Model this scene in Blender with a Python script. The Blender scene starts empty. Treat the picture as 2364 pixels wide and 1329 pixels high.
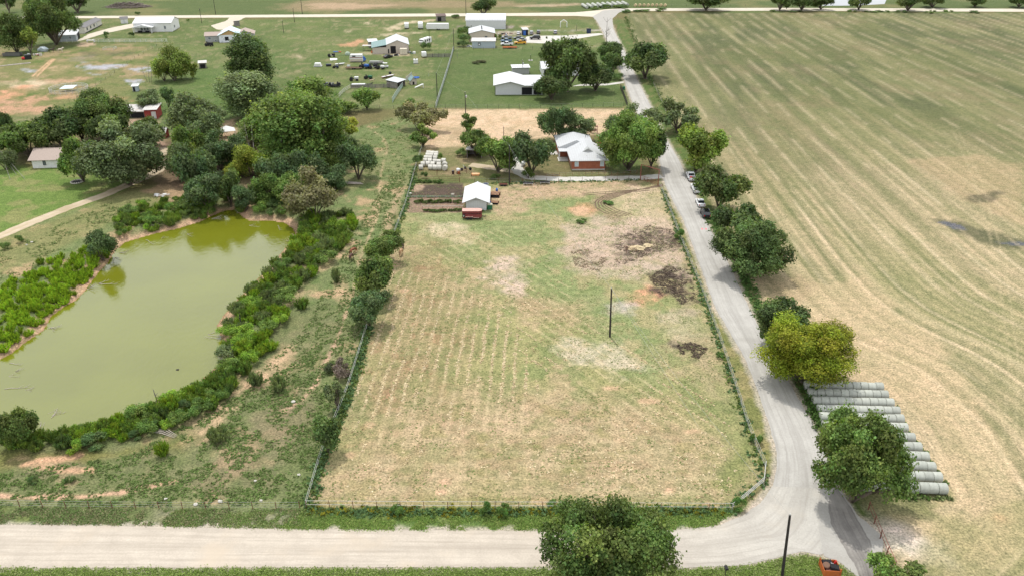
import bpy, math, random
import numpy as np
from mathutils import Vector, Matrix
R = math.radians
SC = bpy.context.scene
COL = SC.collection
random.seed(7)
# ---------------------------------------------------------------- camera
CAM_H, FPX, PITCH = 72.0, 1850.0, R(26.8)
PW, PH = 2364.0, 1329.0
cam = bpy.data.cameras.new('camera'); camo = bpy.data.objects.new('camera', cam); COL.objects.link(camo)
camo.location = (0, 0, CAM_H); camo.rotation_euler = (R(90) - PITCH, 0, 0)
cam.sensor_width = 36.0; cam.lens = FPX / PW * 36.0; cam.clip_start = 0.5; cam.clip_end = 6000
SC.camera = camo
# ---------------------------------------------------------------- sky, sun, exposure
SUN_EL, SUN_AZ = R(70), R(-22)          # azimuth from +Y (away from the viewer), negative = to the left
world = bpy.data.worlds.new('World'); SC.world = world; world.use_nodes = True
wn = world.node_tree.nodes; wl = world.node_tree.links
for n in list(wn): wn.remove(n)
wo = wn.new('ShaderNodeOutputWorld'); bg = wn.new('ShaderNodeBackground')
sky = wn.new('ShaderNodeTexSky'); sky.sky_type = 'NISHITA'; sky.sun_disc = False
sky.sun_elevation = SUN_EL; sky.sun_rotation = SUN_AZ
sky.air_density = 1.0; sky.dust_density = 1.6; sky.ozone_density = 1.0
tc = wn.new('ShaderNodeTexCoord'); mp = wn.new('ShaderNodeMapping'); mp.inputs['Scale'].default_value = (1, 1, 1.6)
cn = wn.new('ShaderNodeTexNoise'); cn.inputs['Scale'].default_value = 2.2; cn.inputs['Detail'].default_value = 7
cr = wn.new('ShaderNodeValToRGB'); cr.color_ramp.elements[0].position = 0.16; cr.color_ramp.elements[1].position = 0.42
cm = wn.new('ShaderNodeMix'); cm.data_type = 'RGBA'
cm.inputs[7].default_value = (16.5, 17.0, 17.8, 1)
wl.new(tc.outputs['Generated'], mp.inputs['Vector']); wl.new(mp.outputs[0], cn.inputs['Vector'])
wl.new(cn.outputs[0], cr.inputs[0]); wl.new(cr.outputs[0], cm.inputs[0]); wl.new(sky.outputs[0], cm.inputs[6])
wl.new(cm.outputs[2], bg.inputs[0]); bg.inputs[1].default_value = 0.07
wl.new(bg.outputs[0], wo.inputs[0])
sl = bpy.data.lights.new('sun', 'SUN'); sl.energy = 2.75; sl.angle = R(0.9); sl.color = (1.0, 0.965, 0.90)
so = bpy.data.objects.new('sun', sl); COL.objects.link(so)
sd = Vector((math.sin(SUN_AZ) * math.cos(SUN_EL), math.cos(SUN_AZ) * math.cos(SUN_EL), math.sin(SUN_EL)))
so.rotation_euler = sd.to_track_quat('Z', 'Y').to_euler(); so.location = (0, 0, 200)
SC.view_settings.view_transform = 'Standard'; SC.view_settings.look = 'None'
SC.view_settings.exposure = 0.10; SC.view_settings.gamma = 1.0
SC.render.engine = 'CYCLES'
SC.cycles.max_bounces = 5; SC.cycles.diffuse_bounces = 2; SC.cycles.glossy_bounces = 2
SC.cycles.transmission_bounces = 3; SC.cycles.transparent_max_bounces = 4
SC.cycles.caustics_reflective = False; SC.cycles.caustics_refractive = False
# ---------------------------------------------------------------- photograph measurements -> ground metres
CP, SP = math.cos(PITCH), math.sin(PITCH)
def G(px, py, z=0.0):
    dx = (px - PW / 2) / FPX; dy = (PH / 2 - py) / FPX
    d = Vector((dx, CP + dy * SP, -SP + dy * CP))
    t = (z - CAM_H) / d.z
    return Vector((d.x * t, d.y * t, z))
def PPM(P):                                   # photo pixels per metre at a ground point
    return FPX / (P.y * CP - (P.z - CAM_H) * SP)
def HT(P, top):                               # height whose top reaches photo row `top`
    t = (PH / 2 - top) / FPX
    return CAM_H + P.y * (t * CP - SP) / (CP + t * SP)
# ---------------------------------------------------------------- numpy value noise
def vnoise(x, y, seed=0):
    xi = np.floor(x).astype(np.int64); yi = np.floor(y).astype(np.int64)
    fx = x - xi; fy = y - yi
    fx = fx * fx * (3 - 2 * fx); fy = fy * fy * (3 - 2 * fy)
    def h(a, b):
        n = (a * 374761393 + b * 668265263 + seed * 1442695041) & 0xffffffff
        n = ((n ^ (n >> 13)) * 1274126177) & 0xffffffff
        n = n ^ (n >> 16)
        return (n & 0xffffff) / float(0xffffff)
    a = h(xi, yi); b = h(xi + 1, yi); c = h(xi, yi + 1); d = h(xi + 1, yi + 1)
    return (a + (b - a) * fx) * (1 - fy) + (c + (d - c) * fx) * fy
def fbm(x, y, seed=0, octv=4):
    s = 0; a = .5; t = 0
    for i in range(octv):
        s = s + a * vnoise(x, y, seed + i * 17); t += a; a *= .55; x = x * 2.03 + 11.3; y = y * 2.03 + 5.1
    return s / t                              # 0..1
def sdist(x, y, poly):                        # signed distance to polygon (negative inside)
    d2 = np.full(x.shape, 1e12); ins = np.zeros(x.shape, bool)
    n = len(poly)
    for i in range(n):
        ax, ay = poly[i][0], poly[i][1]; bx, by = poly[(i + 1) % n][0], poly[(i + 1) % n][1]
        ex, ey = bx - ax, by - ay
        wx, wy = x - ax, y - ay
        t = np.clip((wx * ex + wy * ey) / (ex * ex + ey * ey + 1e-9), 0, 1)
        q = (wx - ex * t) ** 2 + (wy - ey * t) ** 2
        d2 = np.minimum(d2, q)
        c = ((ay <= y) != (by <= y)) & (x < (bx - ax) * (y - ay) / ((by - ay) if abs(by - ay) > 1e-9 else 1e-9) + ax)
        ins ^= c
    d = np.sqrt(d2)
    return np.where(ins, -d, d)
def ldist(x, y, pts):                         # distance to polyline
    d2 = np.full(x.shape, 1e12)
    for (a, b) in zip(pts[:-1], pts[1:]):
        ex, ey = b[0] - a[0], b[1] - a[1]; wx, wy = x - a[0], y - a[1]
        t = np.clip((wx * ex + wy * ey) / (ex * ex + ey * ey + 1e-9), 0, 1)
        d2 = np.minimum(d2, (wx - ex * t) ** 2 + (wy - ey * t) ** 2)
    return np.sqrt(d2)
def GP(pts, z=0.0): return [tuple(G(p[0], p[1], z)[:2]) for p in pts]
def inside(x, y, poly): return bool(sdist(np.array([x]), np.array([y]), poly)[0] < 0)
# ---------------------------------------------------------------- tagging and mesh helpers
def tag(o, label=None, cat=None, group=None, kind=None):
    if label: o['label'] = label
    if cat: o['category'] = cat
    if group: o['group'] = group
    if kind: o['kind'] = kind
    return o
def empty(name, loc, rz=0.0, label=None, cat=None, group=None):
    o = bpy.data.objects.new(name, None); COL.objects.link(o); o.empty_display_size = .3
    o.location = loc; o.rotation_euler = (0, 0, rz)
    return tag(o, label, cat, group)
def dup(root, loc=None, rz=None, label=None, group=None):
    def cp(o, par):
        c = o.copy(); COL.objects.link(c)
        if par: c.parent = par
        for ch in [k for k in ALLCH.get(o.name, [])]: ALLCH.setdefault(c.name, []).append(cp(ch, c))
        return c
    r = cp(root, None)
    if loc is not None: r.location = loc
    if rz is not None: r.rotation_euler = (0, 0, rz)
    if label: r['label'] = label
    if group: r['group'] = group
    return r
ALLCH = {}
def setpar(o, par):
    o.parent = par; ALLCH.setdefault(par.name, []).append(o); return o
class MB:
    def __init__(s): s.v = []; s.f = []
    def add(s, vs, fs):
        k = len(s.v); s.v += [tuple(p) for p in vs]; s.f += [tuple(i + k for i in f) for f in fs]; return s
    def box(s, x0, x1, y0, y1, z0, z1):
        return s.add([(x0, y0, z0), (x1, y0, z0), (x1, y1, z0), (x0, y1, z0), (x0, y0, z1), (x1, y0, z1), (x1, y1, z1), (x0, y1, z1)],
                     [(3, 2, 1, 0), (4, 5, 6, 7), (0, 1, 5, 4), (1, 2, 6, 5), (2, 3, 7, 6), (3, 0, 4, 7)])
    def tube(s, a, b, r0, r1=None, n=8, cap=True):
        a = Vector(a); b = Vector(b); r1 = r0 if r1 is None else r1
        d = (b - a).normalized(); u = d.orthogonal().normalized(); w = d.cross(u)
        vs = []
        for c, r in ((a, r0), (b, r1)):
            for i in range(n):
                t = 2 * math.pi * i / n; vs.append(c + u * math.cos(t) * r + w * math.sin(t) * r)
        fs = [(i, (i + 1) % n, n + (i + 1) % n, n + i) for i in range(n)]
        if cap: fs += [tuple(range(n - 1, -1, -1)), tuple(range(n, 2 * n))]
        return s.add(vs, fs)
    def path(s, pts, rads, n=7):
        for i in range(len(pts) - 1): s.tube(pts[i], pts[i + 1], rads[i], rads[i + 1], n)
        return s
    def prism(s, prof, x0, x1, axis='x', inset=0):        # profile [(a,z)] extruded along axis
        n = len(prof)
        if axis == 'x': vs = [(x0, a, z) for a, z in prof] + [(x1, a, z) for a, z in prof]
        else: vs = [(a, x0, z) for a, z in prof] + [(a, x1, z) for a, z in prof]
        fs = [(i, (i + 1) % n, n + (i + 1) % n, n + i) for i in range(n)] + [tuple(range(n - 1, -1, -1)), tuple(range(n, 2 * n))]
        return s.add(vs, fs)
    def lathe(s, prof, c=(0, 0, 0), n=16, axis='z'):
        k = len(s.v)
        for (r, h) in prof:
            for i in range(n):
                t = 2 * math.pi * i / n; a, b = r * math.cos(t), r * math.sin(t)
                p = (a, b, h) if axis == 'z' else ((h, a, b) if axis == 'x' else (a, h, b))
                s.v.append((c[0] + p[0], c[1] + p[1], c[2] + p[2]))
        for j in range(len(prof) - 1):
            for i in range(n):
                s.f.append((k + j * n + i, k + j * n + (i + 1) % n, k + (j + 1) * n + (i + 1) % n, k + (j + 1) * n + i))
        s.f.append(tuple(k + i for i in range(n - 1, -1, -1))); s.f.append(tuple(k + (len(prof) - 1) * n + i for i in range(n)))
        return s
    def blob(s, c, r, seed=0, n=10, m=7, jit=.18):
        rr = random.Random(seed); k = len(s.v); rx, ry, rz = r
        for j in range(m + 1):
            ph = math.pi * j / m
            for i in range(n):
                t = 2 * math.pi * i / n; q = 1 + rr.uniform(-jit, jit)
                s.v.append((c[0] + rx * q * math.sin(ph) * math.cos(t), c[1] + ry * q * math.sin(ph) * math.sin(t), c[2] + rz * q * math.cos(ph)))
        for j in range(m):
            for i in range(n): s.f.append((k + j * n + i, k + (j + 1) * n + i, k + (j + 1) * n + (i + 1) % n, k + j * n + (i + 1) % n))
        return s
    def mesh(s, name, smooth=False):
        me = bpy.data.meshes.new(name); me.from_pydata(s.v, [], s.f); me.update()
        if smooth: me.polygons.foreach_set('use_smooth', [True] * len(me.polygons))
        return me
    def build(s, name, m, par=None, smooth=False, bevel=0):
        me = s.mesh(name, smooth); me.materials.append(m)
        o = bpy.data.objects.new(name, me); COL.objects.link(o)
        if bevel:
            b = o.modifiers.new('bevel', 'BEVEL'); b.width = bevel; b.segments = 2; b.limit_method = 'ANGLE'
        if par: setpar(o, par)
        return o
def npmesh(name, V, F, m=None, attrs=None, smooth=False):
    me = bpy.data.meshes.new(name); V = np.asarray(V, np.float32); F = np.asarray(F, np.int32)
    me.vertices.add(len(V)); me.vertices.foreach_set('co', V.ravel())
    k = F.shape[1]; me.loops.add(F.size); me.loops.foreach_set('vertex_index', F.ravel())
    me.polygons.add(len(F)); me.polygons.foreach_set('loop_start', np.arange(0, F.size, k, dtype=np.int32))
    me.polygons.foreach_set('loop_total', np.full(len(F), k, np.int32))
    if smooth: me.polygons.foreach_set('use_smooth', np.ones(len(F), bool))
    for an, (ty, arr) in (attrs or {}).items():
        a = me.attributes.new(an, ty, 'POINT')
        a.data.foreach_set('color' if ty == 'FLOAT_COLOR' else 'value', np.asarray(arr, np.float32).ravel())
    me.update(calc_edges=True)
    if m: me.materials.append(m)
    return me
def link(name, me, par=None):
    o = bpy.data.objects.new(name, me); COL.objects.link(o)
    if par: setpar(o, par)
    return o
# ---------------------------------------------------------------- materials
def newmat(name):
    m = bpy.data.materials.new(name); m.use_nodes = True
    nt = m.node_tree; b = nt.nodes['Principled BSDF']
    return m, nt, b
def N(nt, ty, **kw):
    n = nt.nodes.new(ty)
    for k, v in kw.items(): setattr(n, k, v)
    return n
def mixc(nt, f, a, b, blend='MIX'):
    n = N(nt, 'ShaderNodeMix', data_type='RGBA', blend_type=blend)
    for s, v in ((0, f), (6, a), (7, b)):
        if hasattr(v, 'is_linked'): nt.links.new(v, n.inputs[s])
        elif s == 0: n.inputs[0].default_value = v
        else: n.inputs[s].default_value = (*v[:3], 1)
    return n.outputs[2]
def noise(nt, vec, scale, detail=4, rough=.55):
    n = N(nt, 'ShaderNodeTexNoise'); n.inputs['Scale'].default_value = scale; n.inputs['Detail'].default_value = detail
    n.inputs['Roughness'].default_value = rough
    if vec is not None: nt.links.new(vec, n.inputs['Vector'])
    return n.outputs[0]
def ramp(nt, f, p0, p1, c0=(0, 0, 0, 1), c1=(1, 1, 1, 1)):
    n = N(nt, 'ShaderNodeValToRGB'); e = n.color_ramp.elements
    e[0].position = p0; e[1].position = p1; e[0].color = c0; e[1].color = c1
    nt.links.new(f, n.inputs[0]); return n.outputs[0]
def math_(nt, op, a, b=None, c=None):
    n = N(nt, 'ShaderNodeMath', operation=op)
    for i, v in enumerate((a, b, c)):
        if v is None: continue
        if hasattr(v, 'is_linked'): nt.links.new(v, n.inputs[i])
        else: n.inputs[i].default_value = v
    return n.outputs[0]
MATS = {}
def mat(name, col, rough=.7, metal=0.0, var=.12, scale=1.5, col2=None, bands=None, bump=0.0, wear=None, spec=.4):
    """weathered plain surface: mottled colour, optional ribs along an axis, optional stain colour"""
    if name in MATS: return MATS[name]
    m, nt, b = newmat(name)
    t = N(nt, 'ShaderNodeTexCoord').outputs['Object']
    n1 = noise(nt, t, scale, 5)
    c = mixc(nt, ramp(nt, n1, .3, .7), tuple(x * (1 - var) for x in col), col2 or tuple(min(1, x * (1 + var)) for x in col))
    if wear:
        c = mixc(nt, ramp(nt, noise(nt, t, scale * .35, 6, .7), .52, .72), c, wear)
    if bands:
        ax, per, amt = bands
        s = N(nt, 'ShaderNodeSeparateXYZ'); nt.links.new(t, s.inputs[0])
        w = math_(nt, 'SINE', math_(nt, 'MULTIPLY', s.outputs['XYZ'.index(ax)], 2 * math.pi / per))
        c = mixc(nt, ramp(nt, math_(nt, 'MULTIPLY_ADD', w, .5, .5), .82, 1.0), c, tuple(x * (1 - amt) for x in col))
    nt.links.new(c, b.inputs['Base Color'])
    b.inputs['Roughness'].default_value = rough; b.inputs['Metallic'].default_value = metal
    b.inputs['Specular IOR Level'].default_value = spec
    if bump:
        bp = N(nt, 'ShaderNodeBump'); bp.inputs['Strength'].default_value = bump; bp.inputs['Distance'].default_value = .05
        nt.links.new(noise(nt, t, scale * 6, 4), bp.inputs['Height']); nt.links.new(bp.outputs[0], b.inputs['Normal'])
    MATS[name] = m; return m
def leafmat():
    m, nt, b = newmat('foliage')
    oi = N(nt, 'ShaderNodeObjectInfo').outputs['Color']
    at = N(nt, 'ShaderNodeAttribute'); at.attribute_name = 'tint'
    hs = N(nt, 'ShaderNodeHueSaturation')
    at2 = N(nt, 'ShaderNodeAttribute'); at2.attribute_name = 'hue'
    nt.links.new(at2.outputs['Fac'], hs.inputs['Hue']); nt.links.new(at.outputs['Fac'], hs.inputs['Value']); nt.links.new(oi, hs.inputs['Color'])
    nt.links.new(hs.outputs[0], b.inputs['Base Color']); b.inputs['Roughness'].default_value = .65
    b.inputs['Specular IOR Level'].default_value = .22
    tr = N(nt, 'ShaderNodeBsdfTranslucent'); nt.links.new(mixc(nt, 1.0, hs.outputs[0], (1.05, 1.15, .5), 'MULTIPLY'), tr.inputs[0])
    mx = N(nt, 'ShaderNodeMixShader'); mx.inputs[0].default_value = .42
    nt.links.new(b.outputs[0], mx.inputs[1]); nt.links.new(tr.outputs[0], mx.inputs[2])
    nt.links.new(mx.outputs[0], nt.nodes['Material Output'].inputs[0])
    return m
LEAF = leafmat()
BARK = mat('bark', (.13, .105, .08), .9, var=.35, scale=3, bump=.5)
BARKP = mat('pale_bark', (.33, .30, .26), .9, var=.3, scale=3)
M = dict(
 white=mat('white_paint', (.74, .74, .73), .5, var=.05, wear=(.62, .60, .56)),
 whiteroof=mat('white_metal_roof', (.60, .61, .62), .5, var=.05, bands=('X', .9, .22), wear=(.50, .50, .48)),
 whiteroofy=mat('white_metal_roof_ribs', (.60, .61, .62), .5, var=.05, bands=('Y', .9, .22), wear=(.50, .50, .48)),
 greyroof=mat('grey_metal_roof', (.50, .52, .53), .5, var=.10, bands=('X', .9, .15), wear=(.62, .62, .60)),
 houseroof=mat('pale_house_roof', (.50, .51, .52), .55, var=.07, bands=('X', .6, .12), wear=(.48, .48, .47)),
 greenroof=mat('green_metal_roof', (.16, .26, .25), .5, var=.10, bands=('X', .9, .15)),
 blueroof=mat('pale_blue_roof', (.55, .68, .74), .5, var=.05),
 rustroof=mat('rusty_tin_roof', (.52, .50, .48), .6, var=.15, wear=(.36, .25, .18), bands=('X', .7, .15)),
 shingle=mat('grey_shingle', (.17, .165, .165), .9, var=.2, scale=5),
 tanshingle=mat('tan_shingle', (.36, .29, .25), .9, var=.12, scale=5),
 siding=mat('pale_siding', (.60, .61, .62), .55, var=.05, bands=('X', .45, .12)),
 bluegrey=mat('blue_grey_siding', (.40, .46, .50), .55, var=.06, bands=('X', .45, .12)),
 greysiding=mat('grey_siding', (.36, .37, .36), .7, var=.08),
 beige=mat('beige_siding', (.56, .49, .40), .6, var=.06, bands=('X', .5, .12)),
 tan=mat('tan_siding', (.52, .46, .39), .6, var=.08, bands=('X', .5, .1)),
 wrap=mat('house_wrap', (.72, .74, .78), .5, var=.05),
 osb=mat('osb_board', (.50, .33, .16), .8, var=.15),
 dark=mat('shade_and_mulch_black', (.012, .012, .014), .9, var=.3),  # near-black: paints the shade inside open bays, also colours the mulch
 glass=mat('window_glass', (.10, .13, .16), .12, var=.2, spec=.8),
 carglass=mat('car_glass', (.02, .025, .03), .08, var=.1, spec=.9),
 blind=mat('window_blind', (.50, .58, .62), .3, var=.1),
 redwood=mat('red_boards', (.30, .045, .04), .7, var=.2, bands=('X', .5, .3)),
 greywood=mat('weathered_boards', (.24, .22, .20), .9, var=.25, bands=('X', .22, .4)),
 brown=mat('rust_pipe', (.16, .06, .04), .8, var=.25),
 redpipe=mat('red_oxide_pipe', (.24, .07, .055), .7, var=.2),
 darkpost=mat('dark_post', (.035, .03, .028), .9, var=.3),
 steel=mat('galvanised_steel', (.48, .49, .49), .5, .3, var=.12),
 wire=mat('fence_wire', (.36, .36, .35), .6, .2, var=.2),
 whitepipe=mat('white_pipe', (.50, .49, .46), .7, var=.15),
 black=mat('black_rubber', (.018, .018, .02), .8, var=.2),
 rim=mat('wheel_rim', (.55, .56, .57), .35, .5, var=.05),
 cwhite=mat('white_car_paint', (.76, .77, .78), .2, var=.02, spec=.6),
 csilver=mat('silver_car_paint', (.38, .39, .41), .25, .3, var=.03, spec=.6),
 cgrey=mat('grey_car_paint', (.14, .15, .16), .22, .2, var=.03, spec=.6),
 cblack=mat('black_car_paint', (.012, .013, .017), .15, var=.05, spec=.7),
 cblue=mat('blue_car_paint', (.16, .24, .36), .2, var=.04, spec=.6),
 cyellow=mat('orange_car_paint', (.72, .36, .04), .25, var=.04, spec=.6),
 redlight=mat('tail_light', (.5, .02, .02), .3, var=.05),
 lamp=mat('headlight', (.75, .76, .74), .1, var=.03, spec=.8),
 trailer=mat('maroon_paint', (.20, .035, .038), .5, var=.12, wear=(.26, .08, .07)),
 trailertop=mat('faded_pink_top', (.52, .30, .25), .6, var=.12, wear=(.60, .48, .43)),
 orange=mat('orange_paint', (.48, .12, .03), .6, var=.15, wear=(.30, .09, .04)),
 bluep=mat('blue_plastic', (.03, .12, .42), .5, var=.1),
 bluedk=mat('dark_blue_paint', (.02, .035, .08), .5, var=.1),
 greenp=mat('green_plastic', (.02, .13, .06), .5, var=.1),
 concrete=mat('concrete', (.52, .50, .46), .9, var=.1, scale=.8),
 stone=mat('pale_stone', (.55, .52, .46), .9, var=.15, bump=.4),
 deadwood=mat('bleached_wood', (.42, .37, .32), .9, var=.25),
 brushwood=mat('brush_wood', (.20, .165, .145), .95, var=.35),
 hay=mat('pale_hay_wrap', (.60, .58, .53), .7, var=.15, scale=2.5, wear=(.46, .44, .40)),
 tanhay=mat('tan_hay', (.52, .42, .26), .95, var=.2, scale=4),
)
# ================================================================ ground sheet
POND_PX = [(27,817),(60,790),(102,763),(120,730),(150,708),(180,691),(199,670),(223,637),(250,607),(268,579),(289,561),(319,552),(361,540),(415,528),(463,513),(487,501),(518,488),(542,485),(557,501),(572,510),(617,510),(656,516),(677,531),(680,552),(659,570),(635,600),(599,637),(566,670),(536,703),(508,736),(498,753),(509,780),(522,812),(497,847),(457,882),(367,922),(301,949),(265,966),(211,979),(150,992),(90,1003),(0,1008),(-150,1004),(-230,930),(-120,880),(-20,842)]
WATER_Z = -1.1
POND = GP(POND_PX, WATER_Z)
def hgt_np(x, y):
    sd = sdist(x, y, POND)
    up = np.clip((sd - .2) / 4.5, 0, 1); up = up * up * (3 - 2 * up)
    h = np.where(sd > 0, WATER_Z + 1.1 * up, WATER_Z + np.maximum(sd * .5, -1.6))
    return h
def hgt(x, y): return float(hgt_np(np.array([x]), np.array([y]))[0])
def at(px, py):
    P = G(px, py); P.z = hgt(P.x, P.y); return P
ROAD_L = [(1376,44),(1386,62),(1396,84),(1410,112),(1421,135),(1437,175),(1463,245),(1490,300),(1522,366),(1533,420),(1556,470),(1577,506),(1611,600),(1652,712),(1720,826),(1757,924),(1779,992),(1793,1040),(1794,1075),(1784,1122),(1757,1158),(1713,1190),(1655,1213),(1570,1222),(1450,1227),(1200,1225),(1000,1222),(600,1219),(300,1214),(0,1211),(-400,1208)]
ROAD_R = [(1408,36),(1413,60),(1424,84),(1436,108),(1446,125),(1467,175),(1502,245),(1533,312),(1565,366),(1592,420),(1612,465),(1627,506),(1678,600),(1730,712),(1788,826),(1846,924),(1885,992),(1907,1050),(1928,1116),(1945,1150),(1975,1195),(2012,1260),(2040,1345),(1990,1345),(1962,1316),(1945,1300),(1898,1281),(1851,1272),(1797,1286),(1725,1303),(1564,1311),(1300,1309),(1000,1308),(600,1309),(300,1310),(0,1309),(-400,1310)]
PADDOCK = [(707,1170),(745,1040),(800,900),(848,750),(890,590),(935,470),(950,424),(1100,424),(1300,420),(1480,414),(1522,428),(1570,550),(1620,670),(1660,780),(1700,900),(1730,1000),(1765,1080),(1773,1105),(1730,1140),(1690,1172)]
FIELD = [(1448,30),(2600,32),(3100,1600),(2300,1500),(2090,1345),(2020,1215),(1965,1125),(1900,1000),(1855,900),(1790,780),(1745,690),(1695,590),(1650,500),(1605,410),(1572,330),(1530,240),(1492,160),(1460,90)]
YARD = [(-400,45),(1372,45),(1462,247),(1000,250),(800,255),(700,300),(480,320),(260,300),(-400,330)]
t_in = np.linspace(-.72, .72, 860)
t_out = np.array([.8, .95, 1.2, 1.7, 2.6, 4.5, 9.0])
tt = np.concatenate([-t_out[::-1], t_in, t_out])
dd = [52.0]
while dd[-1] < 640: dd.append(dd[-1] + .20 * (max(dd[-1], 68) / 68.0) ** 1.62)
dd = np.array([-900., -300, -100, 0, 30, 44] + dd + [680, 740, 850, 1050, 1500, 2400, 4000])
DY, TX = np.meshgrid(dd, tt, indexing='ij')
GX = TX * (np.maximum(DY, 40) + 35.0); GY = DY
x = GX.ravel(); y = GY.ravel()
C = np.zeros((len(x), 3)); ROW = np.zeros(len(x)); AMP = np.zeros(len(x)); RIDGE = np.zeros(len(x))
def sm(e0, e1, v):
    t = np.clip((v - e0) / (e1 - e0), 0, 1); return t * t * (3 - 2 * t)
def blend(a, col):
    a = np.clip(a, 0, 1)[:, None]; C[:] = C * (1 - a) + np.array(col)[None] * a
NB = {}
def nz(scale, seed, octv=4):
    k = (scale, seed, octv)
    if k not in NB: NB[k] = fbm(x / scale, y / scale, seed, octv)
    return NB[k]
def area(poly, soft=.5, rag=1.0, rs=3.0, seed=1):
    g = GP(poly) ; xs = [p[0] for p in g]; ys = [p[1] for p in g]; mrg = soft + rag + 1
    m = (x > min(xs) - mrg) & (x < max(xs) + mrg) & (y > min(ys) - mrg) & (y < max(ys) + mrg)
    out = np.zeros(len(x)); idx = np.nonzero(m)[0]
    if len(idx):
        s = sdist(x[idx], y[idx], g) + (fbm(x[idx] / rs, y[idx] / rs, seed, 4) - .5) * 2 * rag
        out[idx] = 1 - sm(-soft, soft, s)
    return out
def E(cx, cy, rx, ry, n=18): return [(cx + rx * math.cos(2 * math.pi * i / n), cy + ry * math.sin(2 * math.pi * i / n)) for i in range(n)]
def paint(poly, col, soft=.6, rag=1.5, rs=3.0, seed=1, a=1.0): blend(a * area(poly, soft, rag, rs, seed), col)
def line(pts, wid, col, soft=.4, rag=.4, rs=2.0, seed=3, a=1.0, brk=0):
    g = GP(pts); xs = [p[0] for p in g]; ys = [p[1] for p in g]; mrg = wid + soft + rag + 1
    idx = np.nonzero((x > min(xs) - mrg) & (x < max(xs) + mrg) & (y > min(ys) - mrg) & (y < max(ys) + mrg))[0]
    if not len(idx): return
    d = ldist(x[idx], y[idx], g) + (fbm(x[idx] / rs, y[idx] / rs, seed, 4) - .5) * 2 * rag
    m = np.zeros(len(x)); m[idx] = 1 - sm(wid * .5 - soft, wid * .5 + soft, d)
    if brk: m *= sm(.5 - brk, .5 + .12 - brk * .5, nz(4.0, 91))
    blend(m * a, col)
GREEN = (.085, .125, .036); LUSH = (.058, .105, .026); OLIVE = (.14, .125, .052); DRY = (.40, .315, .165)
PALE = (.50, .41, .265); REDD = (.47, .26, .145); BROWN = (.155, .115, .072); SOIL = (.075, .055, .042)
# --- base: rough grass everywhere
C[:] = np.array(OLIVE)
blend(sm(.42, .62, nz(30, 5)) * .8, GREEN)
# --- far field beyond the back road
paint([(-900,-40),(3500,-40),(3500,24),(1400,24),(1372,36),(-900,40)], (.085,.115,.038), 2, 2, 20, 4)
blend(area([(-900,-40),(3500,-40),(3500,24),(1400,24),(1372,36),(-900,40)],2,2,20,4)*sm(.45,.65,nz(40,8)), (.15,.15,.06))
paint([(660,8),(760,-2),(1000,2),(1330,10),(1335,14),(1050,20),(820,24),(700,26),(640,22)], (.24,.185,.10), 6, 14, 16, 9, .75)
paint([(715,10),(800,6),(900,12),(830,20),(730,20)], (.40,.29,.18), 4, 10, 10, 10, .6)
paint([(1180,14),(1340,8),(1350,12),(1200,18)], (.40,.31,.20), 3, 6, 8, 12, .7)
# --- mown yards
yd = area(YARD, 3, 3, 12, 6)
blend(yd, (.094, .128, .040))
blend(yd * sm(.40, .65, nz(14, 13)) * .65, (.125, .155, .05))
blend(yd * sm(.50, .68, nz(6, 15)) * .5, (.17, .165, .075)); blend(yd * sm(.60, .70, nz(3.5, 16)) * .4, (.28, .235, .13))
blend(yd * area([(1000,115),(1380,115),(1465,250),(1005,250)], 1, 1, 5, 2) * .70, (.076, .115, .034))
blend(yd * area([(380,180),(620,130),(640,250),(470,300),(330,260)], 8, 8, 14, 2) * .55, (.07, .13, .030))
# upper left rough paddock
pl = area([(-300,125),(130,105),(330,105),(385,130),(330,185),(290,235),(180,262),(-300,270)], 5, 8, 14, 21)
blend(pl * .8, (.165, .165, .062)); blend(pl * sm(.5, .68, nz(9, 22)) * .9, (.095, .135, .036)); blend(pl * sm(.56, .7, nz(7, 24)) * .8, (.27, .21, .11))
for p, c, a in (([(8,192),(70,183),(150,190),(95,205),(30,208)], PALE, .8), ([(-40,215),(60,197),(80,200),(60,215),(0,235),(-40,240)], REDD, .95),
                ([(-40,240),(30,228),(110,222),(125,232),(70,242),(110,248),(80,262),(-40,268)], (.42,.25,.15), .85), ([(130,222),(160,218),(165,224),(140,228)], REDD, .7),
                ([(90,185),(200,178),(210,186),(120,196)], (.38,.25,.15), .8), ([(120,152),(160,150),(165,168),(110,172)], (.36,.27,.15), .7),
                ([(258,225),(285,225),(275,236),(258,234)], REDD, .8), ([(220,112),(330,108),(335,118),(230,122)], (.30,.21,.12), .6),
                ([(150,132),(210,128),(215,140),(160,142)], (.24,.21,.15), .5), ([(190,120),(300,120),(305,128),(200,130)], (.10,.10,.05), .6)):
    blend(a * area(p, 3.0, 6.0, 5, 25) * (.3 + .7 * sm(.36, .58, nz(3.5, 181))), c)
line([(76,176),(95,158),(122,136)], 1.0, (.45,.30,.17), .4, .3); line([(84,178),(104,158),(126,137)], 1.0, (.45,.30,.17), .4, .3)
for p in ([(182,146),(236,150),(225,157),(185,154)], [(235,149),(290,150),(250,160),(190,163)], [(205,170),(260,173),(230,176)], [(300,160),(355,155),(352,165),(305,170)], [(55,160),(76,161),(74,168),(58,168)], [(292,186),(325,183),(322,192),(300,195)]):
    blend(.85 * area(p, 1.5, 4.0, 4, 27) * sm(.34, .55, nz(3.0, 182)), (.34,.35,.36))
paint([(178,102),(216,98),(222,106),(180,109)], (.42,.31,.2), .5, 1.5, 3, 3, .8)
line([(600,140),(700,200)], 2, (.2,.19,.1), 1, 1, 4, 4, .3)
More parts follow.
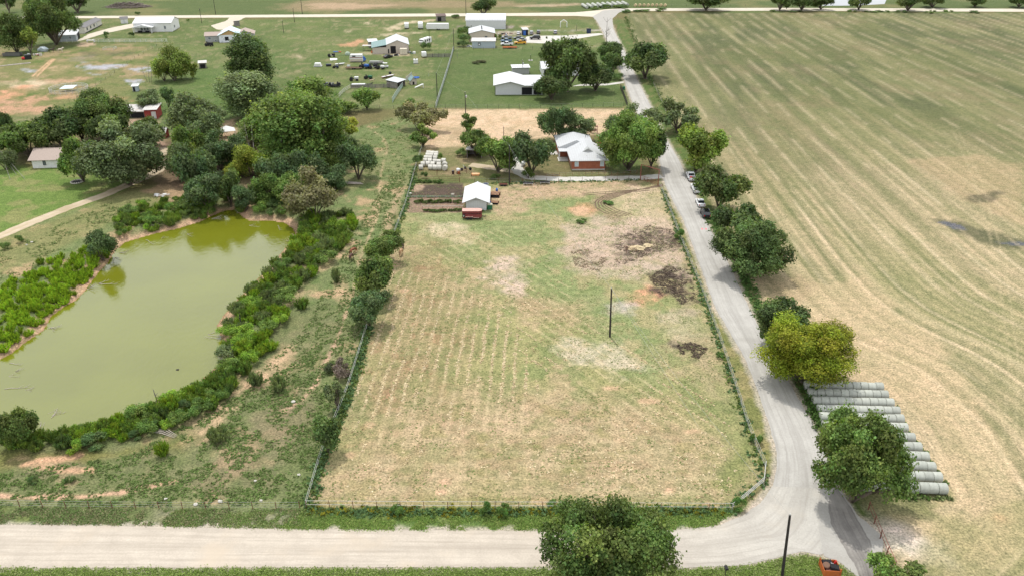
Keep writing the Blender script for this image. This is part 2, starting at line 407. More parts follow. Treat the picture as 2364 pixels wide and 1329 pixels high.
# bare earth in the far yards
for p, c, a in (([(785,104),(838,90),(842,96),(828,108),(800,108)], REDD, .8), ([(835,98),(852,98),(852,106),(838,106)], REDD, .7), ([(885,66),(930,50),(1000,46),(1000,50),(935,56),(920,68),(900,72)], PALE, .75),
                ([(880,78),(985,73),(985,76),(882,84)], PALE, .65), ([(815,120),(850,126),(880,130),(930,130),(930,124),(880,121)], PALE, .5), ([(880,121),(935,119),(935,127),(885,128)], (.46,.36,.25), .9),
                ([(795,70),(810,72),(805,76)], PALE, .5), ([(690,130),(705,133),(695,137)], PALE, .6), ([(840,52),(860,54),(850,57)], PALE, .6), ([(850,42),(862,40),(858,48)], (.3,.22,.13), .6),
                ([(1000,84),(1020,83),(1015,87)], REDD, .5), ([(1055,58),(1073,56),(1074,74),(1050,76)], (.22,.18,.14), .7), ([(1140,72),(1230,72),(1240,82),(1140,84)], (.33,.28,.21), .8),
                ([(1168,60),(1186,61),(1186,66),(1168,68)], (.28,.24,.20), .9), ([(1190,61),(1222,61),(1215,65)], PALE, .8), ([(1168,72),(1395,70),(1395,72),(1168,74)], (.44,.40,.33), .7),
                ([(1250,110),(1300,111),(1300,115),(1250,115)], PALE, .5), ([(925,395),(960,380),(960,470),(930,470)], (.2,.17,.08), .4)):
    blend(a * area(p, 1.6, 3.4, 4, 33) * (.35 + .65 * sm(.36, .56, nz(3, 183))), c)
# --- side pasture between pond and paddock fence
past = area([(-500,560),(240,470),(300,440),(480,440),(800,300),(960,262),(1010,300),(975,335),(940,460),(850,750),(745,1040),(700,1180),(-500,1190)], 2, 3, 8, 41)
blend(past, (.140, .172, .066)); blend(past * sm(.46, .66, nz(7, 42)) * .6, (.215, .205, .095)); blend(past * sm(.48, .62, nz(2, 43)) * .55, (.10, .15, .045))
blend(past * sm(.60, .74, nz(5, 44)) * .7, (.40, .275, .155))
# lower left: thin brown weeds
lw = area([(-500,1060),(300,1020),(520,900),(640,760),(760,700),(800,760),(745,1040),(700,1180),(-500,1190)], 4, 6, 12, 45)
blend(lw * .5, (.150, .140, .070)); blend(lw * sm(.42, .6, nz(2.4, 46)) * .6, (.11, .135, .048)); blend(lw * sm(.55, .7, nz(9, 47)) * .4, (.20, .155, .095))
paint([(0,1040),(260,1045),(460,1000),(420,1040),(200,1060),(0,1075)], (.135,.13,.03), 1.5, 2, 5, 48, .6)
for p, a in (([(420,980),(520,920),(640,830),(680,800),(690,815),(620,880),(560,920),(470,1010),(420,1035)], .65), ([(-20,1062),(60,1058),(110,1062),(60,1070),(-20,1080)], .7), ([(640,640),(740,600),(800,580),(760,620),(680,660)], .55),
             ([(560,870),(650,820),(720,800),(640,850)], .5), ([(740,560),(830,540),(830,600),(770,600)], .55), ([(620,690),(700,660),(720,680),(640,720)], .5)):
    blend(a * area(p, 2.0, 4.0, 4, 49) * (.25 + .75 * sm(.38, .6, nz(2.0, 179))), (.50,.345,.205))
line([(55,1072),(90,1062),(140,1058),(180,1050)], 1.1, (.50,.31,.18), .4, .5, 2, 50, .9); line([(85,1076),(150,1085),(215,1086)], .9, (.46,.29,.17), .4, .5, 2, 51, .8)
line([(-60,1140),(60,1148),(200,1146),(300,1132),(400,1112)], .9, (.44,.29,.18), .35, .5, 2, 52, .9)
line([(810,690),(790,750),(770,800),(745,850),(730,885),(700,920),(640,960)], .6, (.42,.285,.18), .35, .35, 2, 53, .85, .25)
line([(855,300),(885,318),(895,340),(880,400),(872,500),(830,600),(812,690)], .55, (.40,.30,.17), .35, .4, 2, 54, .7, .25)
line([(870,480),(850,520)], 2.2, (.42,.29,.17), .8, 1, 3, 55, .6); line([(925,440),(900,500),(890,560)], 2.0, (.40,.28,.17), .8, 1, 3, 55, .6)
paint([(770,640),(800,630),(805,700),(780,720)], (.42,.30,.17), .8, 1.2, 3, 56, .5)
# left lawn and lane surroundings
ll = area([(-500,330),(70,385),(240,385),(360,400),(240,460),(0,545),(-500,700)], 2, 3, 8, 61)
blend(ll, (.115, .175, .040)); blend(ll * sm(.5, .66, nz(5, 62)) * .7, (.21, .205, .080))
blend(area([(-500,560),(0,552),(240,462),(330,430),(470,430),(480,470),(300,500),(0,640),(-500,760)], 2, 3, 8, 63) * .8, (.18, .18, .07))
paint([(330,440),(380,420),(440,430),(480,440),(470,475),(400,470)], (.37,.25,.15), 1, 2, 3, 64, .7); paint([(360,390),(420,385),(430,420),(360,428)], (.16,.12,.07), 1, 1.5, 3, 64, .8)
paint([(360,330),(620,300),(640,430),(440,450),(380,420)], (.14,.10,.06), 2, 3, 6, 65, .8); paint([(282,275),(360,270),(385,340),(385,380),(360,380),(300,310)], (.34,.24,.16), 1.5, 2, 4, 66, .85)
paint([(480,300),(545,270),(545,330),(490,330)], (.45,.32,.20), 1, 2, 4, 67, .8)
# pond shore: bare clay rim
sdp = sdist(x, y, POND)
rim = (1 - sm(1.5, 3.4, sdp + (nz(3, 71) - .5) * 2.6)); blend(rim * .95, (.40, .275, .165)); blend((1 - sm(0, .9, sdp)), (.24, .16, .08))
# --- straw field behind the brick house
st = area([(985,262),(1010,253),(1445,252),(1470,262),(1440,300),(1380,312),(1200,322),(1120,325),(1040,352),(985,358),(975,330)], 1.2, 1.6, 4, 81)
blend(st, (.47, .355, .215)); blend(st * sm(.5, .7, nz(2.5, 82)) * .7, (.37, .275, .15)); blend(st * sm(.58, .72, nz(6, 83)) * .5, (.27, .22, .12))
blend(area([(975,345),(1120,330),(1310,320),(1420,320),(1500,390),(1480,408),(960,412)], 1.5, 2, 5, 84) * .9, (.15, .15, .06))
hy = area([(975,345),(1120,330),(1310,320),(1420,320),(1500,390),(1480,408),(960,412)], 1.5, 2, 5, 84)
blend(hy * sm(.48, .66, nz(4, 85)) * .7, (.26, .20, .11)); paint([(1230,368),(1310,352),(1318,400),(1240,405)], (.145,.13,.055), 1, 2, 4, 86, .7); paint([(1395,330),(1430,330),(1500,390),(1400,405)], (.10,.15,.04), 1, 2, 4, 87, .8)
# --- paddock
pd = area(PADDOCK, .35, .5, 2, 101)
blend(pd, (.335, .270, .145))
blend(pd * sm(.36, .58, nz(9, 102)) * .75, (.225, .235, .090))
blend(pd * sm(.48, .62, nz(3.5, 103)) * .60, (.145, .19, .065))
up = area([(940,490),(1350,440),(1500,470),(1460,560),(1560,720),(1500,880),(1350,720),(1150,600),(980,560)], 6, 6, 12, 104)
blend(pd * up * .78, (.175, .22, .085)); blend(pd * up * sm(.5, .66, nz(5, 105)) * .6, (.33, .27, .14))
lf = area([(848,760),(1000,540),(1080,700),(1040,980),(860,1040),(760,1150)], 6, 6, 12, 106)
blend(pd * lf * .6, (.25, .205, .10)); blend(pd * lf * sm(.5, .62, nz(4, 107)) * .45, (.26, .185, .10)); blend(pd * sm(.63, .70, nz(2.2, 108)) * lf * .4, (.25, .135, .075))
lo = area([(900,950),(1200,900),(1500,930),(1640,1020),(1680,1150),(1400,1170),(800,1165)], 6, 6, 12, 109)
blend(pd * lo * .75, (.38, .29, .17)); blend(pd * lo * sm(.52, .66, nz(4.5, 210)) * .45, (.20, .20, .08)); blend(pd * lo * sm(.50, .66, nz(2.6, 211)) * .4, (.27, .19, .105)); blend(pd * lo * sm(.55, .70, nz(4, 110)) * .6, (.22, .20, .08))
blend(pd * sm(.64, .72, nz(1.6, 113)) * .35, (.10, .13, .04))
for p, c, a in (([(970,510),(1060,515),(1080,560),(1000,545)], PALE, .7), ([(1110,600),(1180,600),(1225,650),(1190,680),(1140,660)], (.46,.36,.27), .85), ([(1300,780),(1420,790),(1470,850),(1400,870),(1330,840)], (.50,.43,.31), .6),
                ([(1190,690),(1330,700),(1340,740),(1250,740)], (.27,.21,.11), .6), ([(1320,480),(1345,472),(1368,486),(1350,500),(1325,497)], REDD, .8), ([(1120,455),(1200,430),(1320,428),(1400,424),(1480,424),(1500,440),(1340,450),(1220,462),(1180,500),(1130,480)], (.40,.285,.18), .8),
                ([(1360,440),(1500,430),(1530,500),(1540,560),(1440,500)], (.43,.35,.21), .7), ([(1465,668),(1500,662),(1535,680),(1530,700),(1500,697),(1475,690)], REDD, 1), ([(1500,700),(1530,705),(1525,712),(1508,706)], REDD, .7),
                ([(1400,520),(1560,510),(1600,600),(1540,620),(1420,610),(1320,600),(1310,580),(1370,540)], (.34,.27,.17), .8), ([(1320,580),(1360,575),(1400,600),(1380,625),(1330,612)], (.24,.175,.115), .7),
                ([(1290,520),(1380,500),(1540,505),(1575,600),(1500,650),(1400,640),(1300,620)], (.40,.315,.225), .75), ([(1440,430),(1520,432),(1540,520),(1470,500)], (.42,.335,.22), .6), ([(1450,620),(1560,600),(1590,640),(1500,640)], (.40,.33,.24), .6), ([(1530,720),(1600,715),(1640,780),(1560,800),(1530,750)], (.41,.35,.23), .7), ([(1560,790),(1650,780),(1680,870),(1640,890),(1600,860)], (.40,.30,.19), .9),
                ([(1600,860),(1660,870),(1660,920),(1610,890)], (.40,.32,.19), .6), ([(1400,705),(1450,708),(1455,722),(1420,722)], (.40,.35,.28), .8), ([(1560,620),(1600,700),(1600,730),(1570,720)], (.3,.24,.16), .6)):
    blend(pd * area(p, 2.2, 4.5, 3.5, 111) * a * (.45 + .55 * sm(.30, .54, nz(2.2, 177))), c)
for p, a in (([(1440,545),(1500,525),(1555,530),(1570,570),(1530,575),(1480,590),(1430,610),(1420,580)], .85), ([(1500,640),(1540,618),(1590,620),(1602,690),(1570,700),(1530,685),(1505,670)], .97), ([(1565,796),(1610,792),(1630,805),(1610,825),(1575,815)], .9), ([(1540,545),(1562,540),(1566,570),(1545,570)], .7)):
    blend(pd * area(p, 2.4, 5.0, 2.4, 112) * a * .92 * (.12 + .88 * sm(.34, .58, nz(1.1, 178, 5))), (.056, .041, .034))
for p in (E(1250,1158,24,10), E(1637,1167,30,8), E(1340,488,22,12), E(856,980,9,6), E(808,1049,10,6), E(1025,1112,12,7), E(1020,1135,9,6), E(1545,1130,8,5), E(1600,995,18,4), E(933,671,9,4), E(1410,895,20,6), E(1500,925,24,6)):
    blend(pd * area(p, .5, .6, 2, 115) * .7, (.50, .33, .20))
paint([(1390,447),(1440,443),(1380,470),(1400,495),(1440,505),(1420,510),(1370,488),(1362,465)], (.23,.165,.105), 1, 1.5, 3, 130, .6)
paint([(1650,1110),(1700,1050),(1720,1010),(1735,1020),(1720,1090),(1680,1150)], (.14,.17,.045), 1, 1.5, 3, 116, .6)
paint([(760,1150),(1200,1150),(1700,1160),(1690,1170),(715,1170)], (.19,.18,.065), .6, 1.2, 3, 117, .5)
blend(pd * area([(1560,720),(1690,760),(1760,1000),(1770,1110),(1690,1170),(1640,1050),(1600,900)], 4, 5, 6, 121) * .45, (.19, .205, .08))
# garden and pens
paint([(950,426),(1070,424),(1075,460),(940,460)], SOIL, .5, .7, 2, 118, .95); paint([(940,458),(1075,458),(1070,490),(938,492)], (.22,.155,.105), .6, .9, 2, 119, .95); paint([(950,426),(980,425),(975,440),(948,445)], (.34,.25,.16), .5, .9, 2, 120, .8)
# --- hayfield right of the road
fd = area(FIELD, .6, 1.0, 3, 141)
blend(fd, (.345, .285, .160))
rd = (G(1467, 175) - G(1728, 712)); rd = Vector((rd.x, rd.y)).normalized(); rp = Vector((-rd.y, rd.x)); r0 = G(1467, 175)
perp = (x - r0.x) * -rp.x + (y - r0.y) * -rp.y                     # metres to the right of the road
OBST = GP([(1380,84),(1424,84),(1467,175),(1533,312),(1592,420),(1627,506),(1678,600),(1745,690),(1870,790),(2030,872),(2120,985),(2200,1140),(2130,1200),(2050,1260),(1900,1335),(1400,1335)])
_i = np.nonzero((y < 175) & (x > 0) & (x < 175))[0]; _do = sdist(x[_i], y[_i], OBST); _w = (1 - sm(4, 120, _do)) * (1 - sm(95, 175, y[_i])); HEAD = np.zeros(len(x)); HEAD[_i] = 0; perp[_i] = perp[_i] * (1 - _w) + _do * _w
alng = (x - r0.x) * rd.x + (y - r0.y) * rd.y
ns = fbm(perp / 2.4, alng / 190, 142, 4); ns2 = fbm(perp / 9, alng / 70, 143, 4)
far = sm(150, 300, y)
nearroad = 1 - sm(6, 42, perp)
blend(fd * np.clip(far * 1.0 - nearroad * .30 * (1 - sm(330, 420, y) * .4), 0, 1), (.086, .098, .041))  # far half greener, and darker with cloud shade painted into the colour
blend(fd * sm(.42, .64, ns2) * .6, (.21, .205, .088)); blend(fd * sm(50, 110, perp) * (1 - far) * .6, (.175, .192, .082)); blend(fd * area([(1850,640),(2000,560),(2364,700),(2364,1000),(2200,900)], 12, 10, 20, 149) * .3, (.20, .21, .085)); blend(fd * far * sm(.44, .62, nz(38, 144)) * .55, (.105, .118, .042))
blend(fd * far * sm(.5, .7, nz(22, 145)) * .35, (.175, .135, .075))
blend(fd * sm(.56, .68, ns) * (.42 - .30 * far), (.45, .36, .205)); blend(fd * (1 - sm(.34, .46, ns)) * .55, (.125, .138, .055))
ns3 = fbm(perp / 1.1, alng / 80, 191, 3); ns4 = fbm(perp / 4.0, alng / 22, 192, 4); _fr = np.abs((perp / 7.2 + (fbm(perp / 40, alng / 120, 193, 2) - .5) * .5) % 1.0 - .5); _wf = np.maximum(.05, 1.5 * 1.44 * (y + 35) / 860 / 7.2); blend(fd * (perp > 4) * np.exp(-(_fr / _wf) ** 2) * sm(.36, .58, fbm(perp / 7.0, alng / 14, 194, 4)) * (.75 - .40 * far), (.48, .40, .245)); blend(fd * (perp > 4) * np.exp(-((_fr - .13) / _wf) ** 2) * (.35 - .15 * far), (.11, .125, .05))
blend(fd * sm(.57, .68, ns3) * sm(.35, .55, ns4) * (.50 - .50 * far) * (1 - HEAD), (.47, .385, .23)); blend(fd * (1 - sm(.34, .44, ns3)) * .42 * (1 - far), (.12, .135, .055))
for p, c, a in (([(2100,370),(2260,360),(2364,380),(2364,520),(2200,450)], (.34,.255,.14), .5), ([(1750,690),(1990,640),(2200,820),(2364,1100),(2364,1300),(2100,1250),(2200,1000),(1950,860)], (.43,.335,.19), .55),
                ([(2240,450),(2310,445),(2310,462),(2250,465)], (.085,.08,.045), .8), ([(2165,510),(2220,510),(2364,555),(2364,575),(2260,560),(2190,535)], (.075,.08,.04), .8),
                ([(1765,650),(1850,640),(1880,690),(1790,700)], (.30,.235,.13), .6), ([(2060,1240),(2180,1260),(2200,1300),(2080,1300)], (.50,.43,.30), .7), ([(1990,1180),(2050,1205),(2125,1250),(2105,1275),(2040,1262)], (.50,.44,.345), .9),
                ([(2364,1150),(2200,1190),(2100,1329),(2500,1400)], (.21,.21,.085), .5), ([(1960,1120),(2150,1130),(2140,1180),(2010,1190)], (.11,.13,.045), .8), ([(2150,1135),(2190,1130),(2200,1160),(2160,1165)], (.13,.16,.05), .6), (E(2295,1195,14,7), REDD, .4)):
    blend(area(p, 1.5, 3.0, 6, 146) * a, c)
for p in ([(2160,512),(2180,510),(2215,520),(2235,532),(2200,530)], [(2300,560),(2364,560),(2400,568),(2340,567)]): paint(p, (.10,.105,.115), .4, .8, 3, 147, .9)
for pts in (((2200,300),(2250,420),(2300,600),(2330,820),(2320,1000),(2290,1120)), ((2212,300),(2266,420),(2318,600),(2350,820),(2345,1000),(2310,1120))): line(pts, .4, (.40,.34,.19), .25, .3, 2, 148, .3)
# green verges
vg = area([(1424,84),(1467,175),(1533,312),(1592,420),(1627,506),(1678,600),(1730,712),(1788,826),(1846,924),(1885,992),(1930,1116),(1975,1195),(2000,1190),(1950,1090),(1905,1000),(1862,905),(1798,780),(1757,700),(1705,590),(1658,500),(1616,410),(1580,330),(1535,240),(1497,160),(1450,70),(1425,40)], .5, .9, 2.5, 151)
blend(vg, (.078, .115, .030)); blend(vg * sm(.5, .65, nz(2, 152)) * .5, (.16, .145, .06))
vl = area([(1463,245),(1533,420),(1577,506),(1611,600),(1652,712),(1720,826),(1757,924),(1779,992),(1793,1040),(1794,1075),(1784,1122),(1757,1158),(1713,1190),(1655,1213),(1570,1220),(1690,1172),(1730,1140),(1773,1105),(1765,1080),(1730,1000),(1700,900),(1660,780),(1620,670),(1570,550),(1522,428),(1440,247)], .4, .6, 2, 153)
blend(vl, (.155, .165, .055)); blend(vl * sm(.45, .62, nz(2.5, 154)) * .7, (.27, .23, .105)); paint([(1600,1215),(1700,1185),(1770,1110),(1788,1120),(1745,1165),(1680,1208)], (.29,.225,.12), .5, .8, 2, 155, .6)
vb = area([(-500,1172),(690,1172),(1690,1172),(1740,1160),(1655,1213),(1570,1222),(1000,1222),(300,1214),(-500,1210)], .4, .4, 2, 156)
blend(vb, (.085, .135, .035)); blend(vb * area([(-500,1165),(640,1165),(690,1225),(-500,1225)], 9, 6, 10, 157) * .65, (.14, .145, .065)); blend(vb * sm(.5, .64, nz(2, 158)) * .55, (.13, .16, .045))
blend(vb * area([(380,1185),(640,1185),(700,1215),(420,1215)], 3, 3, 5, 157) * .6, (.27, .23, .17)); 
paint([(-500,1309),(1560,1311),(1725,1303),(1797,1286),(1851,1272),(1898,1281),(1945,1300),(2000,1400),(-500,1420)], (.085,.125,.032), .4, .6, 2, 159)
paint([(1720,1300),(1860,1275),(1920,1290),(1850,1300),(1740,1315)], (.22,.19,.09), .5, .9, 2, 160, .5)
for r_ in (ROAD_L, ROAD_R): line(r_, 1.3, (.42, .375, .29), .5, .5, 1.6, 161, .75)
# --- mown rows: phase + amplitude handed to the material
def rows(mask, ang_from, ang_to, period, warp, amp):
    a = G(*ang_from); b = G(*ang_to); d = Vector((b.x - a.x, b.y - a.y)).normalized()
    ph = ((x - a.x) * d.y - (y - a.y) * d.x) / period + (fbm(x / 9, y / 9, 171, 3) - .5) * warp
    w = mask > AMP / max(amp, 1e-6) * 0 + .02
    ROW[w] = ph[w]; AMP[w] = mask[w] * amp
lmask = pd * area([(860,745),(905,620),(1080,640),(1190,760),(1240,900),(1180,1000),(1000,1010),(850,1040),(775,1120),(790,960)], 3, 2, 8, 172)
dmask = pd * area([(960,560),(1250,520),(1330,700),(1600,880),(1690,1010),(1660,1030),(1340,960),(1240,860),(1120,690)], 3, 2, 8, 173) * (lmask < .02)
bmask = pd * area([(830,1060),(1200,1030),(1400,990),(1640,1060),(1660,1120),(1640,1158),(760,1160)], 2, 2, 8, 174) * ((lmask + dmask) < .02)
rows(lmask, (1020,1000), (1068,760), 1.9, .55, .6); rows(dmask, (1277,758), (1473,891), 2.2, .5, .55); rows(bmask, (800,1155), (1600,1158), 2.6, .6, .4)
fm = fd * (perp > 1)
ROW[fm > .02] = (perp / 4.4 + (fbm(x / 40, y / 60, 175, 3) - .5) * .5)[fm > .02]; AMP[fm > .02] = (fm * (1 - HEAD) * (.34 - .34 * far))[fm > .02]
C[:, 2] *= 1.14; C[:, 1] *= .985
nrow = len(dd); ncol = len(tt); ii = np.arange((nrow - 1) * (ncol - 1)); rr_ = ii // (ncol - 1); cc_ = ii % (ncol - 1); i0 = rr_ * ncol + cc_
F = np.stack([i0, i0 + 1, i0 + ncol + 1, i0 + ncol], 1)
Z = hgt_np(x, y)
V = np.stack([x, y, Z], 1)
def groundmat():
    m, nt, b = newmat('grass_and_soil')
    ca = N(nt, 'ShaderNodeAttribute'); ca.attribute_name = 'col'
    ra = N(nt, 'ShaderNodeAttribute'); ra.attribute_name = 'row'
    aa = N(nt, 'ShaderNodeAttribute'); aa.attribute_name = 'amp'
    t = N(nt, 'ShaderNodeTexCoord').outputs['Object']
    c = ca.outputs['Color']
    nf = noise(nt, t, 3.2, 3, .6); nm = noise(nt, t, .75, 5, .6); nl = noise(nt, t, .16, 4, .6)
    c = mixc(nt, ramp(nt, nf, .30, .72, (.62, .62, .62, 1), (1.36, 1.36, 1.34, 1)), c, c, 'MIX') if False else mixc(nt, 1.0, c, ramp(nt, nf, .28, .74, (.46, .49, .47, 1), (1.58, 1.53, 1.50, 1)), 'MULTIPLY')
    c = mixc(nt, 1.0, c, ramp(nt, noise(nt, t, 8.0, 2, .5), .3, .7, (.78, .78, .78, 1), (1.22, 1.22, 1.22, 1)), 'MULTIPLY')
    c = mixc(nt, 1.0, c, ramp(nt, nm, .30, .70, (.76, .80, .76, 1), (1.26, 1.22, 1.20, 1)), 'MULTIPLY')
    c = mixc(nt, 1.0, c, ramp(nt, nl, .30, .70, (.88, .92, .86, 1), (1.13, 1.08, 1.10, 1)), 'MULTIPLY')
    # windrow of cut grass: bright broken ridge with a shaved green strip between
    w = math_(nt, 'SINE', math_(nt, 'MULTIPLY', ra.outputs['Fac'], 2 * math.pi))
    nb = noise(nt, t, 1.5, 4, .65); nb2 = noise(nt, t, .22, 3, .6)
    w = math_(nt, 'ADD', w, math_(nt, 'MULTIPLY', math_(nt, 'SUBTRACT', nb, .5), 3.4))
    k = math_(nt, 'MULTIPLY', ramp(nt, w, .45, .95), ramp(nt, nb2, .44, .60))
    k2 = math_(nt, 'MULTIPLY', k, aa.outputs['Fac'])
    c = mixc(nt, math_(nt, 'MULTIPLY', k2, .72), c, (.55, .44, .265))
    kd = math_(nt, 'MULTIPLY', math_(nt, 'MULTIPLY', ramp(nt, math_(nt, 'MULTIPLY', w, -1.0), .35, .9), aa.outputs['Fac']), .30)
    c = mixc(nt, kd, c, (.115, .13, .045))
    nt.links.new(c, b.inputs['Base Color']); b.inputs['Roughness'].default_value = .95; b.inputs['Specular IOR Level'].default_value = .1
    bp = N(nt, 'ShaderNodeBump'); bp.inputs['Strength'].default_value = .55; bp.inputs['Distance'].default_value = .22
    hsum = math_(nt, 'ADD', math_(nt, 'MULTIPLY', nf, .8), math_(nt, 'ADD', math_(nt, 'MULTIPLY', nm, 1.2), math_(nt, 'MULTIPLY', k2, .7)))
    nt.links.new(hsum, bp.inputs['Height']); nt.links.new(bp.outputs[0], b.inputs['Normal'])
    return m
GROUND_M = groundmat()
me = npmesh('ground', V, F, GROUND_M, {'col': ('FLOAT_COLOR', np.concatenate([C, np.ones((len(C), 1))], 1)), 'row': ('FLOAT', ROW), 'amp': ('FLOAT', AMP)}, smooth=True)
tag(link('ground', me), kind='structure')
# ================================================================ roads, lane, drives: sheets just above the ground
def gravel(name, c0, c1, streak=None, dirt=None, warm=None):
    m, nt, b = newmat(name); t = N(nt, 'ShaderNodeTexCoord').outputs['Object']
    n1 = noise(nt, t, .35, 6, .6); n2 = noise(nt, t, 4.0, 3, .6)
    c = mixc(nt, ramp(nt, n1, .3, .7), c0, c1)
    c = mixc(nt, 1.0, c, ramp(nt, n2, .3, .7, (.90, .90, .89, 1), (1.08, 1.08, 1.08, 1)), 'MULTIPLY')
    if streak:
        u = N(nt, 'ShaderNodeAttribute'); u.attribute_name = 'across'; v = N(nt, 'ShaderNodeAttribute'); v.attribute_name = 'along'
        cx = N(nt, 'ShaderNodeCombineXYZ'); nt.links.new(math_(nt, 'MULTIPLY', u.outputs['Fac'], 14.0), cx.inputs[0]); nt.links.new(math_(nt, 'MULTIPLY', v.outputs['Fac'], .05), cx.inputs[1])
        s = noise(nt, cx.outputs[0], 1.0, 5, .65)
        c = mixc(nt, math_(nt, 'MULTIPLY', ramp(nt, s, .46, .70), .75), c, streak)
        wt = math_(nt, 'COSINE', math_(nt, 'MULTIPLY', u.outputs['Fac'], 4 * math.pi)); c = mixc(nt, math_(nt, 'MULTIPLY', ramp(nt, wt, .1, .9), .30), c, streak)
    if dirt:
        c = mixc(nt, math_(nt, 'MULTIPLY', ramp(nt, noise(nt, t, .12, 5, .6), .52, .68), .7), c, dirt)
    if warm:
        sx = N(nt, 'ShaderNodeSeparateXYZ'); nt.links.new(t, sx.inputs[0]); mr = N(nt, 'ShaderNodeMapRange'); mr.inputs[1].default_value = 38; mr.inputs[2].default_value = 5; nt.links.new(sx.outputs[0], mr.inputs[0]); c = mixc(nt, mr.outputs[0], c, mixc(nt, 1.0, c, warm, 'MULTIPLY'))
    nt.links.new(c, b.inputs['Base Color']); b.inputs['Roughness'].default_value = .95; b.inputs['Specular IOR Level'].default_value = .15
    bp = N(nt, 'ShaderNodeBump'); bp.inputs['Strength'].default_value = .25; bp.inputs['Distance'].default_value = .04
    nt.links.new(n2, bp.inputs['Height']); nt.links.new(bp.outputs[0], b.inputs['Normal'])
    return m
GR_ROAD = gravel('road_chip_seal', (.37, .352, .322), (.45, .432, .40), (.28, .265, .24))
GR_WARM = gravel('gravel_road_warm', (.385, .364, .33), (.47, .448, .408), (.30, .28, .25), (.44, .40, .34), (1.08, 1.0, .92))
GR_BACK = gravel('back_road_gravel', (.50, .45, .37), (.60, .55, .46), (.42, .36, .28))
GR_LANE = gravel('lane_dirt', (.42, .34, .24), (.54, .46, .35), (.36, .27, .16), (.30, .24, .14))
GR_DRIVE = gravel('pale_drive_gravel', (.46, .44, .40), (.56, .54, .50), None, (.40, .35, .28))
GR_DARK = gravel('dark_asphalt_drive', (.20, .185, .17), (.32, .30, .275), (.12, .11, .105), (.34, .32, .29))
def resample(pts, n):
    P = [np.array(p) for p in pts]; L = [0]
    for a, b in zip(P[:-1], P[1:]): L.append(L[-1] + np.linalg.norm(b - a))
    s = np.linspace(0, L[-1], n); A = np.array(P)
    # Catmull-like smoothing by averaging
    X = np.interp(s, L, A[:, 0]); Y = np.interp(s, L, A[:, 1])
    for _ in range(3):
        X[1:-1] = (X[:-2] + 2 * X[1:-1] + X[2:]) / 4; Y[1:-1] = (Y[:-2] + 2 * Y[1:-1] + Y[2:]) / 4
    return np.stack([X, Y], 1), s
def strip(name, L, Rr, m, z, n=500, k=9, rag=.18, kind='structure'):
    l, s = resample(GP(L), n); r, _ = resample(GP(Rr), n)
    jl = (fbm(s / 1.3, s * 0 + 3.3, 201, 4) - .5) * 2 * rag; jr = (fbm(s / 1.3, s * 0 + 8.3, 202, 4) - .5) * 2 * rag
    dvec = r - l; dl = np.linalg.norm(dvec, axis=1, keepdims=True) + 1e-6; dn = dvec / dl
    l = l + dn * jl[:, None]; r = r + dn * jr[:, None]
    u = np.linspace(0, 1, k); Vv = []; ua = []; va = []
    for j in range(k):
        p = l * (1 - u[j]) + r * u[j]
        Vv.append(np.concatenate([p, np.full((n, 1), z)], 1)); ua.append(np.full(n, u[j])); va.append(s)
    Vv = np.concatenate(Vv); q = np.arange(n - 1); Fs = []
    for j in range(k - 1): Fs.append(np.stack([j * n + q, j * n + q + 1, (j + 1) * n + q + 1, (j + 1) * n + q], 1))
    Fs = np.concatenate(Fs)[:, ::-1]
    o = link(name, npmesh(name, Vv, Fs, m, {'across': ('FLOAT', np.concatenate(ua)), 'along': ('FLOAT', np.concatenate(va))}))
    nz_ = sum(p.normal.z for p in o.data.polygons[:50])
    if nz_ < 0: o.data.flip_normals()
    return tag(o, kind=kind)
def sheet(name, poly, m, z, rag=.25, step=.6, seed=5):
    g = GP(poly); pts = []
    for a, b in zip(g, g[1:] + g[:1]):
        n = max(1, int(math.dist(a, b) / step))
        for i in range(n):
            t = i / n; pts.append((a[0] + (b[0] - a[0]) * t, a[1] + (b[1] - a[1]) * t))
    pts = np.array(pts)
    for _ in range(2): pts = (np.roll(pts, 1, 0) + 2 * pts + np.roll(pts, -1, 0)) / 4
    s = np.arange(len(pts)) * step
    pts[:, 0] += (fbm(s / 1.5, s * 0 + seed, 203, 4) - .5) * 2 * rag; pts[:, 1] += (fbm(s / 1.5, s * 0 + seed + 7, 204, 4) - .5) * 2 * rag
    mb = MB(); mb.add([(p[0], p[1], z) for p in pts], [tuple(range(len(pts)))])
    o = mb.build(name, m)
    if o.data.polygons[0].normal.z < 0: o.data.flip_normals()
    return tag(o, kind='structure')
# split the right edge so both sides correspond around the bend
RA = ROAD_L[:19]; RB = ROAD_R[:19]
strip('road', ROAD_L[:20] + [(1784,1122)], ROAD_R[:19] + [(1928,1116), (1934,1128)], GR_ROAD, .032, 700, 11, .22)
strip('gravel_road', [(1794,1075),(1784,1122),(1757,1158),(1713,1190),(1655,1213),(1570,1222),(1450,1227),(1200,1225),(1000,1222),(600,1219),(300,1214),(0,1211),(-500,1207)],
      [(1932,1120),(1916,1157),(1926,1240),(1898,1281),(1851,1272),(1797,1286),(1725,1303),(1564,1311),(1300,1309),(1000,1308),(600,1309),(300,1310),(-500,1310)], GR_WARM, .028, 600, 11, .18)
sheet('driveway_apron', [(1895,1130),(1935,1122),(1972,1178),(2000,1205),(2030,1232),(2040,1255),(2034,1275),(2052,1345),(1990,1345),(1945,1300),(1898,1281),(1890,1200)], GR_ROAD, .040, .45)
strip('asphalt_drive', [(1914,1148),(1911,1180),(1922,1215),(1945,1260),(1970,1300),(1992,1350)], [(1929,1120),(1952,1152),(1975,1188),(2000,1232),(2022,1285),(2034,1350)], GR_DARK, .046, 120, 7, .25)
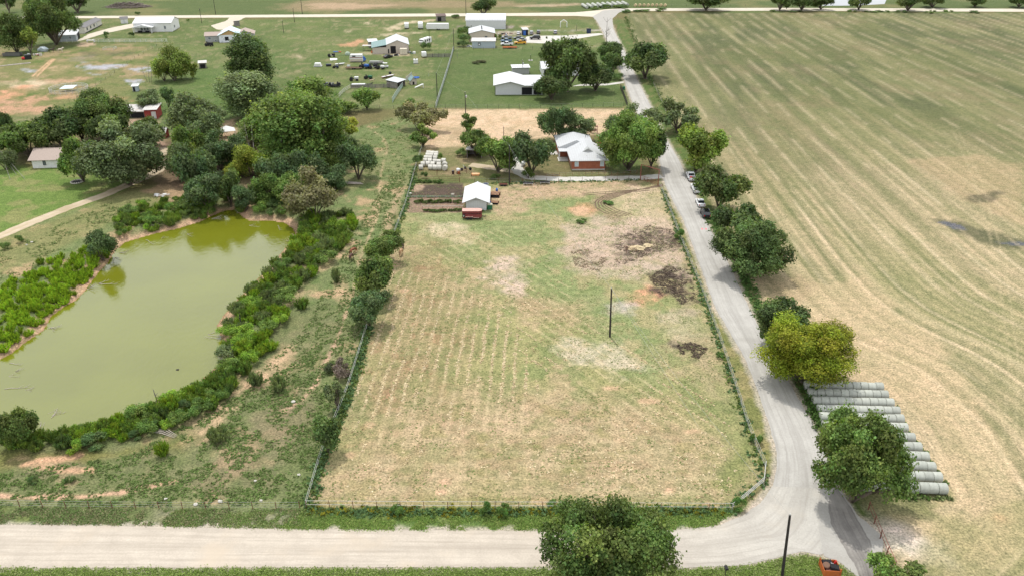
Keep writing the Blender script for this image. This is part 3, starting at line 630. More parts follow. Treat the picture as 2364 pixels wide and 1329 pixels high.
strip('back_road', [(-500,38),(-50,37),(160,38),(600,35),(1000,32),(1200,31),(1330,29),(1375,25),(1400,22),(1440,20),(1800,19),(2364,21),(2900,22)],
      [(-500,44),(-50,43),(160,43),(600,41),(1000,38.5),(1200,37.5),(1330,37.5),(1372,40),(1405,32),(1440,26),(1800,25.5),(2364,28),(2900,29)], GR_BACK, .030, 700, 7, .5)
sheet('road_junction', [(1368,39),(1392,25),(1425,22),(1455,22),(1430,29),(1414,44),(1416,66),(1386,64),(1379,50)], GR_ROAD, .036, .5, 1.0)
def lane(name, pts, wid, m, z, rag=.3, n=160):
    g, s = resample(GP(pts), n); d = np.gradient(g, axis=0); d /= np.linalg.norm(d, axis=1, keepdims=True) + 1e-9
    nn = np.stack([-d[:, 1], d[:, 0]], 1); w = wid / 2
    def px_(P): return P
    k = 7; u = np.linspace(0, 1, k); Vv = []; ua = []
    j1 = (fbm(s / 1.2, s * 0, 206, 4) - .5) * 2 * rag; j2 = (fbm(s / 1.2, s * 0 + 9, 207, 4) - .5) * 2 * rag
    l = g + nn * (w + j1)[:, None]; r = g - nn * (w + j2)[:, None]
    for j in range(k):
        p = l * (1 - u[j]) + r * u[j]; Vv.append(np.concatenate([p, np.full((n, 1), z)], 1)); ua.append(np.full(n, u[j]))
    q = np.arange(n - 1); Fs = np.concatenate([np.stack([j * n + q, j * n + q + 1, (j + 1) * n + q + 1, (j + 1) * n + q], 1) for j in range(k - 1)])
    o = link(name, npmesh(name, np.concatenate(Vv), Fs, m, {'across': ('FLOAT', np.concatenate(ua)), 'along': ('FLOAT', np.tile(s, k))}))
    if sum(p.normal.z for p in o.data.polygons[:50]) < 0: o.data.flip_normals()
    return tag(o, kind='structure')
lane('dirt_lane', [(-120,590),(0,545),(80,511),(160,479),(240,451),(300,425),(340,408),(366,394),(380,372),(384,340)], 3.4, GR_LANE, .024)
lane('house_driveway', [(1528,407),(1480,411),(1400,413),(1300,414),(1222,410),(1200,399),(1187,378),(1185,355)], 3.6, GR_DRIVE, .026, .3)
lane('side_track', [(1195,397),(1150,390),(1110,384),(1085,381)], 3.6, GR_LANE, .022, .5, 60)
sheet('house_patio', [(1266,358),(1269,343),(1292,343),(1293,357)], M['concrete'], .030, .02)
sheet('barn_drive', [(1214,99),(1214,85),(1252,83),(1300,83),(1384,77),(1396,80),(1384,82),(1305,94),(1252,101)], GR_DRIVE, .030, .5, 1)
sheet('shop_drive', [(176,96),(205,79),(256,65),(311,54),(312,63),(238,79),(190,94)], GR_BACK, .030, .5, 1)
sheet('cottage_drive', [(532,40),(522,49),(486,60),(501,69),(530,69),(542,54),(568,40)], GR_BACK, .034, .6, 1)
sheet('yard_lane', [(1320,200),(1340,195),(1400,194),(1440,188),(1442,192),(1400,198),(1335,199)], GR_DRIVE, .026, .3, .8)
TRK = gravel('wheel_track_soil', (.115, .08, .055), (.18, .13, .09))
for k in range(5):
    lane('wheel_track', [(1530, 431 - k * 1.5), (1470, 438 + k * .5), (1425 + k, 444 + k * 2.2), (1392 + k * 3, 453 + k * 2.4), (1374 + k * 6, 466 + k * 1.2), (1376 + k * 8, 480 - k), (1396 + k * 8, 492 - k * 1.5), (1432 + k * 7, 501 - k * 1.2)], .38, TRK, .014 + k * .002, .12, 120)
lane('wheel_track', [(1345, 447), (1420, 442), (1500, 436)], .4, TRK, .026, .12, 90); lane('wheel_track', [(1345, 451), (1420, 446), (1500, 440)], .4, TRK, .028, .12, 90)
# hazard paint mark on the road
mb = MB(); p = G(1624, 529)
for k in (-.55, .35): mb.add([(p.x + k, p.y - .5, .044), (p.x + k + .5, p.y - .35, .044), (p.x + k + .45, p.y + .5, .044), (p.x + k + .08, p.y + .4, .044)], [(0, 1, 2, 3)])
tag(mb.build('road_mark', mat('pink_spray_paint', (.62, .2, .22), .8)), 'faint pink sprayed mark on the pale road by the dark parked car', 'road mark')
# ================================================================ pond water
def water(name, col, r=.03, b_=.02, sc=1.4):
    m, nt, b = newmat(name); t = N(nt, 'ShaderNodeTexCoord').outputs['Object']
    c = mixc(nt, ramp(nt, noise(nt, t, .05, 4), .35, .7), col, tuple(v * 1.18 for v in col))
    nt.links.new(c, b.inputs['Base Color']); b.inputs['Roughness'].default_value = r; b.inputs['IOR'].default_value = 1.9; b.inputs['Specular IOR Level'].default_value = .5
    bp = N(nt, 'ShaderNodeBump'); bp.inputs['Strength'].default_value = b_; bp.inputs['Distance'].default_value = .3
    mpn = N(nt, 'ShaderNodeMapping'); mpn.inputs['Scale'].default_value = (1, .55, 1); nt.links.new(t, mpn.inputs[0])
    nt.links.new(noise(nt, mpn.outputs[0], sc, 4), bp.inputs['Height']); nt.links.new(bp.outputs[0], b.inputs['Normal'])
    return m
W_POND = water('algae_water', (.132, .142, .011), .06, .12)
cx = sum(p[0] for p in POND) / len(POND); cy = sum(p[1] for p in POND) / len(POND)
gp = GP([(cxp, cyp) for cxp, cyp in POND_PX], WATER_Z)
big = []
for i, p in enumerate(gp):                                     # a little past the shoreline, under the bank
    a = Vector(gp[i - 1]); b = Vector(gp[(i + 1) % len(gp)]); d = (b - a).normalized(); nrm = Vector((d.y, -d.x))
    q = Vector(p) + nrm * .5
    if sdist(np.array([q.x]), np.array([q.y]), gp)[0] < 0: q = Vector(p) - nrm * .5
    big.append((q.x, q.y, WATER_Z))
wob = MB().add(big, [tuple(range(len(big)))]).build('pond_water', W_POND)
if wob.data.polygons[0].normal.z < 0: wob.data.flip_normals()
tag(wob, kind='structure')
pond2 = MB().add([(*G(a, b)[:2], .03) for a, b in [(1895,14),(1915,8),(1930,-6),(2050,-8),(2042,10),(1990,13),(1940,14)]], [tuple(range(7))]).build('far_pond_water', water('grey_water', (.16, .17, .17), .05, .01, .3))
if pond2.data.polygons[0].normal.z < 0: pond2.data.flip_normals()
tag(pond2, kind='structure')
# ================================================================ vegetation prototypes
def leaf_quads(P, Nn, size, rng, asp=1.0, bend=True):
    n = len(P); r = rng.normal(size=(n, 3)); t = np.cross(Nn, r); t /= np.linalg.norm(t, axis=1, keepdims=True) + 1e-9
    b = np.cross(Nn, t); s = (size * rng.uniform(.45, 1.6, n))[:, None]
    v0 = P - t * s * .5 * asp; v1 = P + b * s * .42 + Nn * s * .10; v2 = P + t * s * .5 * asp; v3 = P - b * s * .42 + Nn * s * .10
    V = np.stack([v0, v1, v2, v3], 1).reshape(-1, 3); F = np.arange(4 * n).reshape(-1, 4)
    return V, F
def crown(name, seed, lobes, n, leaf, cb=.25, spread=.62, lr=(.24, .40), flat=1.0, top=.5, fill=.25, profile='dome', asp=1.7):
    """leaf clumps on many overlapping lobes; unit crown: radius 1, z from cb to 1"""
    rng = np.random.default_rng(seed); Cc = []; Rr = []
    zc = (cb + 1) / 2 * asp; zr = (1 - cb) / 2 * asp
    BT = []; i = 0
    while len(Cc) < lobes:                                  # boughs: each carries a cluster of lobes
        i += 1; ga = 2.39996 * i + rng.uniform(-.5, .5); u = rng.uniform(-.92, 1.0) if profile != 'tall' else rng.uniform(-.95, 1.0)
        if profile == 'flat': u = rng.uniform(-.3, .75)
        q = math.sqrt(max(0, 1 - u * u)); reach = rng.uniform(.40, .86); q = q ** .75 if profile == 'dome' else q; bt = rng.uniform(.72, 1.30)
        if profile == 'tall': q *= rng.uniform(.75, 1.0)
        if rng.random() < .16 and i > 3: continue
        p = np.array([math.cos(ga) * q, math.sin(ga) * q, u]) * reach
        if u < -.4: p[:2] *= 1.15
        for j in range(rng.integers(3, 6)):
            rr = rng.uniform(*lr); o = rng.normal(0, 1, 3); o = o / np.linalg.norm(o) * rng.uniform(.10, .30)
            c = p + o * np.array([1, 1, .8]); m = np.linalg.norm(c) + rr * .9
            lim = 1.0 if j else rng.uniform(1.0, 1.14)
            if m > lim: c = c / np.linalg.norm(c) * (lim - rr * .9)
            if len(Cc) < lobes: Cc.append(c); Rr.append(rr); BT.append(bt)
    Cc = np.array(Cc); Rr = np.array(Rr)
    w = Rr ** 2 / (Rr ** 2).sum(); k = rng.choice(lobes, n, p=w)
    d = rng.normal(size=(n, 3)); d /= np.linalg.norm(d, axis=1, keepdims=True)
    low = d[:, 2] < -.3; d[low & (rng.random(n) < .6), 2] *= -1
    sh = np.where(rng.random(n) < fill, rng.uniform(.35, .9, n), rng.normal(1.0, .14, n))
    # ragged sub-clumps on each lobe
    jit = 1 + .30 * np.sin(d[:, 0] * 7 + k * 1.7) * np.sin(d[:, 1] * 8 + k) + .1 * np.sin(d[:, 2] * 13 + k * 3)
    Cc = Cc * np.array([1, 1, zr]); Rr = Rr * np.clip((zr * .5 + .5), .75, 1.25)
    P = Cc[k] + d * (Rr[k] * sh * jit)[:, None]
    deep = np.zeros(n, bool)
    for j in range(lobes):
        q = np.linalg.norm(P - Cc[j], axis=1) < Rr[j] * .62; deep |= q & (k != j)
    keep = ~deep | (rng.random(n) < .22); P, d, k = P[keep], d[keep], k[keep]
    Nn = d * .8 + rng.normal(size=P.shape) * .55 + np.array([0, 0, .35]); Nn /= np.linalg.norm(Nn, axis=1, keepdims=True)
    P = P + np.array([0, 0, zc]); P[:, 2] = np.maximum(P[:, 2], .05)
    V, F = leaf_quads(P, Nn, leaf, rng); V[:, 2] /= asp
    lt = np.array(BT)[k] * rng.uniform(.76, 1.26, lobes)[k] * rng.uniform(.5, 1.6, len(k)); hu = .5 + (rng.uniform(-.028, .022, lobes)[k] + rng.normal(0, .010, len(k)))
    me = npmesh(name, V, F, LEAF, {'tint': ('FLOAT', np.repeat(lt, 4)), 'hue': ('FLOAT', np.repeat(hu, 4))})
    lobe_pts = [(c[0], c[1], (c[2] + zc) / asp) for c in Cc]
    return me, lobe_pts
def trunk(name, seed, lobe_pts, cb, r=.055, limbs=8, multi=1, m=BARK, lean=.0):
    rr = random.Random(seed); mb = MB()
    fork = cb * (.55 if multi == 1 else .25)
    for s in range(multi):
        bx, by = (rr.uniform(-.06, .06), rr.uniform(-.06, .06)) if multi > 1 else (0, 0)
        rad = r / (multi ** .5)
        top = Vector((bx * 2 + rr.uniform(-.04, .04), by * 2 + rr.uniform(-.04, .04), fork))
        mb.path([(bx, by, -.03), (bx, by, .02), tuple(top)], [rad * 1.5, rad * 1.05, rad * .85], 9)
        pts = rr.sample(lobe_pts, min(len(lobe_pts), limbs // multi + 1))
        for p in pts:
            p = Vector(p); q = top.lerp(p, .45) + Vector((rr.uniform(-.06, .06), rr.uniform(-.06, .06), .05))
            mb.path([tuple(top - Vector((0, 0, .02))), tuple(q), tuple(p)], [rad * .62, rad * .36, rad * .10], 6)
            for _ in range(2):
                e = p + Vector((rr.uniform(-.22, .22), rr.uniform(-.22, .22), rr.uniform(-.02, .12))); mb.path([tuple(q), tuple(q.lerp(e, .6) + Vector((0, 0, .02))), tuple(e)], [rad * .25, rad * .16, rad * .05], 5)
    me = mb.mesh(name, True); me.materials.append(m); return me
PROTO = {}
def proto(key, seed, lobes, n, leaf, cb, tr=.055, multi=1, bark=BARK, limbs=8, **kw):
    cm_, lp = crown(key + '_crown', seed, lobes, n, leaf, cb, **kw)
    PROTO[key] = (cm_, trunk(key + '_trunk', seed + 1, lp, cb, tr, limbs, multi, bark))
proto('oak_a', 11, 44, 15000, .072, .10, .06, lr=(.16, .33), asp=1.5); proto('oak_b', 12, 52, 15000, .072, .10, .06, lr=(.14, .31), asp=1.5); proto('oak_c', 13, 38, 13000, .078, .12, .06, lr=(.17, .36), asp=1.5)
proto('oak_big', 14, 120, 46000, .042, .08, .055, lr=(.08, .26), limbs=16, asp=1.5); proto('oak_big2', 15, 110, 44000, .043, .08, .05, multi=2, lr=(.08, .27), limbs=16, asp=1.5)
proto('oak_front', 31, 210, 72000, .034, .05, .05, lr=(.05, .23), limbs=26, fill=.3, asp=2.2)
proto('oak_near', 32, 150, 70000, .036, .05, .05, lr=(.06, .25), limbs=26, fill=.3, asp=1.9)
proto('open_a', 16, 26, 5200, .085, .16, .05, lr=(.14, .26), limbs=12, asp=1.7); proto('open_b', 17, 30, 7000, .08, .16, .05, lr=(.13, .28), limbs=14, asp=1.7)
proto('cotton_a', 18, 90, 24000, .075, .03, .045, lr=(.16, .34), profile='tall', asp=2.9); proto('cotton_b', 19, 84, 23000, .075, .03, .045, lr=(.16, .36), profile='tall', multi=2, asp=2.9)
proto('willow_a', 20, 18, 12000, .062, .03, .05, lr=(.28, .44), multi=3, asp=1.8); proto('willow_b', 21, 20, 12000, .062, .03, .045, lr=(.26, .40), multi=2, asp=1.8)
proto('loose_a', 22, 46, 11000, .072, .04, .045, lr=(.15, .32), multi=3, fill=.45, asp=2.0); proto('loose_b', 23, 42, 11000, .074, .04, .045, lr=(.15, .34), multi=2, fill=.45, asp=2.0)
proto('layer_a', 24, 50, 14000, .066, .04, .045, lr=(.13, .28), fill=.2, asp=2.0); proto('mimosa', 25, 34, 10000, .06, .16, .05, lr=(.16, .28), multi=3, asp=1.2)
proto('small_a', 26, 22, 4200, .10, .10, .05, lr=(.2, .36)); proto('small_b', 27, 18, 3400, .11, .08, .05, lr=(.22, .4), multi=2)
proto('column', 28, 16, 3000, .12, .06, .05, lr=(.3, .5), profile='tall', asp=3.0)
KIND = {'o': (.096, .14, .038), 'O': (.120, .165, .034), 'd': (.074, .110, .038), 'g': (.125, .160, .075), 'y': (.15, .172, .018), 'Y': (.24, .275, .05), 'c': (.110, .165, .042), 'm': (.175, .170, .085), 'b': (.086, .130, .056), 'w': (.145, .18, .042), 'k': (.084, .120, .038)}
TOPS = []; TREES = []; ASP = []
def tree(bx, by, w, top, pk, kind, label, group=None, cat='tree', rz=None, leftover=0, name='tree'):
    P = at(bx, by); s = PPM(P); Rm = w / s / 2; P2 = P + Vector((0, Rm * .15, 0)); h = max(1.2, HT(P2, top) - P.z)
    zm = P.z + .62 * h; P.x = (bx - PW / 2) / FPX * (P.y * CP - (zm - CAM_H) * SP); Rm = w / PPM(Vector((P.x, P.y, zm))) / 2 * 1.13     # bx, w: middle and width of the crown
    rr = random.Random(int(bx * 13 + by * 7)); rz = rr.uniform(0, 6.28) if rz is None else rz
    e = empty(name, P, rz, label, cat, group); e.scale = (Rm, Rm, h)
    cme, tme = PROTO[pk]
    t = link('trunk', tme, e); c = link('crown', cme, e)
    k = KIND[kind]; q = rr.uniform(.9, 1.12); q *= 1.42; c.color = (k[0] * q, k[1] * q, k[2] * q, 1); ASP.append((pk, round(h / Rm, 2), round(h, 1), label[:30]))
    TREES.append((P.x, P.y, Rm)); TOPS.append(e); return e
T = tree
G1 = 'oaks along the hayfield side of the road'
T(1493,182,112,97,'oak_a','d','dark broad oak standing alone at the far end of the road verge', G1)
T(1567,306,92,229,'open_b','g','thin grey-green oak with visible limbs beside the hayfield edge', G1)
T(1614,397,122,289,'oak_b','O','bright green oak shading the road just behind the first white pickup', G1)
T(1667,486,112,387,'oak_c','k','oak overhanging the second white pickup and the white sedan', G1)
T(1708,570,124,466,'oak_a','d','dark oak crown hanging over the dark parked car', G1)
T(1743,638,164,513,'oak_big','d','largest dark oak of the roadside row, its trunk above the field shade', G1)
T(1806,788,124,696,'oak_b','d','dark low oak half hidden behind the yellow-green oak', G1)
T(1870,880,194,729,'oak_front','y','yellow-green oak standing at the end of the hay bale rows', G1)
T(1994,1155,208,954,'oak_big','o','round green oak growing out of the rows of hay bales', G1)
T(1404,1392,276,1134,'oak_near','o','big two-toned oak in front of the gravel road at the bottom edge')
T(2030,1338,70,1276,'small_a','c','leafy sapling beside the red pipe fence at the bottom right corner'); T(2098,1345,90,1300,'small_b','o','low dark sapling cut off by the bottom edge right of the pipe fence')
G2 = 'trees around the brick house'
T(1456,394,140,262,'oak_big','c','tall bright green tree between the brick house and the road', G2); T(1506,388,62,300,'oak_c','d','dark tree overhanging the road next to the red gate frame', G2)
T(1482,310,82,232,'loose_a','g','pale grey-green tree leaning over the road behind the brick house', G2); T(1418,335,62,258,'loose_b','g','bushy grey tree at the back corner of the brick house', G2)
T(1288,330,80,219,'layer_a','b','tall blue-green tree at the edge of the straw field behind the brick house', G2); T(1338,326,74,256,'loose_b','g','greyish thin tree directly behind the brick house roof', G2); T(1310,336,60,290,'small_b','b','dark bush at the far left corner of the brick house roof', G2)
T(1230,404,94,308,'oak_c','b','round dark tree with a white tank under it beside the driveway', G2); T(1222,412,30,385,'small_b','o','small rounded bush at the bend of the house driveway', G2)
T(1150,398,104,315,'oak_b','c','thick-trunked tree in front of the open run-in shed', G2); T(1098,360,80,295,'oak_a','o','spreading tree behind the open run-in shed', G2); T(1079,312,48,264,'open_a','o','small wind-bent tree on the straw field', G2)
T(968,304,112,234,'mimosa','m','wide mimosa with tan blossoms at the corner of the straw field', G2); T(976,340,60,290,'open_b','c','small pale tree at the fence corner below the mimosa', G2)
T(846,253,60,201,'small_a','c','neat round tree on the lawn in front of the picket fence')
G3 = 'trees in the mown yard with the white barn'
T(1311,212,116,90,'oak_b','k','tall open-crowned tree in front of the white house in the mown yard', G3, ); T(1376,210,88,146,'oak_a','d','low dark tree beside the yard drive', G3); T(1274,230,84,174,'oak_c','d','dark tree covering the right end of the white barn', G3)
T(1409,150,60,98,'oak_b','d','dark ragged tree at the roadside below the bare tree', G3); T(1416,172,48,120,'small_a','d','dark brush at the roadside near the yard corner', G3); T(1249,150,16,121,'column','k','small egg-shaped evergreen on the mown yard', G3)
T(1116,37,56,-6,'oak_a','d','lone oak beyond the back road behind the quonset barn')
G4 = 'oaks along the back road'
for bx, by, w, tp, lb in ((1633,25,86,-18,'first wide oak on the back road left of the far pond'), (1803,25,46,-14,'small oak second along the back road'), (1854,25,58,-12,'oak right of the small one, against the far pond'), (1898,23,48,-12,'oak at the left end of the far pond'), (1986,24,54,-14,'lone oak in front of the right end of the far pond'), (2101,26,58,-14,'oak just right of the far pond'), (2156,18,60,-14,'flat-topped oak set back beyond the road'), (2254,17,44,-12,'small oak set back near the right corner'), (2357,18,50,-12,'oak cut by the right edge beyond the back road')):
    T(bx, by, w, tp, random.choice(['oak_a', 'oak_c', 'oak_b']), 'k', lb, G4)
G5 = 'tall trees in the upper left corner'
T(112,104,106,-12,'oak_big','k','tallest dark tree in the upper left corner, right of its neighbour', G5); T(26,124,66,28,'cotton_a','k','dark tall tree at the left edge of the upper left grove', G5); T(62,124,40,64,'small_a','w','yellowish small tree between the two tall dark trees', G5)
T(172,30,66,-26,'oak_a','d','dark oak behind the tall trees beyond the back road', G5); T(14,30,44,-18,'open_a','k','thin dark tree at the top left edge', G5)
T(392,186,84,104,'willow_a','w','rounded willow-like tree with several soft lobes on the left lawn'); T(372,188,50,130,'willow_b','w','smaller front lobe tree of the willow clump on the left lawn'); T(441,182,24,140,'small_b','w','young thin tree right of the willow clump')
G6 = 'trees of the thicket behind the pond'
T(570,208,108,79,'cotton_a','d','tall dark tree in front of the half-built cottage', G6); T(562,272,116,163,'cotton_b','g','tall grey-leaved cottonwood with forked trunks in front of the dark one', G6)
T(712,300,118,176,'cotton_a','c','cottonwood at the back of the thicket', G6); T(652,392,130,215,'cotton_b','c','tall cottonwood with a pale trunk in the middle of the thicket', G6); T(738,388,124,218,'cotton_a','c','tall cottonwood at the right side of the thicket', G6); T(690,382,100,205,'cotton_b','c','cottonwood filling the centre of the thicket', G6)
T(440,328,118,198,'loose_a','g','wide grey-green tree right of the red shed', G6); T(472,345,80,255,'loose_b','g','shaggy grey tree beside the wood pile', G6); T(345,262,60,206,'loose_b','g','pale bushy tree behind the long low stable', G6); T(384,252,34,198,'small_a','b','pointed dark small tree behind the red shed', G6)
T(220,325,128,210,'oak_big','k','big dark tree left of the long stable', G6); T(140,350,116,246,'oak_a','d','dark spreading tree behind the white cottage roof', G6); T(58,366,104,286,'oak_b','o','tree behind the lawn at the left side', G6); T(8,392,50,335,'loose_a','g','thin tree at the left edge beside the wire poles', G6); T(2,330,44,258,'oak_c','d','dark tree cut by the left edge above the lawn', G6)
T(96,340,80,268,'oak_c','k','mid-height tree filling the gap behind the white cottage', G6)
T(284,425,186,284,'oak_big2','g','huge rounded grey-green tree over the dirt lane', G6); T(177,420,88,316,'oak_a','c','well-shaped tree standing in a white stone ring', G6)
T(822,414,86,300,'layer_a','b','blue-green layered tree at the right end of the thicket', G6); T(796,330,66,272,'open_b','Y','pale yellowish thin tree behind the bare white stems', G6)
T(575,408,84,330,'willow_a','Y','bright yellow-green willow in the thicket', G6); T(540,412,52,362,'willow_b','Y','smaller yellow-green willow lobe at left', G6); T(610,410,44,364,'willow_b','w','olive willow lobe at right of the bright willow', G6)
T(448,452,84,335,'oak_c','b','dark dense tree beside the clay bank', G6); T(410,420,66,318,'loose_a','g','loose tree between the lane and the dark dense tree', G6); T(470,480,90,380,'layer_a','b','dark drooping tree above the pond head', G6); T(500,400,86,302,'layer_a','b','blue-green bushy tree in front of the white canopy', G6); T(525,470,70,392,'oak_b','k','shadowy tree at the pond head', G6)
T(716,506,124,386,'loose_a','m','broad tree with tan flower heads above the pond bank', G6); T(668,470,80,385,'layer_a','c','leafy tree at the back of the pond bank', G6); T(610,468,70,395,'loose_b','c','bushy tree above the sandy pond tongue', G6); T(560,480,56,420,'loose_b','b','dark bush at the tip of the pond', G6); T(770,440,70,380,'loose_b','b','low tree beside the fallen logs', G6)
T(790,262,56,230,'small_b','c','rounded bush at the top edge of the thicket', G6)
for i, (bx, by, w, tp, pk, kd, lb) in enumerate(((480,300,80,230,'loose_b','g','soft grey-green tree at the back of the thicket, left of the forked cottonwood'), (600,330,90,262,'cotton_a','c','mid-green tree between the forked cottonwood and the tall cottonwoods'), (640,440,90,350,'oak_c','b','dark full tree in the heart of the thicket'), (700,440,96,345,'oak_a','b','dark spreading tree under the tall cottonwoods'), (760,400,70,330,'loose_a','c','leafy tree just behind the layered blue-green tree'), (430,385,84,290,'oak_a','c','green tree right of the dirt track to the coop'), (340,340,70,275,'oak_c','o','rounded tree over the left side of the red coop'), (250,350,90,262,'oak_b','k','dark tree behind the huge grey-green tree'), (180,330,80,248,'oak_c','o','tree in the row behind the bungalow, left of the biggest'), (520,380,80,290,'loose_a','b','blue-green tree in front of the canopy tent'), (30,350,80,290,'oak_a','k','dark tree at the left end of the row behind the bungalow'), (455,440,70,352,'oak_b','o','green tree behind the dark tree by the clay bank'), (765,350,76,262,'cotton_b','c','right-hand shoulder tree of the cottonwood stand'))): T(bx, by, w, tp, pk, kd, lb, G6)
G7 = 'fence line trees of the paddock'
T(886,606,82,528,'layer_a','o','farthest dense tree of the clump on the paddock fence', G7); T(864,690,100,595,'oak_a','o','middle tree of the clump on the paddock fence', G7); T(850,752,92,650,'layer_a','b','nearest blue-green tree of the clump on the paddock fence', G7); T(902,560,40,528,'small_b','o','small bush at the top of the fence clump', G7)
T(752,1046,72,954,'small_a','d','dark sapling on the lower end of the paddock fence', G7); T(775,944,58,880,'open_a','g','thin half-bare sapling on the paddock fence', G7)
T(38,1028,84,942,'oak_c','o','round tree on the near bank of the pond at the left edge'); T(228,592,66,518,'loose_a','b','dark feathery tree on the left bank of the pond')
# ---------------------------------------------------------------- shrubs
def plume(name, seed, stems=46, per=22, leaf=.11, wide=.85):
    rng = np.random.default_rng(seed); Ps = []; Ns = []; ids = []
    for s in range(stems):
        a = rng.uniform(0, 6.283); sp = rng.uniform(.1, 1) ** .7 * wide; h = rng.uniform(.6, 1.0) * (1.08 - .45 * sp)
        t = rng.uniform(.18, 1, per); tip = np.array([math.cos(a) * sp, math.sin(a) * sp, h]); b0 = tip * np.array([.25, .25, 0])
        p = b0 + (tip - b0) * t[:, None] + rng.normal(0, .05, (per, 3)); Ps.append(p)
        n = rng.normal(size=(per, 3)) * .6 + np.array([math.cos(a), math.sin(a), .5]); Ns.append(n); ids.append(np.full(per, s))
    P = np.concatenate(Ps); Nn = np.concatenate(Ns); Nn /= np.linalg.norm(Nn, axis=1, keepdims=True); k = np.concatenate(ids)
    n = len(P); up = np.array([0, 0, 1.0]) + rng.normal(0, .35, (n, 3)) + P * np.array([.5, .5, 0]); t = up / np.linalg.norm(up, axis=1, keepdims=True)
    b = np.cross(Nn, t); b /= np.linalg.norm(b, axis=1, keepdims=True) + 1e-9; s = (leaf * rng.uniform(.6, 1.3, n))[:, None]
    V = np.stack([P - t * s * .8, P + b * s * .3, P + t * s * .9, P - b * s * .3], 1).reshape(-1, 3)
    F = np.arange(4 * n).reshape(-1, 4)
    lt = rng.uniform(.7, 1.3, stems)[k] * rng.uniform(.75, 1.3, n); hu = .5 + rng.uniform(-.03, .02, stems)[k]
    return npmesh(name, V, F, LEAF, {'tint': ('FLOAT', np.repeat(lt, 4)), 'hue': ('FLOAT', np.repeat(hu, 4))})
PL = [plume('plume_shrub', 300 + i, 64, 40, .105) for i in range(4)]
BU = [crown('leafy_bush', 320 + i, 18, 4200, .09, .0, lr=(.22, .42))[0] for i in range(3)]
PLACED = []
def shrub(px, py, wm, hm, me, col, label, group=None, cat='shrub', name='shrub'):
    P = at(px, py); o = link(name, me); o.location = P + Vector((0, 0, -.05)); o.scale = (wm / 2, wm / 2, hm)
    rr = random.Random(int(px * 31 + py * 17)); o.rotation_euler = (0, 0, rr.uniform(0, 6.28)); q = rr.uniform(.82, 1.2); o.color = (col[0] * q, col[1] * q, col[2] * q, 1)
    return tag(o, label, cat if name == 'shrub' or cat != 'shrub' else name, group)
def scatter(poly, n, wr, hr, meshes, cols, label, group, dmin=.55, seed=1, keep=None):
    rr = random.Random(seed); g = GP(poly); xs = [p[0] for p in poly]; ys = [p[1] for p in poly]; got = []; tries = 0
    while len(got) < n and tries < n * 60:
        tries += 1; px, py = rr.uniform(min(xs), max(xs)), rr.uniform(min(ys), max(ys)); P = G(px, py)
        if not inside(P.x, P.y, g): continue
        if sdist(np.array([P.x]), np.array([P.y]), POND)[0] < .7: continue
        w = rr.uniform(*wr)
        if any((P.x - a) ** 2 + (P.y - b) ** 2 < ((w + c) * .5 * dmin) ** 2 for a, b, c in got): continue
        got.append((P.x, P.y, w)); shrub(px, py, w, rr.uniform(*hr) * (w / wr[1]) ** .5, rr.choice(meshes), rr.choice(cols), label, group)
    return got
BRI = [(.195,.30,.036), (.18,.28,.036), (.215,.31,.042)]; MID = [(.14,.22,.048), (.13,.205,.05), (.16,.23,.056)]; GRE = [(.19,.24,.11), (.17,.22,.10)]; DK = [(.10,.155,.055), (.115,.175,.06), (.14,.205,.06)]
scatter([(700,500),(812,492),(818,535),(760,610),(680,690),(640,770),(620,815),(560,870),(500,905),(470,905),(522,840),(524,800),(516,745),(545,708),(605,648),(660,582),(690,545)], 92, (2.8,5.0), (2.2,3.4), PL + PL[:2] + BU[:1], BRI + MID + GRE, 'feathery green shrub in the dense belt along the right bank of the pond', 'shrub belt on the right bank of the pond', .55, 41)
scatter([(0,1016),(150,1000),(300,958),(400,925),(520,850),(560,880),(500,945),(400,985),(290,1020),(180,1045),(0,1040)], 54, (2.2,4.4), (1.8,3.0), PL + BU[:2], MID + BRI[:1] + DK[:1], 'green shrub in the belt along the near bank of the pond', 'shrub belt on the near bank of the pond', .55, 42)
def mass(name, polys, n, wr, hr, meshes, cols, seed):
    """uncountable bank weeds: plume meshes merged into one object"""
    rg = np.random.default_rng(seed); VV = []; TT_ = []; HH = []
    src = []
    for me in meshes:
        a = np.empty(len(me.vertices) * 3, np.float32); me.vertices.foreach_get('co', a); t = np.empty(len(me.vertices), np.float32); me.attributes['tint'].data.foreach_get('value', t); h = np.empty(len(me.vertices), np.float32); me.attributes['hue'].data.foreach_get('value', h); src.append((a.reshape(-1, 3), t, h))
    for poly, frac in polys:
        g = GP(poly); xs = [p[0] for p in g]; ys = [p[1] for p in g]; c = 0
        while c < n * frac:
            X, Y = rg.uniform(min(xs), max(xs)), rg.uniform(min(ys), max(ys))
            if not inside(X, Y, g) or sdist(np.array([X]), np.array([Y]), POND)[0] < .8: continue
            c += 1; a, t, h = src[rg.integers(len(src))]; w = rg.uniform(*wr); th = rg.uniform(0, 6.28); ca, sa = math.cos(th), math.sin(th)
            p = np.stack([(a[:, 0] * ca - a[:, 1] * sa) * w / 2 + X, (a[:, 0] * sa + a[:, 1] * ca) * w / 2 + Y, a[:, 2] * rg.uniform(*hr) + hgt(X, Y) - .05], 1); VV.append(p); TT_.append(t * rg.uniform(.75, 1.25)); HH.append(h)
    V = np.concatenate(VV); o = link(name, npmesh(name, V, np.arange(len(V)).reshape(-1, 4), LEAF, {'tint': ('FLOAT', np.concatenate(TT_)), 'hue': ('FLOAT', np.concatenate(HH))})); o.color = (*cols, 1); o['kind'] = 'stuff'; return o
PLS = [plume('weed_plume', 340 + i, 34, 22, .14) for i in range(3)]
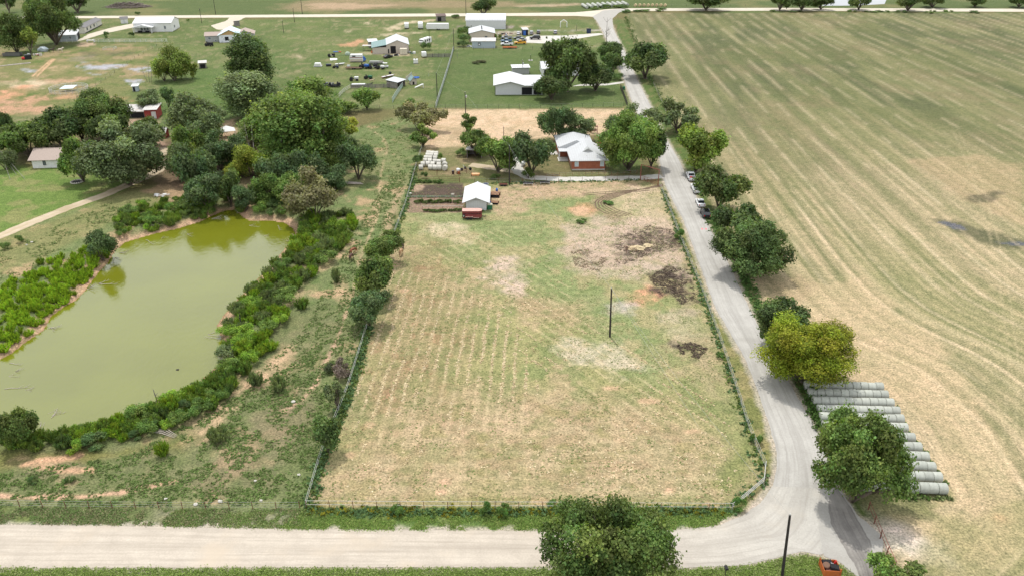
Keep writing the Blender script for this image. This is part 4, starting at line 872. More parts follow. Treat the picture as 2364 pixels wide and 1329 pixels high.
mass('bank_weeds', [([(-60,690),(60,640),(130,600),(200,580),(240,560),(264,590),(215,634),(160,690),(95,740),(40,788),(-60,840)], .8), ([(60,690),(160,610),(230,575),(215,632),(150,692)], .2)], 330, (1.3, 2.7), (1.0, 1.9), PLS, (.24, .37, .035), 43)
mass('pond_undergrowth', [([(705,498),(812,490),(818,530),(760,600),(680,680),(640,760),(618,805),(560,862),(500,900),(475,900),(522,842),(526,800),(518,745),(548,706),(608,646),(662,582),(692,545)], .36), ([(0,1012),(150,998),(300,956),(400,922),(520,845),(560,875),(500,938),(400,978),(290,1012),(180,1038),(0,1034)], .30), ([(258,500),(330,478),(420,462),(500,452),(515,480),(440,508),(340,530),(275,545)], .18)], 330, (1.6, 3.4), (.9, 2.0), PLS, (.16, .245, .045), 47)
scatter([(258,500),(330,478),(420,462),(500,452),(515,480),(440,505),(340,528),(275,545)], 36, (2.4,4.4), (1.8,3.0), PL[:2] + BU, MID + BRI[:1] + DK[2:], 'green shrub in the belt along the far bank of the pond', 'shrub belt on the far bank of the pond', .55, 44)
scatter([(500,455),(640,425),(700,415),(790,412),(790,432),(730,470),(660,495),(590,490),(550,482)], 38, (2.6,5.0), (2.0,3.4), PL[:1] + BU, DK + MID + BRI[1:2], 'leafy undergrowth shrub at the foot of the thicket above the pond head', 'undergrowth above the pond head', .55, 45)
scatter([(400,350),(520,325),(640,320),(790,330),(800,405),(700,412),(560,432),(440,440),(395,400)], 28, (3.4,6.4), (2.4,4.6), BU, DK + DK + MID, 'dark understorey shrub between the trees of the thicket', 'understorey of the thicket', .6, 46)
scatter([(560,900),(600,870),(650,880),(640,910)], 1, (3.4,4), (2.6,3), PL, GRE, 'grey-green shrub alone on the bare slope', None, .5, 47)
for i, (px, py, w, h, c, lb) in enumerate(((645,900,3.6,2.9,GRE[0],'grey feathery shrub alone on the clay slope, uphill of the others'), (505,1015,4.2,2.6,GRE[0],'grey-green spreading shrub below the pale clay streak'), (378,1050,2.9,2.3,BRI[0],'yellow-green tuft shrub at the end of the near shrub belt'), (698,712,3.6,2.6,MID[0],'dense green shrub beside the trail above the pond'), (777,652,2.6,3.6,GRE[0],'upright grey-green shrub near the two brown horses'), (730,628,1.8,2.4,GRE[1],'small grey shrub left of the upright one'), (655,722,1.7,1.9,DK[0],'little round dark shrub behind the pond belt'), (78,1114,1.5,1.0,DK[1],'small dark bush on the lower left slope'), (163,1110,1.4,1.0,DK[1],'small dark bush right of its twin on the lower left slope'), (14,575,2.2,1.8,DK[2],'low bush near the lane at the left edge'), (48,560,2.2,1.9,DK[2],'low bush with stones beside it near the lane'), (75,640,2.5,1.6,BRI[1],'yellow-green tuft at the top of the left bank'), (95,610,2.4,1.6,BRI[1],'isolated bright tuft above the left bank'))):
    shrub(px, py, w, h, PL[i % 4] if c not in DK else BU[i % 3], c, lb, None, 'bush', 'bush')
for px, py, w, h, lb in ((917,1186,1.7,1.7,'little green bush at the bottom fence, farthest left of the row'), (1120,1188,1.7,2.1,'little green bush on the bottom fence, left of a matching pair'), (1163,1188,1.8,2.2,'little green bush on the bottom fence, right of a matching pair'), (1705,1176,2.0,1.8,'weedy bush at the bend of the bottom fence'), (1283,1168,2.2,.7,'low weed patch beside the pale bare spot at the bottom fence'), (1745,1022,1.8,2.0,'bush on the road fence near the bend'), (1567,552,2.6,2.4,'green bush on the road fence beside the dark manure patch'), (1343,514,2.6,1.1,'low weed clump alone on the upper paddock'), (1405,470,3.4,.7,'low weed patch inside the tyre track loop'), (1662,825,1.5,1.1,'small bush on the road fence by the smallest dark patch')):
    shrub(px, py, w, h, BU[int(px) % 3], (.10,.18,.045), lb, None, 'bush', 'bush')
for px, py, w, h, c, lb in ((790,872,3.6,2.3,(.17,.13,.115),'greyish dead-looking bush on the paddock fence'), (790,850,2.4,2.0,(.16,.125,.11),'smaller grey dead-looking bush behind it on the paddock fence'), (765,858,2.6,1.4,(.085,.10,.05),'low olive bush left of the grey bushes')):
    shrub(px, py, w, h, BU[1], c, lb, None, 'bush', 'bush')
shrub(1105,146,6.6,1.3,BU[2],(.10,.105,.045),'oval planting bed of low shrubs on the mown yard', None, 'flower bed', 'planting_bed')
for px, py, w, h, c, lb in ((1072,100,8,4,DK[1],'green bush at the left corner of the beige shop'), (1066,88,7,5,DK[2],'tall vine-covered bush along the silver fence'), (1148,92,4.5,3.6,DK[2],'bush between the beige shop and the white trucks'), (1078,82,6,4.5,DK[0],'dark bush behind the beige shop corner'), (1068,108,6,3,DK[1],'weedy bush beside the blue-grey shed'), (1052,42,6,2.4,DK[0],'bush beside the quonset barn'), (984,116,5,4.2,DK[0],'dark bush beside the pole near the white trailer box'), (318,36,3.4,2.6,DK[0],'little tree behind the white shop house'), (247,89,3.2,3.4,DK[0],'little sapling on the lawn beside the white rail fence'), (305,86,3,3.4,DK[0],'second sapling on the lawn beside the white rail fence'), (434,50,2,1.8,MID[0],'tiny sapling left of the cottage drive'), (943,248,5.5,3.2,DK[2],'bush at the end of the green fence panels'), (818,250,3.4,2.0,DK[0],'dark low bush at the foot of the neat round tree'), (966,380,3,3.2,DK[1],'bush behind the stack of pale bales'), (980,412,1.9,2.6,DK[0],'small conical evergreen in front of the pale bale stack'), (1068,360,4.2,2.2,DK[2],'weedy bush left of the open run-in shed'), (1015,372,2,2.4,DK[2],'weed clump at the right back of the bale stack'), (1376,381,1.8,2.8,(.06,.06,.03),'thin shrub against the brick house wall'), (1142,412,3.2,1.4,DK[2],'weeds growing around the metal tubs')):
    shrub(px, py, w, h, BU[int(px) % 3], c, lb, None, 'bush', 'bush')
scatter([(1405,112),(1425,112),(1440,190),(1420,190)], 7, (4,6), (3,5), BU, DK, 'dark roadside brush beside the bare tree', 'roadside brush at the yard corner', .4, 48)
scatter([(1445,26),(1540,22),(1560,28),(1440,32)], 8, (4,8), (1.2,2.0), BU, DK, 'low dark bush along the back road fence', 'bushes along the back road', .5, 49)
scatter([(1780,27),(2364,27),(2364,33),(1780,30)], 16, (3,6), (1.0,1.8), BU, DK, 'low dark bush at the far end of the hayfield', 'bushes at the far hayfield edge', .5, 50)
scatter([(1350,20),(1440,14),(1440,20),(1370,24)], 9, (4,8), (1.4,2.4), BU, DK, 'dark bush in front of the far bale rows', 'bushes by the far bale rows', .5, 51)
# garden rows
def hedge(px0, py0, px1, py1, wid, h, n, col, label):
    A = G(px0, py0); B = G(px1, py1); e = empty('garden_row', A, 0, label, 'garden row'); rr = random.Random(int(px0))
    for i in range(n):
        t = (i + .5) / n; o = link('plant', BU[i % 3], e); o.location = (B - A) * t + Vector((rr.uniform(-.2, .2), rr.uniform(-.2, .2), -.05)); w = wid * rr.uniform(.8, 1.25); o.scale = (w / 2, w / 2, h * rr.uniform(.7, 1.2)); o.rotation_euler = (0, 0, rr.uniform(0, 6)); q = rr.uniform(.8, 1.3); o.color = (col[0] * q, col[1] * q, col[2] * q, 1)
hedge(960, 468, 1062, 468, 1.5, .9, 14, (.085,.125,.03), 'upper row of leafy vegetables left of the feed shed'); hedge(976, 489, 1072, 487, 1.3, .75, 14, (.08,.125,.03), 'lower row of leafy vegetables next to the horse trailer'); hedge(956, 421, 1020, 423, 1.7, .8, 8, (.08,.13,.03), 'row of squash vines in front of the corral rails')
hedge(1112, 489, 1130, 480, .9, .5, 4, (.08,.14,.04), 'weeds growing at the corner of the feed shed')
# ---------------------------------------------------------------- ground cover: one object each
def cover(name, spots, label=None, leaf=.28, per=7, seed=5, up=.35):
    rng = np.random.default_rng(seed); A = np.array(spots)                     # x,y,size,h,r,g,b
    n = len(A); k = np.repeat(np.arange(n), per); m = n * per
    off = rng.normal(0, .42, (m, 3)) * A[k, 2:3]; off[:, 2] = np.abs(rng.normal(0, .5, m)) * A[k, 3]
    P = np.stack([A[k, 0], A[k, 1], np.zeros(m)], 1) + off
    P[:, 2] += hgt_np(P[:, 0], P[:, 1])
    Nn = rng.normal(size=(m, 3)) * .7 + np.array([0, 0, up]); Nn /= np.linalg.norm(Nn, axis=1, keepdims=True)
    V, F = leaf_quads(P, Nn, leaf, rng)
    V[:, 2] = np.maximum(V[:, 2], hgt_np(V[:, 0], V[:, 1]) + .004)
    col = A[k, 4:7] * rng.uniform(.7, 1.35, m)[:, None]
    me = npmesh(name, V, F, COVER, {'col': ('FLOAT_COLOR', np.repeat(np.concatenate([col, np.ones((m, 1))], 1), 4, 0))})
    o = link(name, me); o['kind'] = 'stuff'; return o
def covermat():
    m, nt, b = newmat('ground_cover'); c = N(nt, 'ShaderNodeAttribute'); c.attribute_name = 'col'
    nt.links.new(c.outputs['Color'], b.inputs['Base Color']); b.inputs['Roughness'].default_value = .8; b.inputs['Specular IOR Level'].default_value = .12
    tr = N(nt, 'ShaderNodeBsdfTranslucent'); nt.links.new(c.outputs['Color'], tr.inputs[0]); mx = N(nt, 'ShaderNodeMixShader'); mx.inputs[0].default_value = .3
    nt.links.new(b.outputs[0], mx.inputs[1]); nt.links.new(tr.outputs[0], mx.inputs[2]); nt.links.new(mx.outputs[0], nt.nodes['Material Output'].inputs[0]); return m
COVER = covermat()
rng = np.random.default_rng(99)
def spots_in(poly, n, size, h, cols, clump=None, thr=.5, cs=5.0):
    """n positions uniform in ground area inside a photo polygon, gathered in patches"""
    g = GP(poly); xs = [p[0] for p in g]; ys = [p[1] for p in g]; out = []
    area_ = (max(xs) - min(xs)) * (max(ys) - min(ys)); X = rng.uniform(min(xs), max(xs), n * 8); Y = rng.uniform(min(ys), max(ys), n * 8)
    ok = sdist(X, Y, g) < 0; ok &= sdist(X, Y, POND) > .5
    if clump is not None: ok &= fbm(X / cs, Y / cs, clump, 3) > thr
    X, Y = X[ok][:n], Y[ok][:n]
    c = np.array(cols)[rng.integers(0, len(cols), len(X))]; s = rng.uniform(.6, 1.4, len(X))
    return np.concatenate([np.stack([X, Y, size * s, h * s], 1), c], 1)
def spots_line(pts, n, wid, size, h, cols):
    g = np.array(GP(pts)); L = np.concatenate([[0], np.cumsum(np.linalg.norm(np.diff(g, axis=0), axis=1))]); s = rng.uniform(0, L[-1], n)
    X = np.interp(s, L, g[:, 0]) + rng.normal(0, wid, n); Y = np.interp(s, L, g[:, 1]) + rng.normal(0, wid, n)
    c = np.array(cols)[rng.integers(0, len(cols), n)]; q = rng.uniform(.5, 1.5, n)
    return np.concatenate([np.stack([X, Y, size * q, h * q], 1), c], 1)
GW = [(.14,.21,.06), (.16,.23,.07), (.18,.22,.085)]
W = [spots_in([(-60,1100),(300,1050),(500,940),(660,850),(740,790),(800,770),(740,1040),(700,1168),(-60,1172)], 4200, .28, .12, GW, 61, .50, 2.0), spots_in([(560,900),(700,760),(840,500),(920,380),(940,400),(890,590),(848,740),(800,890),(690,1060)], 3600, .28, .12, GW + [(.2,.24,.1)], 62, .46, 1.8),
     spots_in([(250,470),(480,440),(300,500),(120,600),(0,680),(0,580)], 600, .4, .2, GW + [(.18,.2,.08)], 63, .5, 3), spots_in([(800,300),(960,262),(975,335),(925,470),(880,480),(830,400)], 800, .5, .2, GW, 64, .5, 2.5), spots_in([(-60,1090),(700,1090),(700,1168),(-60,1172)], 450, .3, .14, GW, 65, .5, 2.5)]
cover('weed_cover', np.concatenate(W), leaf=.22, per=7, seed=6, up=.9)
FW = [(.11,.19,.075), (.12,.20,.08), (.15,.21,.055)]
W = [spots_line([(712,1172),(750,1046),(806,905),(852,752)], 800, .45, .38, .42, FW), spots_line([(895,590),(938,470),(960,385)], 420, .45, .4, .45, FW), spots_line([(1530,440),(1570,550),(1618,670),(1656,780),(1694,890),(1724,990),(1758,1085),(1766,1108),(1722,1140),(1684,1170)], 520, .4, .36, .30, FW),
     spots_line([(705,1180),(1000,1182),(1300,1182),(1690,1180)], 800, .4, .36, .30, FW + [(.2,.19,.02)]), spots_line([(940,455),(1070,455)], 80, .3, .3, .3, FW), spots_line([(1130,424),(1480,416)], 160, .5, .35, .2, FW), spots_line([(1445,40),(1500,180),(1540,250),(1580,335)], 500, .8, .6, .5, [(.10,.16,.045)]),
     *[spots_line([(l_, y_ + 8), (r_, y_ + 11)], 60, .18, .25, .35, [(.12,.2,.05), (.2,.24,.1)]) for l_, r_, y_ in ((1880,2045,893),(1890,2056,911),(1900,2070,930),(1910,2084,949),(1915,2092,967),(1920,2105,987),(2040,2120,1012),(2060,2136,1034),(2070,2150,1056),(2080,2166,1080),(2090,2180,1104),(2080,2195,1140))], spots_line([(1865,880),(1880,930),(1900,990)], 300, .8, .5, .9, [(.07,.13,.03)]), spots_line([(1640,500),(1700,610),(1750,700),(1800,800)], 500, 1.0, .4, .35, [(.10,.18,.05)])]
cover('fence_weeds', np.concatenate(W), leaf=.32, per=9, seed=7)
W = [spots_in([(-80,1312),(1250,1312),(1560,1314),(1725,1306),(1860,1278),(1940,1305),(2000,1345),(-80,1345)], 8500, .45, .13, [(.19,.28,.06), (.24,.33,.08), (.30,.35,.13)]), spots_in([(700,1182),(1690,1180),(1650,1210),(1560,1221),(1000,1222),(740,1220),(640,1219),(670,1200)], 8500, .5, .09, [(.16,.27,.06), (.21,.31,.07), (.27,.33,.10)], 67, .38, 2.0), spots_in([(380,1176),(760,1176),(760,1220),(380,1214)], 1600, .4, .10, [(.17,.26,.07), (.25,.28,.11)], 68, .5, 2.0), spots_in([(-80,1172),(690,1176),(690,1214),(-80,1206)], 3000, .42, .12, [(.15,.24,.07), (.20,.25,.10), (.28,.25,.14)], 66, .46, 2.5)]
cover('verge_grass', np.concatenate(W), leaf=.135, per=9, seed=8, up=.7)
STR = [(.60,.49,.30), (.66,.55,.36), (.52,.41,.24)]
def rowspots(mask_poly, a0, a1, period, n, cols, thr, cl):
    a = G(*a0); b = G(*a1); d = Vector((b.x - a.x, b.y - a.y)).normalized(); q = spots_in(mask_poly, n, .24, .05, cols, cl, thr, 6.0)
    u = ((q[:, 0] - a.x) * d.y - (q[:, 1] - a.y) * d.x) / period + (fbm(q[:, 0] / 9, q[:, 1] / 9, 171, 3) - .5) * .35
    du = (np.round(u - .25) + .25 - u) * period + rng.normal(0, .10, len(u)); q[:, 0] += d.y * du; q[:, 1] -= d.x * du; return q
W = [rowspots([(860,745),(905,620),(1080,640),(1190,760),(1240,900),(1180,1000),(1000,1010),(850,1040),(790,1080),(790,960)], (1020,1000), (1068,760), 1.9, 2600, STR, .46, 71), rowspots([(1100,620),(1330,720),(1600,880),(1690,1010),(1640,1120),(1340,960),(1240,860)], (1277,758), (1473,891), 2.2, 500, STR, .5, 72), spots_in([(800,1060),(1200,1010),(1640,1040),(1700,1080),(1680,1150),(760,1150)], 350, .28, .05, STR, 73, .5)]
PT = [spots_in(PADDOCK, 7000, .22, .05, [(.22,.27,.10), (.18,.24,.08), (.27,.29,.12)], 81, .5, 3.0), spots_in(PADDOCK, 2600, .2, .03, [(.42,.33,.19), (.34,.26,.14), (.30,.22,.13)], 82, .5, 3.0)]
cover('pasture_tufts', np.concatenate(PT), leaf=.15, per=5, seed=12, up=1.6)
cover('cut_hay', np.concatenate(W), leaf=.22, per=5, seed=9, up=2.6)
ML = [(.075,.055,.045), (.11,.085,.068), (.17,.13,.09), (.26,.20,.13)]
W = [spots_in([(1430,548),(1500,520),(1560,532),(1578,568),(1530,580),(1478,596),(1428,616),(1412,585)], 1100, .3, .06, ML, 91, .46, 2.5), spots_in([(1498,640),(1540,614),(1592,622),(1606,688),(1572,704),(1530,688)], 1100, .3, .07, ML[:3], 92, .40, 2.5), spots_in([(1563,796),(1600,788),(1634,804),(1612,828),(1573,818)], 420, .28, .06, ML[:3], 93, .40, 1.6), spots_in([(1318,582),(1360,573),(1402,598),(1382,627),(1328,614)], 400, .3, .06, ML[2:] + [(.34,.27,.19)], 94, .45, 2.0)]
cover('manure_litter', np.concatenate(W), leaf=.15, per=6, seed=10, up=1.5)
# ================================================================ buildings
def frame(p0, p1):
    A = G(*p0); B = G(*p1); d = B - A
    return A, math.atan2(d.y, d.x), d.length
def walls(w, d, h, rise, ridge):
    mb = MB()
    if ridge == 'y' and rise: mb.prism([(0, 0), (w, 0), (w, h), (w / 2, h + rise), (0, h)], 0, d, 'y')
    elif ridge == 'x' and rise: mb.prism([(0, 0), (d, 0), (d, h), (d / 2, h + rise), (0, h)], 0, w, 'x')
    elif ridge == 'shed' and rise: mb.prism([(0, 0), (d, 0), (d, h), (0, h + rise)], 0, w, 'x')
    elif ridge == 'shedb' and rise: mb.prism([(0, 0), (d, 0), (d, h + rise), (0, h)], 0, w, 'x')
    elif ridge == 'arc':
        n = 12; pr = [(0, 0), (d, 0)] + [(d / 2 + d / 2 * math.cos(math.pi * i / n), h + rise * math.sin(math.pi * i / n)) for i in range(n + 1)]
        mb.prism(pr, 0, w, 'x')
    else: mb.box(0, w, 0, d, 0, h)
    return mb
def roof(w, d, h, rise, ridge, ov=.4, t=.10):
    mb = MB(); e = ov; k = .03
    if ridge == 'y':
        q = rise / (w / 2) * e
        mb.prism([(-e, h - q + k), (w / 2, h + rise + k), (w + e, h - q + k), (w + e, h - q + k + t), (w / 2, h + rise + k + t), (-e, h - q + k + t)], -e, d + e, 'y')
        mb.box(w / 2 - .14, w / 2 + .14, -e - .02, d + e + .02, h + rise + k + t - .01, h + rise + k + t + .04)
    elif ridge == 'x':
        q = rise / (d / 2) * e
        mb.prism([(-e, h - q + k), (d / 2, h + rise + k), (d + e, h - q + k), (d + e, h - q + k + t), (d / 2, h + rise + k + t), (-e, h - q + k + t)], -e, w + e, 'x')
        mb.box(-e - .02, w + e + .02, d / 2 - .14, d / 2 + .14, h + rise + k + t - .01, h + rise + k + t + .04)
    elif ridge == 'shed':
        s = rise / d; mb.prism([(-e, h + rise + s * e + k), (d + e, h - s * e + k), (d + e, h - s * e + k + t), (-e, h + rise + s * e + k + t)], -e, w + e, 'x')
    elif ridge == 'shedb':
        s = rise / d; mb.prism([(-e, h - s * e + k), (d + e, h + rise + s * e + k), (d + e, h + rise + s * e + k + t), (-e, h - s * e + k + t)], -e, w + e, 'x')
    elif ridge == 'arc':
        n = 14; a = [(d / 2 + (d / 2 + .12) * math.cos(math.pi * i / n), h + (rise + .12) * math.sin(math.pi * i / n)) for i in range(n + 1)]
        b = [(d / 2 + (d / 2 + .03) * math.cos(math.pi * i / n), h + (rise + .03) * math.sin(math.pi * i / n)) for i in range(n, -1, -1)]
        for i in range(n): mb.prism([a[i], a[i + 1], b[n - i - 1], b[n - i]], -e, w + e, 'x')
    else: mb.box(-e, w + e, -e, d + e, h + .02, h + .02 + t * 1.5)
    return mb
def opening(side, w, d, u0, u1, z0, z1, m, name, par, frame_m=None, t=.05):
    def bx(a0, a1, b0, b1, p0, p1):
        if side == 'f': return (a0, a1, -p1, -p0, b0, b1)
        if side == 'b': return (a0, a1, d + p0, d + p1, b0, b1)
        if side == 'r': return (w + p0, w + p1, a0, a1, b0, b1)
        return (-p1, -p0, a0, a1, b0, b1)
    if frame_m:
        fr = MB(); g = .09
        for q in ((u0 - g, u1 + g, z1, z1 + g), (u0 - g, u1 + g, z0 - g, z0), (u0 - g, u0, z0, z1), (u1, u1 + g, z0, z1)): fr.box(*bx(*q, .002, t + .03))
        if u1 - u0 > .7 and 'window' in name: fr.box(*bx((u0 + u1) / 2 - .03, (u0 + u1) / 2 + .03, z0, z1, .01, t + .02))
        o = fr.build(name, frame_m, par); pn = MB().box(*bx(u0, u1, z0, z1, .002, t * .5)).build('pane' if 'window' in name else 'panel', m, o)
        return o
    return MB().box(*bx(u0, u1, z0, z1, .002, t)).build(name, m, par)
def building(name, label, cat, p0, p1, d, h, rise, ridge, wm, rm, ops=(), ov=.4, group=None, base=None):
    A, rz, w = frame(p0, p1); e = empty(name, A, rz, label, cat, group)
    walls(w, d, h, rise, ridge).build('wall', wm, e); roof(w, d, h, rise, ridge, ov).build('roof', rm, e)
    for o in ops:
        nm, side, u0, u1, z0, z1, m = o[:7]; L = w if side in 'fb' else d
        opening(side, w, d, u0 * L, u1 * L, z0, z1, m, nm, e, o[7] if len(o) > 7 else None)
    if base: MB().box(-.06, w + .06, -.06, d + .06, -.05, base).build('foundation', M['concrete'], e)
    return e, w
W_ = M['white']; DKM = M['dark']; GL = M['glass']  # DKM: flat wall panels, shade of the open bays put into their colour
# white shop house
e, w = building('white_house', 'white metal shop house with a small front porch by the back road', 'house', (311,75), (398,73.6), 15, 4.6, 2.0, 'x', M['white'], M['whiteroof'], (('window', 'f', .80, .845, 1.5, 3.0, GL, M['siding']), ('window', 'r', .3, .42, 1.4, 2.6, GL, M['siding']), ('door', 'f', .30, .34, .1, 2.2, M['greysiding'])))
mb = MB(); mb.prism([(0, 2.9), (-4.2, 2.9), (-4.2, 3.0), (0, 3.0)], .5, 10.5, 'x'); mb.prism([(.1, 2.95), (10.9, 2.95), (5.5, 4.3)], -4.5, 0, 'y'); mb.build('porch_roof', M['whiteroofy'], e)
for px_ in (.8, 10.2): MB().box(px_ - .15, px_ + .15, -4.2, -3.9, 0, 2.9).build('porch_post', W_, e)
for q in (3.4, 5.0, 6.4): opening('f', w, 15, q, q + 1.1, .9, 2.4, GL, 'window', e, W_)
for a in (2.5, 6.2):
    t = empty('patio_sofa', e.matrix_basis @ Vector((a, -2.5, 0)), e.rotation_euler.z, ('dark patio sofa on the left side of the white house porch', 'dark patio sofa on the right side of the white house porch')[a > 5], 'sofa', 'porch seating'); MB().box(0, 2.2, 0, .9, .12, .45).build('seat', M['black'], t); MB().box(0, 2.2, .72, .95, .45, .95).build('backrest', M['black'], t); MB().box(0, .2, 0, .72, .45, .7).build('armrest', M['black'], t); MB().box(2.0, 2.2, 0, .72, .45, .7).build('armrest', M['black'], t)
# mobile home with carport
e, w = building('mobile_home', 'long cream mobile home with dark shingle roof in the upper left yard', 'mobile home', (197,78), (236,58), 5.5, 3.0, 1.0, 'x', mat('cream_siding', (.62, .59, .52), .6, var=.05, bands=('Z', .25, .1)), M['shingle'], (('window', 'f', .12, .17, 1.2, 2.4, GL, M['black']), ('window', 'f', .32, .37, 1.2, 2.4, GL, M['black']), ('window', 'f', .52, .57, 1.2, 2.4, GL, M['black']), ('door', 'f', .68, .72, .4, 2.4, M['greysiding'], W_), ('skirting', 'f', .0, 1., .0, .35, M['black'])))
e, w = building('carport', 'white flat-roofed carport shed at the near end of the mobile home', 'carport', (138,97), (177,95), 13, 3.0, .5, 'shedb', M['bluegrey'], M['whiteroofy'], (('window', 'f', .62, .72, 1.2, 2.3, GL, W_), ('window', 'r', .2, .3, 1.2, 2.3, GL, W_), ('bay_opening', 'r', .45, .98, .05, 2.6, DKM)))
building('garden_shed', 'small white garden shed with grey roof between the mobile home and white house', 'shed', (280,55.5), (296,54.6), 3.4, 2.7, .8, 'x', W_, M['shingle'], (('door', 'f', .35, .6, .1, 2.1, M['siding'], W_),))
# cottage being extended
e, w = building('cottage', 'half-built cottage with grey wings and a pale blue gable wrapped in white sheeting', 'house', (475,98), (528,96), 8, 3.0, 1.2, 'x', M['greysiding'], M['tanshingle'], (('window', 'f', .14, .24, 1.2, 2.4, GL, W_), ('window', 'f', .4, .47, .3, 1.0, GL, W_)))
g2 = MB().prism([(0, 0), (10.5, 0), (10.5, 3.6), (5.25, 6.0), (0, 3.6)], -3, 9, 'y').build('gable_wall', M['wrap'], e); g2.location = (7, 0, 0)
r2 = roof(10.5, 12, 3.6, 2.4, 'y', .6).build('gable_roof', M['blueroof'], e); r2.location = (7, -3, 0)
o2 = MB().add([(.25, -3.06, 3.62), (10.25, -3.06, 3.62), (5.25, -3.06, 5.9)], [(0, 1, 2)]).build('gable_panel', M['osb'], e); o2.location = (7, 0, 0)
for a, b, c, dd_ in ((2.8, 4.6, .9, 2.7), (8.2, 9.6, 1.2, 2.6)): MB().box(7 + a, 7 + b, -3.09, -3.005, c, dd_).build('window_opening', DKM, e)
for i in range(4):
    for j in range(3): MB().box(8 + i * 2.3 + (j % 2) * .8, 8.9 + i * 2.3 + (j % 2) * .8, -3.03, -3.006, .5 + j * 1.0, .75 + j * 1.0).build('wrap_print', M['bluegrey'], e) if (i, j) not in ((1, 1), (1, 0)) else None
b2 = MB().prism([(0, 0), (9, 0), (9, 3), (4.5, 4.6), (0, 3)], 0, 9, 'y').build('rear_wing', M['greysiding'], e); b2.location = (14.6, 2, 0)
b3 = roof(9, 9, 3, 1.6, 'y', .5).build('rear_roof', M['tanshingle'], e); b3.location = (14.6, 2, .05)
building('well_house', 'small grey box shed on the drive behind the cottage', 'shed', (543,61), (554,60), 2.2, 2.4, .3, 'shed', M['greywood'], M['greyroof'])
# workshop with green lean-to
e, w = building('workshop', 'tan workshop with grey gable roof and open dark bay in the cluttered yard', 'workshop', (893,124.5), (944,123), 17, 4.0, 2.0, 'y', M['tan'], M['greyroof'], (('bay_opening', 'f', .18, .42, .05, 3.4, DKM, M['tan']), ('door', 'f', .06, .12, .1, 2.1, DKM), ('window', 'r', .2, .3, 1.4, 2.4, GL, W_), ('window', 'r', .55, .62, 1.4, 2.4, GL, W_)))
MB().box(-6.6, 0, 0, 15, 0, 2.9).build('lean_to_wall', M['tan'], e)
MB().prism([(-7, 2.85), (-.02, 4.0), (-.02, 4.14), (-7, 2.99)], -.4, 15.4, 'y').build('lean_to_roof', M['greenroof'], e)
building('tack_shed', 'dark board shed with white flat roof left of the tan workshop', 'shed', (853,111), (872,110), 5, 2.8, .4, 'shedb', M['greywood'], M['whiteroof'], (('door', 'f', .3, .5, .1, 2.1, M['brown']),))
t = empty('open_shelter', G(838,118), .02, 'low open lean shelter on thin posts left of the workshop', 'shelter'); MB().box(-.2, 5.6, -.2, 2.6, 2.3, 2.38).build('roof', M['rustroof'], t)
for a in (0, 5.3):
    for b in (0, 2.3): MB().tube((a, b, 0), (a, b, 2.3), .06).build('post', M['greywood'], t)
building('box_shed', 'brown-roofed dark open shed behind the long travel trailer', 'shed', (1009,50.5), (1029,49.8), 4, 3.0, .6, 'shedb', M['greywood'], mat('brown_shingle', (.14, .10, .09), .9, var=.2), (('bay_opening', 'f', .08, .5, .1, 2.4, DKM),))
# quonset, beige shop, blue-grey shed
building('quonset_barn', 'white round-roofed metal barn at the far side of the junk yard', 'barn', (1076,68), (1167,68), 17, 4.2, 2.6, 'arc', M['siding'], M['whiteroof'], (('door', 'f', .12, .15, .1, 2.2, M['greysiding'], W_), ('window', 'r', .4, .5, 1.5, 2.6, GL, W_)), .25)
e, w = building('beige_shop', 'beige gabled shop with grey metal roof and red trim', 'workshop', (1084,98), (1142,97.5), 15, 4.3, 1.5, 'y', M['beige'], M['greyroof'], (('window', 'f', .62, .70, 1.8, 2.8, GL, M['black']), ('corner_trim', 'f', .985, 1., .1, 4.2, M['redwood']), ('corner_trim', 'f', .0, .012, .1, 4.2, M['redwood']))); 
for k in range(5): MB().box(w / 2 - .3, w / 2 + .3, 2 + k * 2.4, 2.6 + k * 2.4, 5.9, 6.15).build('roof_vent', M['black'], e)
e, w = building('blue_grey_shed', 'long blue-grey shed with flat pale roof in front of the beige shop', 'shed', (1090,111.5), (1143,111.5), 6, 3.2, .5, 'shedb', M['bluegrey'], M['rustroof'], (('window', 'f', .26, .37, 1.3, 2.6, GL, M['greysiding']),))
for k, pv in enumerate((5.5, )): MB().lathe([(.05, 0), (.4, .02), (.3, .3), (.05, .5)], (3.5, -.35, 1.6), 10).build('window_planter', W_, e)
t, w = building('blue_cabin', 'blue-fronted narrow cabin with open dark side among the parked cars', 'shed', (1208,82.5), (1219,82), 3.2, 2.9, .5, 'shedb', M['bluedk'], M['rustroof'], (('panel_front', 'f', .02, .55, .1, 2.4, M['bluep']), ('bay_opening', 'f', .58, .97, .1, 2.5, DKM)))
# white barn, garden house
e, w = building('white_barn', 'large white-roofed metal barn with a dark open bay in the mown yard', 'barn', (1144,219.5), (1252,219), 17, 4.2, .05, 'x', M['siding'], M['whiteroof'], (('bay_opening', 'f', .56, .78, .05, 2.8, DKM, M['siding']), ('bay_opening', 'f', .81, .98, .05, 2.8, DKM, M['siding'])), .7)
